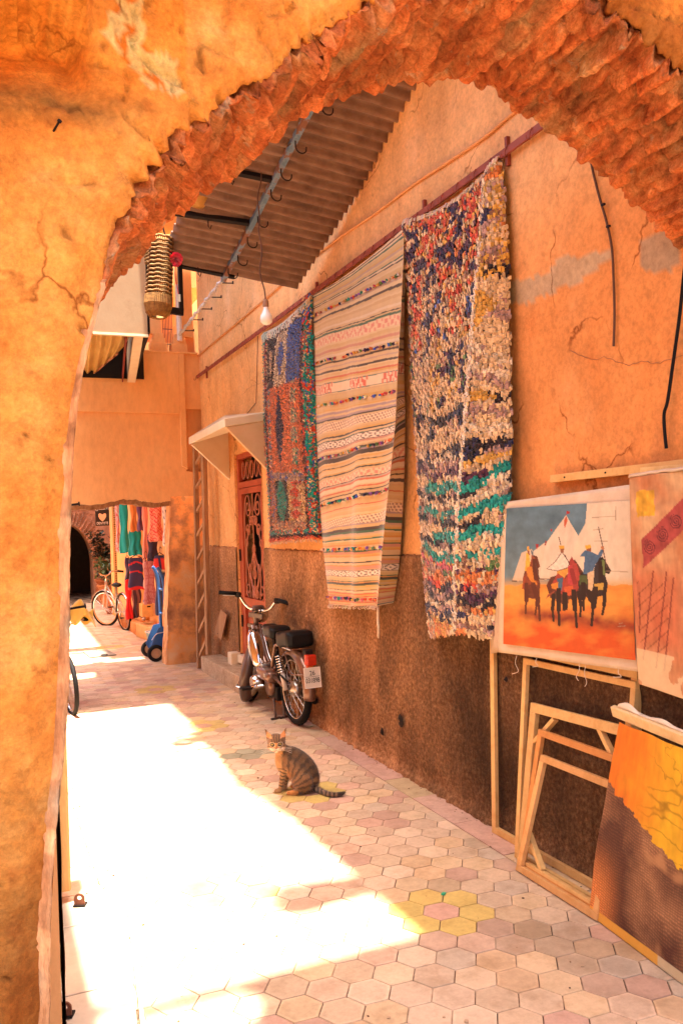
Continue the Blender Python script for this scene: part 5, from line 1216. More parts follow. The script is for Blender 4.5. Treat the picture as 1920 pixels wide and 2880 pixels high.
def wheel(name, c, tf, tyre_r, tw, parent):
    ax = fl
    def ring(r, off, n=40): return [tf(c + (fx * math.cos(t) + up * math.sin(t)) * r + fl * off) for t in np.linspace(0, 2 * PI, n + 1)[:-1]]
    wt = MB(); B = wt
    prof = [(tyre_r - tw * .95, tw * .36), (tyre_r - tw * .5, tw * .52), (tyre_r - tw * .16, tw * .42), (tyre_r, tw * .15), (tyre_r, -tw * .15), (tyre_r - tw * .16, -tw * .42), (tyre_r - tw * .5, -tw * .52), (tyre_r - tw * .95, -tw * .36)]
    n = 56; vs = []; fs = []
    for k in range(n):
        t = 2 * PI * k / n; d = fx * math.cos(t) + up * math.sin(t)
        for j, (r, o) in enumerate(prof):
            g = -.004 if (j in (2, 3, 4, 5) and (k + (j > 3)) % 2) else 0
            vs.append(tf(c + d * (r + g) + fl * o))
    m = len(prof)
    for k in range(n):
        for j in range(m): fs.append((k * m + j, k * m + (j + 1) % m, ((k + 1) % n) * m + (j + 1) % m, ((k + 1) % n) * m + j))
    B.add(vs, fs); w = B.build('wheel', M_black, parent, smooth=True)
    r = tyre_r - tw * .95
    B = MB(); B.tube(ring(r, tw * .3), .006, 6, closed=True); B.tube(ring(r, -tw * .3), .006, 6, closed=True)
    vs = [q for k in range(40) for q in (tf(c + (fx * math.cos(2 * PI * k / 40) + up * math.sin(2 * PI * k / 40)) * (r - .004) + fl * tw * .32), tf(c + (fx * math.cos(2 * PI * k / 40) + up * math.sin(2 * PI * k / 40)) * (r - .004) - fl * tw * .32))]
    B.add(vs, [(2 * k, 2 * k + 1, (2 * k + 3) % 80, (2 * k + 2) % 80) for k in range(40)]); B.build('rim', M_chrome, w, smooth=True)
    B = MB()
    for k in range(32):
        t = 2 * PI * k / 32; s = 1 if k % 2 else -1; t2 = t + .5 * (1 if k % 4 < 2 else -1)
        B.tube([tf(c + (fx * math.cos(t2) + up * math.sin(t2)) * .04 + fl * s * .035), tf(c + (fx * math.cos(t) + up * math.sin(t)) * r)], .0016, 4)
    B.build('spokes', M_steel, w)
    A = np.stack([fx, up, fl]); 
    B = MB(); B.T = tf; B.lathe([(0, -.05), (.03, -.05), (.045, -.03), (.062, -.028), (.062, .028), (.045, .03), (.03, .05), (0, .05)], c, 20, A); B.build('hub', M_steel, w, smooth=True)
    return w
ident = lambda p: p
wheel('wheel', RW, ident, .285, .058, mo_)
wheel('wheel', MP(WB, 0, .275), ST, .275, .056, mo_)
def fender(c, tf, R, W, a0, a1, m, name):
    B = MB(); n = 36
    def fn(u, v):
        t = lerp(a0, a1, u); y = (v - .5) * 2; d = fx * math.cos(t) + up * math.sin(t)
        return tf(c + d * (R - .05 * abs(y) ** 2.2) + fl * (W * y * (1 - .0 * u)))
    B.grid(fn, n, 10); B.build(name, m, mo_, smooth=True, solid=.004)
fender(RW, ident, .325, .052, math.radians(20), math.radians(188), M_brownmetal, 'rear_fender')
fender(MP(WB, 0, .275), ST, .318, .056, math.radians(35), math.radians(232), M_fender, 'front_fender')
B = MB()
for s in (-1, 1): B.tube([ST(q) for q in catmull([MP(.90, s * .055, .70), MP(.96, s * .06, .52), MP(1.04, s * .06, .34), MP(WB, s * .055, .275)], 5)], .016, 8)
B.tube([ST(MP(.855, 0, .80)), ST(MP(.93, 0, .56))], .024, 10); B.box(ST(MP(.9, 0, .70)), (.06, .15, .03), (1, 1, 1), np.stack([rotS @ fx, rotS @ fl, SA])); B.build('fork', M_fender, mo_, smooth=True, auto=True)
B = MB()
for s in (-1, 1):
    B.tube([ST(q) for q in [MP(WB, s * .07, .275), MP(.86, s * .07, .20), MP(.80, s * .068, .16)]], .006, 6)
B.tube([ST(MP(.795, y, .16)) for y in (-.07, .07)], .006, 6); B.build('fender_stay', M_chrome, mo_)
# frame: swooping double tube, tank, engine
B = MB()
for s in (-.028, .028): B.tube(catmull([MP(.865, s, .72), MP(.80, s, .60), MP(.70, s, .45), MP(.58, s, .375), MP(.44, s, .37), MP(.34, s, .42)], 8), .014, 8)
B.tube(catmull([MP(.87, 0, .70), MP(.80, 0, .575), MP(.69, 0, .43), MP(.57, 0, .36), MP(.36, 0, .38)], 8), .03, 10, c3=(1, 1, 1)); B.build('frame', M_brownmetal, mo_, smooth=True)
B = MB()
for s in (-.045, .045): B.tube(catmull([MP(.86, s, .715), MP(.785, s, .59), MP(.69, s, .46), MP(.58, s, .39), MP(.46, s, .38)], 8), .0075, 8)
B.build('chrome_strip', M_chrome, mo_, smooth=True)
B = MB(); axd = unit(MP(.86, 0, .70) - MP(.70, 0, .38)); A = np.stack([fl, np.cross(axd, fl), axd])
B.lathe([(0.0, -.21), (.03, -.195), (.055, -.14), (.068, -.05), (.07, .03), (.06, .11), (.04, .165), (0, .18)], MP(.77, .045, .525), 22, A)
B.build('fuel_tank', M_tank, mo_, smooth=True)
B = MB(); B.lathe([(0, 0), (.02, 0), (.022, -.03), (.012, -.05), (0, -.05)], MP(.70, .06, .36), 12, A); B.build('fuel_tap', M_chrome, mo_)
def rbox(c, sz, m, name, bev=.02, tilt=0):
    A = np.stack([fx * math.cos(tilt) + up * math.sin(tilt), fl, up * math.cos(tilt) - fx * math.sin(tilt)])
    B = MB(); B.box(c, sz, (1, 1, 1), A); return B.build(name, m, mo_, bevel=bev, smooth=True)
rbox(MP(.44, .03, .345), (.30, .19, .095), M_brownmetal, 'engine_cover', .03, .06)
rbox(MP(.56, .03, .40), (.07, .12, .04), M_steel, 'cover_cap', .01, .06)
B = MB(); B.lathe([(0, -.07), (.05, -.07), (.062, -.05), (.062, .05), (.045, .075), (0, .078)], MP(.60, .085, .265), 20, np.stack([fx, up, fl])); B.build('engine', M_chrome, mo_, smooth=True, auto=True)
B = MB(); B.lathe([(0, -.03), (.075, -.03), (.085, 0), (.075, .03), (0, .03)], MP(.42, .05, .25), 22, np.stack([fx, up, fl])); B.build('clutch_drum', M_brownmetal, mo_, smooth=True)
B = MB(); B.box(MP(.40, 0, .2), (.22, .10, .12), (1, 1, 1), np.stack([fx, fl, up])); B.tube([MP(.5, -.06, .25), MP(.3, -.09, .2), MP(-.15, -.1, .2)], .028, 10); B.build('engine_block', M_dark, mo_, bevel=.02)
B = MB(); B.tube(catmull([MP(.47, .10, .25), MP(.50, .15, .245), MP(.58, .16, .225), MP(.60, .17, .215)], 4), .008, 6); B.tube([MP(.42, -.1, .25), MP(.36, -.13, .27), MP(.3, -.15, .3)], .008, 6); B.build('crank_arm', M_chrome, mo_)
for q in (MP(.615, .205, .215), MP(.29, -.17, .3)):
    B = MB(); B.box(q, (.075, .095, .024), (1, 1, 1), np.stack([fx, fl, up])); B.build('pedal', M_dark, mo_, bevel=.006)
B = MB(); 
for s in (.06, -.02): B.tube([MP(.34, s, .16), MP(.26, s + .02, .003)], .011, 8); B.tube([MP(.275, s - .025, .012), MP(.255, s + .06, .01)], .01, 6)
B.build('centre_stand', M_fender, mo_)
B = MB()
for s in (.085, -.085):
    a, b = MP(.15, s, .56), MP(0.0, s, .285); B.tube([lerp(a, b, .5), b], .02, 10)
B.build('shock_tube', M_ivory, mo_, smooth=True)
for s in (.085, -.085):
    B = MB(); a, b = MP(.15, s, .56), MP(0.0, s, .285); d = unit(b - a); e1 = unit(np.cross(d, fl)); 
    B.tube([lerp(a, b, .08 + .5 * k / 70) + (e1 * math.cos(k * .63) + fl * math.sin(k * .63)) * .026 for k in range(71)], .0055, 5)
    B.build('shock_spring', M_chrome, mo_, smooth=True)
B = MB()
for s in (.07, -.07): B.tube(catmull([MP(.33, s, .42), MP(.27, s, .55), MP(.2, s, .62), MP(-.1, s, .625)], 5), .013, 8); B.tube([MP(.36, s, .36), MP(.12, s, .31), MP(0, s, .285)], .014, 8); B.tube([MP(.05, s * 1.05, .6), MP(-.1, s * 1.05, .42), MP(-.3, s * .6, .44)], .0055, 6)
B.build('rear_frame', M_brownmetal, mo_, smooth=True)
B = MB(); B.tube([MP(.36, 0, .38), MP(.43, 0, .66)], .022, 10); B.build('seat_post', M_dark, mo_)
B = MB(); B.tube(catmull([MP(.12, .095, .60), MP(.16, .11, .5), MP(.06, .10, .40), MP(-.06, .09, .36)], 6), .009, 6); B.build('cable_hose', M_black, mo_, smooth=True)
# seats
def seat(c, l, w_, h, name, taper, tilt):
    B = MB(); A = np.stack([fx * math.cos(tilt) + up * math.sin(tilt), fl, up * math.cos(tilt) - fx * math.sin(tilt)])
    def fn(u, v):
        t = u * 2 * PI; e = .35
        s = lambda q: math.copysign(abs(q) ** e, q)
        x = (v - .5) * l; tp = lerp(1, taper, v); cap = 1 - (abs(v - .5) * 2) ** 14 * .35
        q = (x, math.cos(t), math.sin(t)); zz = s(q[2]) * h / 2 * cap
        if zz < 0: zz *= 1
        return c + A[0] * x + A[1] * (s(q[1]) * w_ / 2 * tp * cap) + A[2] * (zz + .012 * math.sin(v * PI * 2))
    B.grid(fn, 28, 18, wrap=True)
    for vv in (0, 1): B.add([fn(k / 28, vv) for k in range(28)], [tuple(range(28)) if vv else tuple(range(28))[::-1]])
    return B.build(name, M_leather, mo_, smooth=True, auto=True)
seat(MP(.42, .0, .705), .30, .20, .095, 'front_seat', .62, .08)
seat(MP(.0, -.0, .685), .30, .235, .125, 'rear_seat', .92, -.02)
rbox(MP(.02, 0, .618), (.28, .18, .014), M_chrome, 'seat_trim', .004)
# handlebar
HB = lambda x, y, z: ST(MP(x, y, z))
B = MB(); B.tube(catmull([HB(.73, .275, .965), HB(.77, .22, .97), HB(.80, .17, .955), HB(.845, .12, .885), HB(.855, .075, .855), HB(.857, .03, .845), HB(.857, -.03, .845), HB(.855, -.075, .855), HB(.845, -.12, .885), HB(.80, -.17, .955), HB(.77, -.22, .97), HB(.73, -.275, .965)], 5), .0125, 10); B.build('handlebar', M_chrome, mo_, smooth=True)
for s in (-1, 1):
    B = MB(); B.tube([HB(.785, s * .20, .968), HB(.70, s * .325, .96)], .0185, 10); B.build('grip', M_black, mo_, smooth=True)
    B = MB(); B.tube([HB(.80, s * .19, .965), HB(.83, s * .225, .945), HB(.79, s * .315, .935)], .0055, 6); B.build('brake_lever', M_steel, mo_)
    B = MB(); B.box(HB(.80, s * .18, .96), (.05, .05, .05), (1, 1, 1), np.stack([rotS @ fx, rotS @ fl, SA])); B.build('switch_housing', M_dark, mo_, bevel=.01)
B = MB()
for s in (-.035, .035): B.tube([HB(.835, s, .87), HB(.835, s, .80)], .007, 6)
B.box(HB(.84, 0, .80), (.05, .13, .045), (1, 1, 1), np.stack([rotS @ fx, rotS @ fl, SA])); B.build('bar_clamp', M_fender, mo_, bevel=.006)
B = MB(); A = np.stack([rotS @ fl, rotS @ unit(V(0, 0, 1)), rotS @ fx]); B.lathe([(0, -.05), (.05, -.05), (.07, -.01), (.075, .05), (.07, .06), (0, .068)], HB(.935, 0, .80), 20, A); B.build('headlight', M_chrome, mo_, smooth=True, auto=True)
rbox(HB(.87, 0, .865), (.06, .10, .05), M_fender, 'speedometer', .012)
# tail light and number plate
M_lens = flat('red_lens', (.52, .03, .01), rough=.18, var=.3, coat=.6)
B = MB(); B.box(MP(-.315, 0, .555), (.055, .085, .085), (1, 1, 1), np.stack([fx, fl, up])); tl = B.build('tail_light', M_lens, mo_, bevel=.012)
B = MB(); B.box(MP(-.30, 0, .503), (.03, .05, .03), (1, 1, 1), np.stack([fx, fl, up])); B.build('light_base', flat('orange_lens', (.60, .12, .02), rough=.25), tl, bevel=.005)
B = MB(); B.box(MP(-.27, 0, .60), (.06, .06, .06), (1, 1, 1), np.stack([fx, fl, up])); B.build('light_bracket', M_dark, tl, bevel=.006)
pc = MP(-.345, .0, .425); pa = np.stack([fl * -1, unit(up + fx * .12), np.cross(fl * -1, unit(up + fx * .12))])
B = MB(); B.box(pc, (.138, .155, .003), (.66, .58, .47), pa); pl = B.build('number_plate', M_gloss, mo_, bevel=.001)
B = MB()
for (a, b) in (((-.066, -.075), (.066, -.075)), ((.066, -.075), (.066, .075)), ((.066, .075), (-.066, .075)), ((-.066, .075), (-.066, -.075))):
    B.beam(pc + pa[0] * a[0] + pa[1] * a[1] + pa[2] * .002, pc + pa[0] * b[0] + pa[1] * b[1] + pa[2] * .002, .004, .004, up=pa[2], c3=(.8, .72, .6))
B.build('plate_edge', M_gloss, pl)
B = MB(); B.beam(pc - pa[0] * .058 + pa[1] * .008 + pa[2] * .0022, pc + pa[0] * .062 + pa[1] * .008 + pa[2] * .0022, .0025, .001, up=pa[2], c3=(.02, .015, .015)); B.build('plate_rule', M_gloss, pl)
def text(s, c, ax, size, m, parent, name, squash=1.0):
    cu = bpy.data.curves.new(name, 'FONT'); cu.body = s; cu.size = size; cu.align_x = 'CENTER'; cu.align_y = 'CENTER'; cu.extrude = size * .012; cu.offset = size * .004
    to = bpy.data.objects.new('text_source', cu); col.objects.link(to)
    dg = bpy.context.evaluated_depsgraph_get(); me = bpy.data.meshes.new_from_object(to.evaluated_get(dg)); bpy.data.objects.remove(to); bpy.data.curves.remove(cu)
    base = np.array(parent['_o'])
    for v in me.vertices:
        q = np.asarray(c) + ax[0] * v.co.x * squash + ax[1] * v.co.y + ax[2] * v.co.z - base; v.co = tuple(q)
    me.name = name; o = bpy.data.objects.new(name, me); col.objects.link(o); me.materials.clear(); me.materials.append(m); o.parent = parent; o['_o'] = tuple(base)
    return o
M_ink = flat('black_ink', (.015, .012, .012), rough=.5)
text('26', pc + pa[1] * .033 + pa[2] * .0024, pa, .05, M_ink, pl, 'plate_number', .95)
text('031898', pc - pa[1] * .022 + pa[2] * .0024, pa, .052, M_ink, pl, 'plate_number', .74)
ea = np.stack([-fx, unit(up), fl]); text('881', MP(.36, .1265, .35), ea, .04, M_ivory, mo_, 'cover_digits')

# ---------------------------------------------------------------- sitting tabby cat
c0 = at(642, 1818, Z=0); ca = unit((.86, -.51, 0)); cb = V(.51, .86, 0)
CP = lambda a, b, z: c0 + ca * a + cb * b + V(0, 0, z)
cat = thing('tabby_cat', 'brown tabby cat sitting on the tiles looking towards the arch', 'cat', c0)
# joints: a (to the tail), b (away), z, radius
cb_ = MB()
def limb(pts, seg=14):
    P = [CP(*p[:3]) for p in pts]; r = [p[3] for p in pts]
    Q = catmull([np.append(p, q) for p, q in zip(P, r)], 5)
    cb_.tube([q[:3] for q in Q], [max(.004, q[3]) for q in Q], seg)
    for q in (Q[0], Q[-1]): cb_.ball(q[:3], q[3], 12)
# trunk: neck, shoulders, belly, haunches
limb([(.018, -.002, .262, .034), (.040, .002, .232, .044), (.055, .004, .192, .058), (.085, .006, .158, .068), (.125, .008, .122, .077), (.150, .008, .085, .080), (.158, .008, .062, .062)])
limb([(.050, .004, .245, .03), (.085, .006, .232, .036), (.125, .008, .205, .042), (.162, .01, .165, .047), (.186, .01, .118, .05), (.196, .01, .07, .048), (.195, .01, .035, .036)])
limb([(.012, -.004, .225, .03), (.018, -.006, .19, .04), (.03, -.004, .155, .042)])
# haunches and hind feet
for sb in (-.048, .052):
    cb_.ball(CP(.150, sb, .070), (.066, .040, .066), 16, ax=np.stack([ca, cb, V(0, 0, 1)]))
    limb([(.135, sb * 1.2, .05, .034), (.115, sb * 1.3, .024, .021), (.088, sb * 1.3, .014, .0145), (.066, sb * 1.3, .0125, .0135)])
# fore legs
for sb, da in ((-.022, 0.0), (.03, .018)):
    limb([(.045 + da * .5, sb, .17, .033), (.034 + da, sb, .125, .0225), (.022 + da, sb, .078, .0165), (.013 + da, sb, .035, .0135), (.008 + da, sb, .018, .0135)])
    limb([(.006 + da, sb, .0135, .0150), (-.012 + da, sb - .006, .0115, .0145)])
# head
hc = CP(-.004, -.03, .300); hf = unit(CAM - hc + V(-.25, .0, -.35)); hf = unit(V(-.30, -.93, -.10)); hr = unit(np.cross(hf, (0, 0, 1))); hu = np.cross(hr, hf); HA = np.stack([hr, hf, hu])
HS = 1.17
HPt = lambda x, y, z: hc + (hr * x + hf * y + hu * z) * HS       # x: picture left..right, y: forward
if (hr @ ca) < 0: hr = -hr; HA = np.stack([hr, hf, hu])
cb_.ball(HPt(0, 0, .004), tuple(HS * q for q in (.047, .045, .042)), 18, ax=HA)
cb_.ball(HPt(0, .010, -.012), tuple(HS * q for q in (.043, .034, .027)), 16, ax=HA)
for s in (-1, 1): cb_.ball(HPt(s * .013, .040, -.018), tuple(HS * q for q in (.0155, .014, .0125)), 12, ax=HA); cb_.ball(HPt(s * .030, .012, -.014), tuple(HS * q for q in (.018, .022, .018)), 12, ax=HA)
cb_.ball(HPt(0, .034, .001), tuple(HS * q for q in (.0125, .020, .0185)), 12, ax=HA); cb_.ball(HPt(0, .036, -.030), tuple(HS * q for q in (.011, .012, .010)), 10, ax=HA)
limb([(.004, -.022, .278, .034), (.02, -.008, .25, .038)])
for s in (-1, 1):   # ears
    b0, b1, tp, bk = HPt(s * .010, .006, .036), HPt(s * .050, -.002, .012), HPt(s * .052, -.004, .070), HPt(s * .032, -.016, .028)
    for k in range(9):
        t = k / 8; ctr = lerp((b0 + b1) / 2, tp, t); wd = lerp(np.linalg.norm(b1 - b0) / 2, .003, t ** .9); cb_.ball(ctr, (wd, .006, .007), 10, ax=np.stack([unit(b1 - b0), hf, np.cross(unit(b1 - b0), hf)]))
# tail lying on the ground
limb([(.198, .005, .034, .025), (.225, -.01, .02, .0185), (.262, -.045, .016, .0165), (.305, -.085, .0155, .0155), (.345, -.10, .015, .0145), (.385, -.085, .016, .0125), (.398, -.076, .020, .009)])
raw = cb_.build('body', M_fur, cat)
md = raw.modifiers.new('r', 'REMESH'); md.mode = 'VOXEL'; md.voxel_size = .0032
md = raw.modifiers.new('s', 'SMOOTH'); md.factor = .5; md.iterations = 6
dg = bpy.context.evaluated_depsgraph_get(); dg.update(); me = bpy.data.meshes.new_from_object(raw.evaluated_get(dg)); old = raw.data
raw.modifiers.clear(); raw.data = me; bpy.data.meshes.remove(old); me.name = 'body'
me.materials.clear(); me.materials.append(M_fur)
for nm in [a.name for a in me.color_attributes]: me.color_attributes.remove(me.color_attributes[nm])
at_ = me.color_attributes.new('Col', 'FLOAT_COLOR', 'POINT'); base = np.array(cat['_o']); buf = np.ones((len(me.vertices), 4), np.float32)
DKF, MDF, LTF, ORF = np.array([.035, .018, .009]), np.array([.185, .088, .034]), np.array([.40, .215, .085]), np.array([.48, .19, .045])
for i, v in enumerate(me.vertices):
    p = np.array(v.co) + base; d = p - c0; a, b, z = d @ ca, d @ cb, d[2]; h = p - hc; hx, hy, hz = h @ hr / HS, h @ hf / HS, h @ hu / HS
    n_ = .012 * nz(a * 40, b * 40, z * 40); f2 = fbm(a * 60, b * 60, z * 60, 3)
    if np.linalg.norm(h - hf * .008) < .063 or (hz > .02 and abs(hx) < .06 and z > .26):
        c = lerp(MDF, LTF, ss(.012, -.02, hz)); 
        st = math.sin((hx + .25 * n_) * 2 * PI / .013)
        if hz > .012 and hy > 0 and abs(hx) < .03: c = lerp(c, DKF, ss(.1, .6, st) * .8)
        if hz < .012 and abs(hx) > .024: c = lerp(c, DKF, ss(.3, .8, math.sin((hz + .3 * abs(hx)) * 2 * PI / .014)) * .7)
        if hz < -.012 and hy > .03: c = np.array([.66, .48, .32])
        if abs(hx) < .012 and -.012 < hz < .014 and hy > .035: c = ORF * 1.05
        for s in (-1, 1):
            e = math.hypot((hx - s * .0195) / 1.25, hz - .004)
            if e < .0095 and hy > .02: c = DKF * .6
            elif e < .0125 and hy > .02: c = np.array([.52, .36, .21])
            # inner ears
            if hz > .03 and hy > -.003 and s * hx > .014: c = np.array([.62, .27, .10]) if abs(s * hx - .036) < .013 * max(0, 1 - (hz - .03) / .045) + .003 else c
        if hz > .03 and hy < -.006: c = MDF * .8
    elif a > .20 and z < .05:        # ringed tail
        c = lerp(np.array([.22, .13, .075]), DKF, ss(-.35, .2, math.sin((a + .6 * n_) * 2 * PI / .026)));
        if a > .375: c = DKF
    elif a < .075 and z < .15 and a < .06:   # barred fore legs
        c = lerp(LTF * .9, DKF, ss(.05, .5, math.sin((z + .5 * n_ + .2 * a) * 2 * PI / .021)) * .85 * ss(.02, .04, z))
    else:
        ang = math.atan2(z - .04, a - .05); r_ = math.hypot(a - .05, z - .04)
        s1 = math.sin((ang * .16 + .9 * n_ + .012 * f2) * 2 * PI / .042 + 1.2 * math.sin(r_ * 30))
        c = lerp(MDF * 1.12, DKF * 1.5, ss(-.1, .75, s1) * .8)
        c = lerp(c, DKF, ss(.028, .055, (a - .02) * .62 + (z - .2) * .78) * .6)          # dark back
        c = lerp(c, LTF * 1.1, ss(.045, .015, a) * ss(.10, .16, z)); c = lerp(c, ORF, ss(.10, .06, a) * ss(.16, .1, z) * .8)
        if .235 < z < .262 and a < .035: c = lerp(c, ORF * 1.15, .7)
        if z < .03 and a < .13: c = ORF
    buf[i, :3] = np.clip(c * (1 + .3 * f2), 0, 1)
at_.data.foreach_set('color', buf.ravel()); me.polygons.foreach_set('use_smooth', [True] * len(me.polygons)); me.update()
M_eye = flat('amber_eye', (.42, .30, .06), rough=.1, var=.05, coat=.8)
for s in (-1, 1):
    B = MB(); B.ball(HPt(s * .0195, .0385, .0045), (.0088, .0068, .0056), 12, ax=HA); ey = B.build('eye', M_eye, cat, smooth=True)
    B = MB(); B.ball(HPt(s * .0195, .0438, .0045), (.0024, .0018, .0048), 8, ax=HA); B.build('pupil', M_ink, ey, smooth=True)
B = MB(); B.ball(HPt(0, .0535, -.010), (.0062, .004, .0045), 10, ax=HA); B.build('nose', flat('cat_nose', (.26, .10, .07), rough=.5), cat, smooth=True)
B = MB()
for s in (-1, 1): B.tube([HPt(s * .001, .0525, -.0215), HPt(s * .007, .0515, -.0265), HPt(s * .014, .047, -.0245)], .0011, 5)
B.build('mouth_line', M_ink, cat)
B = MB()
for s in (-1, 1):
    for k in range(4): B.tube(catmull([HPt(s * .018, .046, -.016 - .003 * k), HPt(s * .05, .045, -.012 - .006 * k), HPt(s * .078, .03, -.016 - .011 * k)], 4), .0006, 4)
B.build('whiskers', flat('whisker', (.7, .6, .5)), cat)
# short fur standing off the coat
random.seed(3); fu = MB(); nv = len(me.vertices)
nrm = [np.array(v.normal) for v in me.vertices]
for k in range(15000):
    i = random.randrange(nv); p = np.array(me.vertices[i].co) + base; n = nrm[i]; d = p - c0
    h = p - hc
    if h @ hf > .028 and abs(h @ hr) < .035 : continue
    lay = unit(V(0, 0, -1) + ca * .6) if d @ ca < .2 or d[2] > .05 else ca
    g = unit(n * .45 + lay * .8 + V(R_(-.3, .3), R_(-.3, .3), R_(-.3, .3))); L = R_(.008, .017); s_ = unit(np.cross(g, n + .001)) * .0006
    cc = tuple(float(x) * R_(.85, 1.5) for x in buf[i, :3])
    fu.add([p - n * .001 - s_, p - n * .001 + s_, p + g * L], [(0, 1, 2)], cc)
fo = fu.build('fur', M_fur, cat); fo['kind'] = 'stuff'

# ---------------------------------------------------------------- ladder and board by the step
lad = thing('wooden_ladder', 'old wooden ladder standing upright in the corner beside the stained pier', 'ladder', (2.24, 9.55, 0))
l0, l1 = at(458, 1535, Z=.0), at(449, 1040, Y=9.6); r0, r1 = at(480, 1522, Y=9.36), at(468, 1030, Y=9.30)
r0[2] = .175; 
for a, b, w_ in ((l0, l1, .035), (r0, r1, .05)):
    B = MB(); B.beam(a, b + (b - a) * .03, w_, .055, up=(1, .3, 0), c3=(1, 1, 1)); B.build('stile', M_oldwood, lad, bevel=.004)
for k in range(9):
    t = .07 + k * .112
    B = MB(); B.beam(lerp(l0, l1, t - .02), lerp(r0, r1, t + .02), .026, .03, c3=(1.25, 1.25, 1.2)); B.build('rung', M_oldwood, lad)
bo = thing('wooden_board', 'short scrap board leaning against the brown wall next to the ladder', 'board', at(500, 1465, X=2.38))
a, b, c, d = at(491, 1455, X=2.37), at(507, 1400, X=2.395), at(521, 1412, X=2.395), at(508, 1471, X=2.37); B = MB(); B.prism([a, b, c, d], (.016, .01, 0)); B.build('board', M_oldwood, bo, bevel=.002)
B = MB(); q = lerp(lerp(a, d, .5), b, .12); B.tube([q + V(-.004, 0, 0), q], .006, 8); B.build('knot_hole', M_dark, bo)

# ---------------------------------------------------------------- slab and lugs at the lower left
sl_ = thing('entrance_slab', 'pale smooth door slab on the ground at the lower left with a joint across it', 'slab', (.35, 3.3, 0))
M_slab = mat('pale_stone', [(.3, (.55, .42, .30)), (.6, (.68, .54, .40)), (.8, (.62, .50, .36))], scale=7, detail=8, rough=.5, attr=True, bumps=[(40, .2, .003)])
B = MB()
for (y0, y1) in ((2.3, 3.02), (3.028, 3.54), (3.548, 3.78)):
    xa, xb = lerp(.37, .53, (y0 - 2.4) / 1.4), lerp(.37, .53, (y1 - 2.4) / 1.4); B.prism([(.10, y0, .002), (xa, y0, .002), (xb, y1, .002), (.10, y1, .002)], (0, 0, .036))
B.build('stone', M_slab, sl_, bevel=.003)
B = MB(); B.prism([(.372, 2.3, .002), (.385, 2.3, .002), (.545, 3.78, .002), (.532, 3.78, .002)], (0, 0, .042)); B.build('metal_edge', M_cream, sl_)
def lug(x, y, z, label, s=1.0):
    t = thing('bolt_lug', label, 'metal lug', at(x, y, Z=z), 'rusty lugs on the door slab'); p = at(x, y, Z=z); e = unit(V(.92, -.39, 0)); n = V(.39, .92, 0)
    B = MB(); m = 14
    out_ = [p + e * (-.022 * s), p + e * (.022 * s)] + [p + e * .022 * s * math.cos(t_) + V(0, 0, .032 * s) + V(0, 0, .02 * s * math.sin(t_)) for t_ in np.linspace(0, PI, m)]
    cen = p + V(0, 0, .034 * s); inn = [cen + e * .009 * s * math.cos(t_) + V(0, 0, .009 * s * math.sin(t_)) for t_ in np.linspace(0, 2 * PI, len(out_) + 1)[:-1]]
    ang = lambda q: math.atan2((q - cen)[2], (q - cen) @ e)
    out_.sort(key=ang); inn.sort(key=ang); L = len(out_)
    vs = out_ + inn + [q + n * .007 for q in out_] + [q + n * .007 for q in inn]
    fs = []
    for k in range(L):
        j = (k + 1) % L; fs += [(k, j, L + j, L + k), (2 * L + k, 3 * L + k, 3 * L + j, 2 * L + j), (k, 2 * L + k, 2 * L + j, j), (L + k, L + j, 3 * L + j, 3 * L + k)]
    B.add(vs, fs); B.build('eye_plate', flat('rusty_lug', (.16, .05, .025), rough=.6), t)
    B = MB(); B.box(p + n * .012 + V(0, 0, .004), (.05 * s, .04, .006), (1, 1, 1), np.stack([e, n, V(0, 0, 1)])); B.build('foot', M_dark, t)
    return t
lug(183, 2082, .04, 'rusty eyed lug beside the yellow door jamb, on the sunlit end of the slab')
lug(150, 2338, .04, 'dark eyed bolt lug at the lower left corner of the photo', .95)

# ---------------------------------------------------------------- beyond the passage
sw = thing('shop_wall', 'orange shop front wall behind the hanging clothes with a low yellow step', 'wall', (2.3, 13, 0))
B = MB(); B.prism([(2.36, 10.2, 0), (2.36, 13.6, 0), (2.28, 13.6, 0), (2.28, 15.9, 0), (2.9, 15.9, 0), (2.9, 10.2, 0)], (0, 0, 4.2)); B.build('plaster', M_back, sw)
B = MB(); B.prism([at(313, 1462, Z=0), at(382, 1486, Z=0), V(2.5, 11.6, 0), V(2.5, 13.1, 0)], (0, 0, .2)); B.build('shop_step', mat('ochre_step', [(.3, (.56, .33, .12)), (.7, (.68, .45, .2))], scale=6, rough=.8), sw, bevel=.006)
B = MB(); B.prism([V(2.13, 13.12, 0), V(2.27, 13.12, 0), V(2.27, 15.0, 0), V(2.16, 15.0, 0)], (0, 0, .16), (.85, .8, .75)); B.build('stone_plinth', M_pier, sw)
cd_ = thing('carved_door', 'dark carved wooden door leaf standing open beside the hanging clothes', 'door', (2.33, 15.8, 0))
M_carv = flat('carved_brown', (.17, .065, .03), rough=.6)
a, b = at(305, 1400, Y=15.6), at(322, 1400, Y=15.6); a[2] = b[2] = 0
B = MB(); B.prism([a, b, b + V(0, .04, 0), a + V(0, .04, 0)], (0, 0, 2.2)); lf_ = B.build('leaf', M_carv, cd_)
for k in range(9):
    B = MB(); zc = .18 + k * .235; m_ = (a + b) / 2; w_ = np.linalg.norm(b - a); B.box((m_[0], m_[1] - .012, zc), (w_ * .62, .02, .16)); B.build('raised_panel', flat('carved_light', (.30, .13, .06)), cd_, bevel=.01)
B = MB(); q = at(314, 1200, Y=15.56); B.box(q, (.075, .015, .08)); tag(B.build('meter_box', M_cream), 'small cream box fixed on the carved door', 'box')
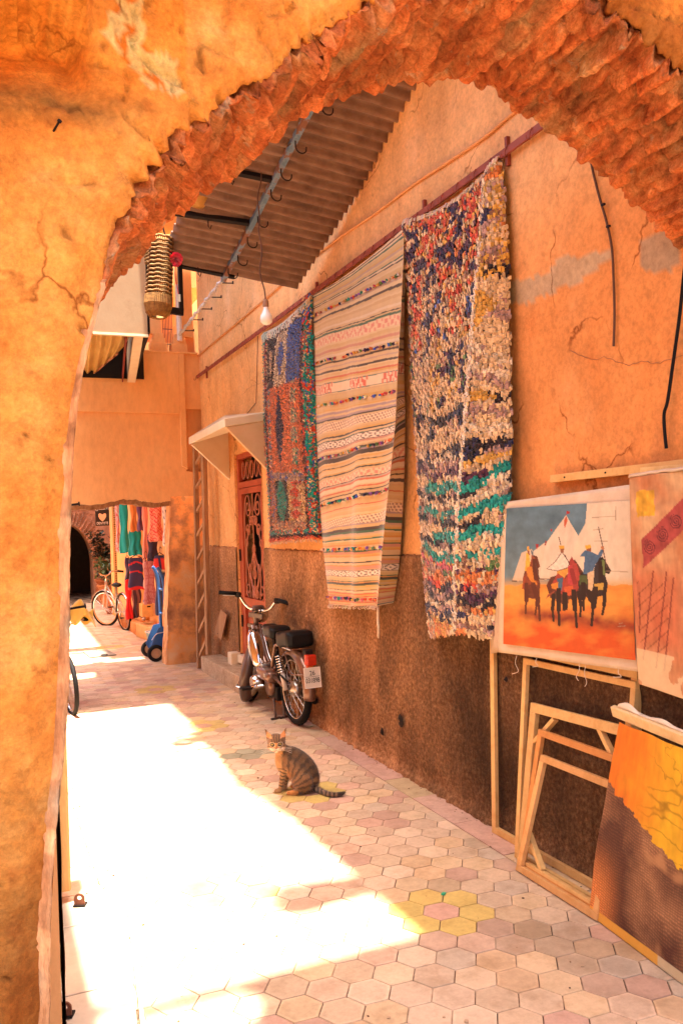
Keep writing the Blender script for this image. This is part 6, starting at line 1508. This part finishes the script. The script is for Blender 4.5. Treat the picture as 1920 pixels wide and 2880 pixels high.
# pillars left of the door: orange jamb and striped reed post
jb = thing('reed_pillar', 'orange pillar wrapped with light reed slats below the dentist sign', 'pillar', (2.2, 16.4, 0))
a, b = at(283, 1400, Y=16.4), at(304, 1400, Y=16.4); a[2] = b[2] = 0; B = MB(); B.prism([a, b, b + V(.05, .4, 0), a + V(.05, .4, 0)], (0, 0, 2.9)); B.build('shaft', M_back, jb)
a, b = at(268, 1400, Y=16.3), at(283, 1400, Y=16.3); a[2] = b[2] = 0; B = MB()
for k in range(62): B.beam(a + V(0, 0, .04 + .042 * k), b + V(0, 0, .04 + .042 * k + .012), .03, .03, c3=tuple(V(1, 1, 1) * R_(.7, 1.15)))
B.build('reed_slats', M_straw, jb)
B = MB(); B.prism([a + V(-.02, .03, 0), b + V(0, .03, 0), b + V(0, .4, 0), a + V(-.02, .4, 0)], (0, 0, 2.9)); B.build('core', M_back, jb)
# far wall with a round arch
fw_ = thing('far_arch_wall', 'brick wall at the far end with a dark round arched gateway', 'wall', (1.6, 21, 0)); Y2 = 20.6
ac = at(150, 1290, Y=Y2); R0 = at(214, 1290, Y=Y2)[0] - ac[0]; zc = at(150, 1296, Y=Y2)[2]; 
Rr = max(.6, at(150, 1204, Y=Y2)[2] - zc)
R0 = at(214, 1300, Y=Y2)[0] - at(152, 1300, Y=Y2)[0]; xc = at(152, 1300, Y=Y2)[0]
B = MB(); n = 40
vs = []; fs = []; cs = []
for k in range(n + 1):
    t = PI * k / n; vs.append((xc + R0 * math.cos(t), Y2, zc + Rr * math.sin(t))); a2 = max(abs(math.cos(t)) / 2.4, math.sin(t) / 3.0, 1e-3); vs.append((xc + math.cos(t) / a2, Y2, zc + math.sin(t) / a2))
B.add(vs, [(2 * k, 2 * k + 1, 2 * k + 3, 2 * k + 2) for k in range(n)])
for s in (-1, 1): B.add([(xc + s * R0, Y2, -.02), (xc + s * 2.4, Y2, -.02), (xc + s * 2.4, Y2, zc), (xc + s * R0, Y2, zc)], [(0, 1, 2, 3)])
vs = [(xc + R0 * math.cos(PI * k / n), y, zc + Rr * math.sin(PI * k / n)) for k in range(n + 1) for y in (Y2, Y2 + .6)]
B.add(vs, [(2 * k, 2 * k + 1, 2 * k + 3, 2 * k + 2) for k in range(n)]); 
for s in (-1, 1): B.add([(xc + s * R0, Y2, -.02), (xc + s * R0, Y2 + .6, -.02), (xc + s * R0, Y2 + .6, zc), (xc + s * R0, Y2, zc)], [(0, 1, 2, 3)])
B.build('masonry', mat('far_brick', [(.3, (.22, .10, .055)), (.55, (.36, .18, .10)), (.75, (.44, .26, .16))], scale=5, detail=8, rough=.9, attr=True, bumps=[(14, .7, .03)]), fw_)
B = MB(); 
for k in range(30):
    t = PI * (k + .5) / 30; d = V(math.cos(t), 0, math.sin(t)); B.beam(V(xc, Y2 - .02, zc) + V(d[0] * R0, 0, d[2] * Rr) * 1.01, V(xc, Y2 - .02, zc) + V(d[0] * (R0 + .34), 0, d[2] * (Rr + .34)), .03, .058, up=(0, 1, 0), c3=tuple(V(1, 1, 1) * R_(.75, 1.3)))
B.build('arch_bricks', MATS['far_brick'], fw_)
B = MB()
for k in range(70):
    z = 2.05 + (k // 9) * .085; x = xc + .1 + (k % 9) * .17 + R_(0, .05); 
    if abs(x - xc) < 1.8: B.box((x, Y2 - .005, z), (R_(.1, .16), .02, .055), tuple(V(1, .95, .9) * R_(.7, 1.3)))
B.build('rough_stones', MATS['far_brick'], fw_)
B = MB(); B.box((xc, Y2 + 3.2, 1.6), (6, .1, 4)); B.box((xc, Y2 + 1.9, 3.2), (6, 3.2, .1)); B.box((xc - 1.6, Y2 + 1.9, 1.6), (.1, 2.6, 4)); B.box((xc + 1.9, Y2 + 1.9, 1.6), (.1, 2.6, 4)); B.build('dark_passage', flat('dim_wall', (.05, .035, .028), rough=.9), fw_)
B = MB(); B.box((xc + 1.6, (16.6 + Y2) / 2, 2), (.2, Y2 - 16.6, 4.0)); B.build('side_wall', M_brick, fw_)
B = MB(); q = at(245, 1175, Y=Y2 - .1); q = at(248, 1180, Y=19); 
lamp = thing('wall_lantern', 'small dark lantern on the brick wall left of the dentist sign', 'lantern', at(248, 1176, Y=Y2 - .1)); q = at(247, 1168, Y=Y2 - .15)
lamp.location = tuple(q); lamp['_o'] = tuple(q)
B.lathe([(0, .16), (.06, .13), (.05, .12), (.045, -.1), (.055, -.12), (0, -.14)], q, 8); B.build('body', M_dark, lamp); B = MB(); B.beam(q + V(0, .15, .13), q + V(0, 0, .13), .02, .02); B.build('arm', M_dark, lamp)
# dentist sign
sg = thing('dentist_sign', 'black sign reading DENTISTE with white Arabic script and a pale heart shape', 'sign', at(233, 1180, Y=16)); Ys = 16.0
a, b = at(220, 1208, Y=Ys), at(250, 1152, Y=Ys); cx_, cz_ = (a[0] + b[0]) / 2, (a[2] + b[2]) / 2; sw_, sh_ = b[0] - a[0], b[2] - a[2]
B = MB(); B.box((cx_, Ys, cz_), (sw_, .02, sh_), (.02, .016, .014)); sb = B.build('board', M_gloss, sg)
M_white = flat('sign_white', (.68, .6, .52), rough=.6, var=.05); AXS = np.stack([V(1, 0, 0), V(0, 0, 1), V(0, -1, 0)])
text('DENTISTE', V(cx_, Ys - .012, cz_ - sh_ * .40), AXS, sw_ * .26, M_white, sg, 'lettering', .72)
try:
    text('\ufee5\ufe8e\ufee8\ufeb3\ufef7\ufe8d', V(cx_, Ys - .012, cz_ + sh_ * .22), AXS, sw_ * .33, M_white, sg, 'arabic_lettering', 1.0)
except Exception as ex: print('arabic', ex)
B = MB(); hp_ = [(0, -.5), (.32, -.28), (.5, .02), (.5, .26), (.36, .34), (.2, .30), (.08, .24), (0, .2), (-.08, .26), (-.2, .32), (-.36, .34), (-.5, .26), (-.5, .02), (-.32, -.28)]
B.prism([V(cx_ + x * sw_ * .56, Ys - .011, cz_ - sh_ * .12 + z * sh_ * .40) for x, z in hp_], (0, -.003, 0), (.72, .42, .24)); B.build('pale_heart', M_gloss, sg)
B = MB(); B.beam(V(cx_ + sw_ / 2, Ys, cz_ + sh_ / 2 - .03), V(cx_ + sw_ / 2 + .35, Ys + .1, cz_ + sh_ / 2 - .03), .02, .02); B.build('bracket', M_dark, sg)
# pots with plants
def pot(x, y, Y, r, h, label, tint=(1, 1, 1), leaves=120, lh=.6, leafc=(.06, .09, .03)):
    p = at(x, y, Z=0); p = at(x, y, Y=Y); p[2] = 0
    t = thing('plant_pot', label, 'plant pot', p, 'potted plants by the far gateway')
    B = MB(); B.lathe([(0, 0), (r * .62, 0), (r * .72, h * .1), (r * .98, h * .45), (r, h * .6), (r * .88, h * .82), (r * .92, h * .86), (r * 1.06, h * .92), (r * 1.06, h), (r * .92, h), (r * .86, h * .9), (0, h * .88)], p, 22, c3=tint)
    for z in (.35, .62): B.tube([p + V(r * 1.01 * math.cos(q), r * 1.01 * math.sin(q), h * z + .01 * math.sin(q * 8)) for q in np.linspace(0, 2 * PI, 30)[:-1]], .012, 5, closed=True, c3=tint)
    B.build('pot', M_terra, t, smooth=True, auto=True)
    B = MB(); St = MB()
    for s in range(7):
        e = p + V(R_(-.2, .2), R_(-.15, .15), h + lh * R_(.6, 1)); m_ = lerp(p + V(0, 0, h * .9), e, .5) + V(R_(-.05, .05), 0, .05); St.tube([p + V(R_(-.03, .03), 0, h * .88), m_, e], .008, 5)
        for k in range(leaves // 7):
            q = lerp(m_, e, R_(-.2, 1.1)) + V(R_(-.11, .11), R_(-.11, .11), R_(-.06, .08)); d = unit((R_(-1, 1), R_(-1, 1), R_(-.4, .8))); s_ = unit(np.cross(d, (.2, .3, 1))); l = R_(.08, .15); g = R_(.4, 1.3)
            B.add([q, q + d * l * .5 + s_ * l * .28, q + d * l - V(0, 0, .015), q + d * l * .5 - s_ * l * .28], [(0, 1, 2, 3)], tuple(v * g for v in leafc))
    St.build('stems', M_oldwood, t); B.build('leaves', M_leaf, t)
pot(265, 1408, 16.9, .24, .46, 'large ribbed terracotta pot with a shrub, nearest of the pots by the far gateway', (1.25, 1.15, 1.0), 200, .6, (.035, .06, .018))
pot(251, 1392, 18.2, .22, .5, 'smooth pale terracotta pot with glossy leaves in the middle of the row of pots', (1.1, 1.05, 1), 260, .5, (.09, .14, .045))
pot(243, 1385, 19.3, .2, .55, 'reddish tall terracotta pot with a dark tall plant, farthest in the row of pots', (.8, .6, .5), 420, 1.15, (.014, .025, .012))

# hanging clothes along the shop front
def garment(name, label, cat_, pts, Y, top, bot, colfn, flare=1.0, thick=.05, folds=3, hang=True, extra=None):
    """pts = (left x, right x) on the sheet at the top; top/bot sheet y"""
    xl, xr = pts; a, b = at(xl, top, Y=Y), at(xr, top, Y=Y); c = at((xl + xr) / 2, bot, Y=Y); z0, z1 = (a[2] + b[2]) / 2, c[2]; mx = (a[0] + b[0]) / 2; hw = (b[0] - a[0]) / 2
    t = thing(name, label, cat_, (mx, Y, z1), 'clothes hanging at the shop front'); B = MB()
    def fn(u, v):
        q = 2 * PI * u; w_ = hw * lerp(.82 if hang else 1, flare, v) * (.75 if (hang and v < .03) else 1); d = thick * (.6 + .4 * v) * (1 + .5 * math.sin(q * folds + 1) * v)
        return V(mx + w_ * math.cos(q) + .01 * math.sin(9 * v + q), Y + d * math.sin(q) + .35 * w_ * math.cos(q) * -1 * .4, lerp(z0, z1, v) + .012 * math.sin(q * 3) * v)
    B.grid(fn, 44, 30, lambda u, v: colfn(u, v), wrap=True); o = B.build('cloth', M_fabric, t, smooth=True)
    B = MB(); B.tube([V(mx - hw * .8, Y, z0 - .005), V(mx, Y, z0 + .035), V(mx + hw * .8, Y, z0 - .005)], .006, 5); B.tube([V(mx, Y, z0 + .03), V(mx, Y, z0 + .09), V(mx + .015, Y, z0 + .11), V(mx + .03, Y, z0 + .09)], .004, 5); B.build('hanger', M_dark, t)
    return t
TQ = (.01, .33, .34); 
ptn = lambda c1, c2, s: (lambda u, v: c1 if nz(math.cos(2 * PI * u) * s, v * s * 1.5, 3.) > 0 else c2)
one = lambda c: (lambda u, v: tuple(x * (1 + .15 * math.sin(u * 40)) for x in c))
garment('dress', 'long red and white speckled dress, farthest left of the hanging clothes', 'dress', (323, 335), 14.6, 1158, 1245, ptn((.45, .05, .06), (.5, .4, .36), 9), 1.3)
garment('kaftan', 'long plain turquoise kaftan with a dark tassel cord', 'kaftan', (332, 354), 13.6, 1152, 1312 - 60, one(TQ), 1.15) if False else None
def sx(z): return (170 + z / 4.752) * .816667           # from the clothes detail sheet
def sy(z): return (1400 + z / 4.752) * .816667
G = lambda nm, lb, ct, x0, x1, Y, y0, y1, cf, fl=1.0, fo=3: garment(nm, lb, ct, (sx(x0), sx(x1)), Y, sy(y0), sy(y1), cf, fl, folds=fo)
G('dress', 'narrow red and white speckled dress at the far left end of the hanging clothes', 'dress', 728, 790, 14.4, 60, 715, ptn((.40, .05, .07), (.5, .38, .34), 14), 1.0)
bpy.data.objects.remove([o for o in bpy.data.objects if o.get('label', '').startswith('long red and white speckled')][0], do_unlink=True) if False else None
G('kaftan', 'long turquoise kaftan with a dark tassel cord, left of the orange scarf', 'kaftan', 780, 900, 13.7, 60, 735, one(TQ), 1.05, 4)
G('kaftan', 'turquoise skirt length hanging below the orange scarf, with fringed hem', 'skirt', 905, 1085, 13.0, 430, 765, one((.008, .30, .31)), 1.0, 6)
G('scarf', 'plain orange scarf hanging over the turquoise skirt', 'scarf', 925, 1018, 12.9, 50, 448, one((.62, .22, .05)), 1.0, 2)
G('trousers', 'dark purple trousers hanging between the orange scarf and the pink tunic', 'trousers', 1022, 1092, 12.8, 60, 440, one((.09, .03, .10)), 1.0)
G('tunic', 'long salmon pink tunic hanging beside the zigzag dress', 'tunic', 1092, 1158, 12.3, 60, 815, one((.72, .25, .18)), 1.2, 2)
zz = lambda u, v: (.60, .05, .05) if abs(((v * 11) % 1) - abs(((u * 8) % 1) * 2 - 1)) < .26 else (.74, .33, .22)
G('dress', 'salmon dress with red zigzag pattern hanging under the lintel', 'dress', 1180, 1350, 11.9, 60, 580, zz, 1.05, 4)
G('skirt', 'black skirt with pink stripes hanging behind the zigzag dress', 'skirt', 1160, 1300, 12.15, 480, 850, lambda u, v: (.5, .08, .1) if v < .3 and math.sin(v * 130) > .2 and nz(u * 40, v * 60) > -.1 else (.035, .02, .04), 1.0)
G('shawl', 'white shawl with black geometric pattern at the right end of the hanging clothes', 'shawl', 1362, 1428, 11.5, 60, 640, lambda u, v: (.03, .03, .04) if (abs(((v * 7) % 1) - .5) + abs(((u * 6) % 1) - .5)) < .26 else (.68, .62, .55), 1.0, 2)
G('jacket', 'dark blue embroidered jacket with red trim hanging on low rail', 'jacket', 905, 1112, 12.6, 800, 1225, lambda u, v: (.55, .02, .02) if v > .9 or abs(v - .12 - .1 * abs(math.cos(2 * PI * u))) < .02 or abs(v - .48 - .05 * math.sin(7 * u)) < .02 else (.045, .03, .085), 1.05, 2)
G('trousers', 'bright red trousers hanging beside the blue jacket', 'trousers', 862, 950, 12.9, 1090, 1620, one((.58, .012, .012)), 1.0, 2)
G('coat', 'dark navy coat hanging behind the red trousers', 'coat', 862, 925, 13.1, 800, 1150, one((.04, .02, .06)), 1.1)
G('scarf', 'dark striped scarves hanging under the blue jacket', 'scarf', 950, 1085, 13.05, 1225, 1600, lambda u, v: (.05, .02, .03) if math.sin(u * 30) > -.2 else (.25, .10, .09), 1.0, 7)
G('dress', 'dotted dusky pink dress hanging above the water bottle', 'dress', 1112, 1258, 11.95, 845, 1415, lambda u, v: (.33, .09, .09) if math.sin(u * 120) * math.sin(v * 150) > -.3 else (.48, .22, .2), 1.1, 2)
G('tunic', 'thin pale pink tunic hanging beside the dotted dress', 'tunic', 1108, 1145, 12.2, 820, 1205, one((.70, .30, .24)), 1.0, 2)
# mannequin dress: navy, red yoke, gold belt
G('dress', 'long navy dress with red yoke and gold belt hanging beside the hand truck', 'dress', 1240, 1410, 11.1, 770, 1560, lambda u, v: (.62, .42, .2) if .24 < v < .30 else ((.60, .03, .02) if (.06 < v < .24 and abs(math.cos(2 * PI * u)) > .2) else (.03, .025, .065)), .82, 2)
B = MB(); q = at(sx(1300), sy(690), Y=13.4)
rl = thing('clothes_rail', 'steel clothes rail along the shop front above the garments', 'rail', (2.15, 12.5, 2.2)); B = MB(); B.tube([V(2.06, 10.6, 2.22), V(2.2, 14.9, 2.3)], .014, 8); B.build('tube', M_steel, rl); B = MB()
for y in (11, 14.7): B.tube([V(2.08 + .035 * (y - 11), y, 2.24), V(2.4, y, 2.3)], .01, 6); B.build('support', M_steel, rl); B = MB()
# bottle and orange cup on the step
bt = thing('water_bottle', 'clear plastic water bottle standing on the yellow shop step', 'bottle', at(sx(1125), sy(1640), Z=.2)); q = at(sx(1125), sy(1635), Z=.2)
B = MB(); B.lathe([(0, 0), (.035, 0), (.038, .02), (.036, .1), (.038, .18), (.03, .23), (.014, .27), (.013, .29), (0, .29)], q, 14); B.build('bottle', flat('bottle_plastic', (.55, .48, .46), rough=.15, coat=.6), bt, smooth=True); B = MB(); B.lathe([(0, .285), (.015, .285), (.015, .31), (0, .31)], q, 10); B.build('cap', flat('cap_blue', (.1, .2, .4)), bt)
ct = thing('orange_cup', 'orange plastic cup standing beside the water bottle', 'cup', at(sx(1190), sy(1640), Z=.2)); q = at(sx(1190), sy(1635), Z=.2); B = MB(); B.lathe([(0, 0), (.045, 0), (.052, .14), (.047, .14), (.042, .01), (0, .01)], q, 16); B.build('cup', flat('cup_orange', (.62, .24, .05), rough=.4), ct, smooth=True); B = MB(); B.tube([q + V(.05 * math.cos(t), .05 * math.sin(t), .14) for t in np.linspace(0, 2 * PI, 17)[:-1]], .004, 5, closed=True); B.build('rim', flat('cup_rim', (.66, .3, .08)), ct)
bx_ = thing('display_box', 'yellow wooden box standing behind the water bottle', 'box', at(sx(1160), sy(1590), Y=12.4)); a = at(sx(1100), sy(1600), Y=12.6); b = at(sx(1240), sy(1415), Y=12.6)
B = MB(); B.box(((a[0] + b[0]) / 2, 12.75, (a[2] + b[2]) / 2), (b[0] - a[0], .25, b[2] - a[2])); B.build('box', flat('ochre_box', (.66, .38, .12)), bx_, bevel=.005); B = MB(); B.box(((a[0] + b[0]) / 2 + .02, 12.62, b[2] - .04), (.05, .01, .02)); B.build('handle_slot', M_dark, bx_)
# hand truck and bucket
ht = thing('hand_truck', 'blue steel hand truck with two wheels standing against the pier jamb', 'hand truck', at(356, 1518, Z=0)); M_bl = flat('truck_blue', (.03, .10, .26), rough=.45)
hx = at(381, 1500, Y=10.35)[0]; Yt = 10.40
for dy in (0, .32):
    B = MB(); B.tube(catmull([V(hx + .03, Yt + dy, .05), V(hx + .02, Yt + dy, .6), V(hx + .01, Yt + dy, .95), V(hx - .03, Yt + dy, 1.09), V(hx - .06, Yt + dy, 1.13)], 5), .022, 8); B.build('upright', M_bl, ht, smooth=True)
B = MB()
for z in (.25, .55, .85): B.tube([V(hx + .02, Yt, z), V(hx + .02, Yt + .32, z)], .013, 6)
B.build('cross_bar', M_bl, ht)
for dy in (-.01, .33): 
    B = MB(); B.prism([V(hx + .03, Yt + dy, .05), V(hx + .03, Yt + dy, .42), V(hx - .07, Yt + dy, .40), V(hx - .17, Yt + dy, .18), V(hx - .12, Yt + dy, .08)], (0, .012, 0)); B.build('side_plate', M_bl, ht)
B = MB(); B.box((hx + .10, Yt + .16, .02), (.2, .36, .012)); B.build('toe_plate', M_bl, ht)
for dy in (-.06, .38):
    wc = V(hx - .12, Yt + dy, .103); A = np.stack([V(1, 0, 0), V(0, 0, 1), V(0, 1, 0)])
    B = MB(); B.lathe([(.06, -.025), (.09, -.03), (.102, -.015), (.102, .015), (.09, .03), (.06, .025)], wc, 28, A); w_ = B.build('wheel', M_black, ht, smooth=True); B = MB(); B.lathe([(0, -.03), (.02, -.032), (.022, -.02), (.06, -.022), (.064, -.01), (.064, .02), (0, .02)], wc, 24, A); B.build('wheel_disc', flat('rusty_disc', (.42, .24, .12), rough=.7), w_)
B = MB(); B.tube([wc + V(0, -.44, 0), wc], .011, 6); B.build('axle', M_dark, ht)
B = MB(); B.tube(catmull([V(hx, Yt - .02, .7), V(hx + .05, Yt - .03, .5), V(hx + .01, Yt - .03, .36), V(hx - .10, Yt - .03, .33), V(hx - .16, Yt - .03, .26)], 5), .005, 5); B.build('cord', flat('white_cord', (.65, .6, .55)), ht)
bu = thing('pale_blue_bucket', 'pale blue plastic bucket standing behind the hand truck', 'bucket', at(359, 1492, Z=0)); q = at(360, 1486, Z=0)
B = MB(); B.lathe([(0, 0), (.10, 0), (.135, .2), (.145, .2), (.145, .215), (.128, .21), (.095, .01), (0, .01)], q, 24); B.build('bucket', flat('bucket_blue', (.36, .58, .60), rough=.4), bu, smooth=True); B = MB(); B.tube([q + V(.142 * math.cos(t), .142 * math.sin(t), .215) for t in np.linspace(0, 2 * PI, 25)[:-1]], .009, 6, closed=True); B.build('rim', M_white, bu)
# drain cover
mc = thing('drain_cover', 'grey metal drain cover set in the paving beyond the passage', 'drain cover', at(230, 1505, Z=0)); ps = [at(192, 1499, Z=.004), at(246, 1494, Z=.004), at(268, 1505, Z=.004), at(208, 1512, Z=.004)]
B = MB(); B.prism(ps, (0, 0, .012)); B.build('plate', flat('drain_grey', (.22, .17, .13), rough=.6), mc)
B = MB(); q = at(240, 1505, Z=.018); B.lathe([(0, 0), (.05, 0), (.04, .012), (0, .014)], q, 10); B.build('lifting_eye', M_dark, mc)

# bicycles
def bicycle(name, label, c, ang, frame_m, lean_=0., steer=.4, sc=1., guard=True):
    f_ = V(math.cos(ang), math.sin(ang), 0); l_ = V(-f_[1], f_[0], 0); u_ = unit(V(0, 0, 1) + l_ * lean_); P = lambda x, y, z: np.asarray(c, float) + (f_ * x + l_ * y + u_ * z) * sc
    t = thing(name, label, 'bicycle', c); r = .33
    fs_ = unit(f_ + l_ * steer)
    for cx_, ff in ((0, f_), (1.03, fs_)):
        cc = P(cx_, 0, r); B = MB(); B.tube([cc + (ff * math.cos(q) + u_ * math.sin(q)) * r * sc for q in np.linspace(0, 2 * PI, 41)[:-1]], .02, 8, closed=True); w_ = B.build('wheel', M_black, t, smooth=True)
        B = MB(); B.tube([cc + (ff * math.cos(q) + u_ * math.sin(q)) * (r - .026) * sc for q in np.linspace(0, 2 * PI, 41)[:-1]], .011, 6, closed=True); B.build('rim', M_chrome, w_)
        B = MB()
        for k in range(20): q = 2 * PI * k / 20; B.tube([cc, cc + (ff * math.cos(q) + u_ * math.sin(q)) * (r - .03) * sc], .0018, 4)
        B.build('spokes', M_steel, w_)
        if guard: B = MB(); B.grid(lambda a, b: cc + (ff * math.cos(lerp(.3, 2.9, a)) + u_ * math.sin(lerp(.3, 2.9, a))) * (r + .035 - .02 * abs(b - .5)) * sc + np.cross(ff, u_) * (b - .5) * .055, 20, 4); B.build('mudguard', M_chrome, t, smooth=True, solid=.003)
    hd_ = P(.84, 0, .86); fk = P(.90, 0, .66); bb = P(.44, 0, .29); st_t = P(.30, 0, .76)
    B = MB()
    for a, b, q in ((fk, bb + V(0, 0, .02), .019), (lerp(hd_, fk, .3), lerp(bb, st_t, .45), .015), (bb, st_t, .016), (bb, P(0, .04, r), .011), (bb, P(0, -.04, r), .011), (lerp(bb, st_t, .8), P(0, .04, r), .009), (lerp(bb, st_t, .8), P(0, -.04, r), .009), (hd_, fk, .02)): B.tube([a, b], q, 8)
    B.build('frame', frame_m, t, smooth=True)
    B = MB(); 
    for s in (-.045, .045): B.tube([fk, P(.93, 0, .6) + np.cross(fs_, u_) * s, P(1.03, 0, r) + np.cross(fs_, u_) * s], .011, 7)
    B.build('fork', frame_m, t)
    hs = np.cross(fs_, u_); hb_ = P(.82, 0, .98)
    B = MB(); B.tube([hd_, hb_], .013, 8); B.tube(catmull([hb_ + hs * .28 - fs_ * .10 + V(0, 0, .03), hb_ + hs * .16 + V(0, 0, .05), hb_ + hs * .06, hb_ - hs * .06, hb_ - hs * .16 + V(0, 0, .05), hb_ - hs * .28 - fs_ * .1 + V(0, 0, .03)], 5), .012, 8); B.build('handlebar', M_chrome, t, smooth=True)
    for s in (-1, 1): B = MB(); B.tube([hb_ + hs * s * .22 - fs_ * .05 + V(0, 0, .045), hb_ + hs * s * .30 - fs_ * .115 + V(0, 0, .025)], .018, 8); B.build('grip', M_black, t)
    B = MB(); B.ball(st_t + V(0, 0, .05) - f_ * .03, (.13, .075, .04), 14, ax=np.stack([f_, l_, V(0, 0, 1)])); B.build('saddle', M_leather, t, smooth=True)
    B = MB(); B.lathe([(0, -.008), (.085, -.008), (.085, .008), (0, .008)], bb - l_ * .05, 20, np.stack([f_, u_, l_])); B.tube([bb - l_ * .06, bb - l_ * .07 + V(0, 0, -.0) + f_ * .12 - u_ * .11], .009, 6); B.tube([bb + l_ * .06, bb + l_ * .07 - f_ * .12 + u_ * .11], .009, 6); B.build('crankset', M_steel, t)
    for s in (-1, 1): B = MB(); B.box(bb + l_ * .12 * s - s * (f_ * .12 - u_ * .11) * 1, (.08, .07, .02), (1, 1, 1), np.stack([f_, l_, u_])); B.build('pedal', M_dark, t)
    return t
b0, b1 = at(241, 1440, Z=0), at(273, 1441, Z=0)
p0 = at(274, 1444, Z=0); p1 = at(240, 1438, Z=0); ang = math.atan2(p1[1] - p0[1], p1[0] - p0[0])
bicycle('city_bicycle', 'silver bicycle with mudguards parked beyond the passage before the clothes', (2.10, 13.95, 0), math.radians(101), flat('silver_frame', (.5, .46, .44), rough=.3, metal=.6), .06, .5, .88)
bicycle('orange_bicycle', 'orange bicycle half hidden behind the left side of the arch', (.565, 8.62, 0), math.radians(-80), flat('orange_frame', (.60, .24, .03), rough=.4), -.06, -.05, .76, False)
# yellow cloth over its saddle and handlebar
yc_ = MB(); q0 = at(168, 1430, Y=8.0)
def yfn(u, v):
    a = (u - .5) * .40; b = (v - .5) * .4; r = math.hypot(a, b)
    return V(q0[0] + a * .8 + .02, q0[1] + b * .8, q0[2] + .16 - .9 * max(0, r - .07) + .05 * math.sin(a * 26 + b * 7) + .04 * nz(a * 9, b * 9, 2.) + .10 * ss(.1, .24, a) * (.5 + nz(b * 8, 1.)))
yc_.grid(yfn, 34, 34, lambda u, v: tuple(np.array((.62, .36, .06)) * (1 + .2 * nz(u * 6, v * 6))))
alone(yc_, 'yellow_cloth', M_fabric, 'yellow cloth draped over the orange bicycle at the left edge of the alley', 'cloth', smooth=True, solid=.004)
# neighbouring house closing the alley on the left beyond the wall
lh = thing('far_left_house', 'orange house on the left side of the lane beyond the passage', 'house', (.2, 15, 0)); B = MB(); B.box((-.2, 15.6, 1.6), (.8, 9.5, 3.2)); B.build('house_wall', M_back, lh)
bt_ = MB(); q = at(1018, 2055, Z=.004)
bt_.prism([q + V(-.012, 0, 0), q + V(0, -.008, 0), q + V(.014, .002, 0), q + V(.004, .01, 0)], (0, 0, .008), (.03, .35, .18)); alone(bt_, 'green_scrap', M_gloss, 'tiny green scrap lying on the yellow tile flower', 'scrap')
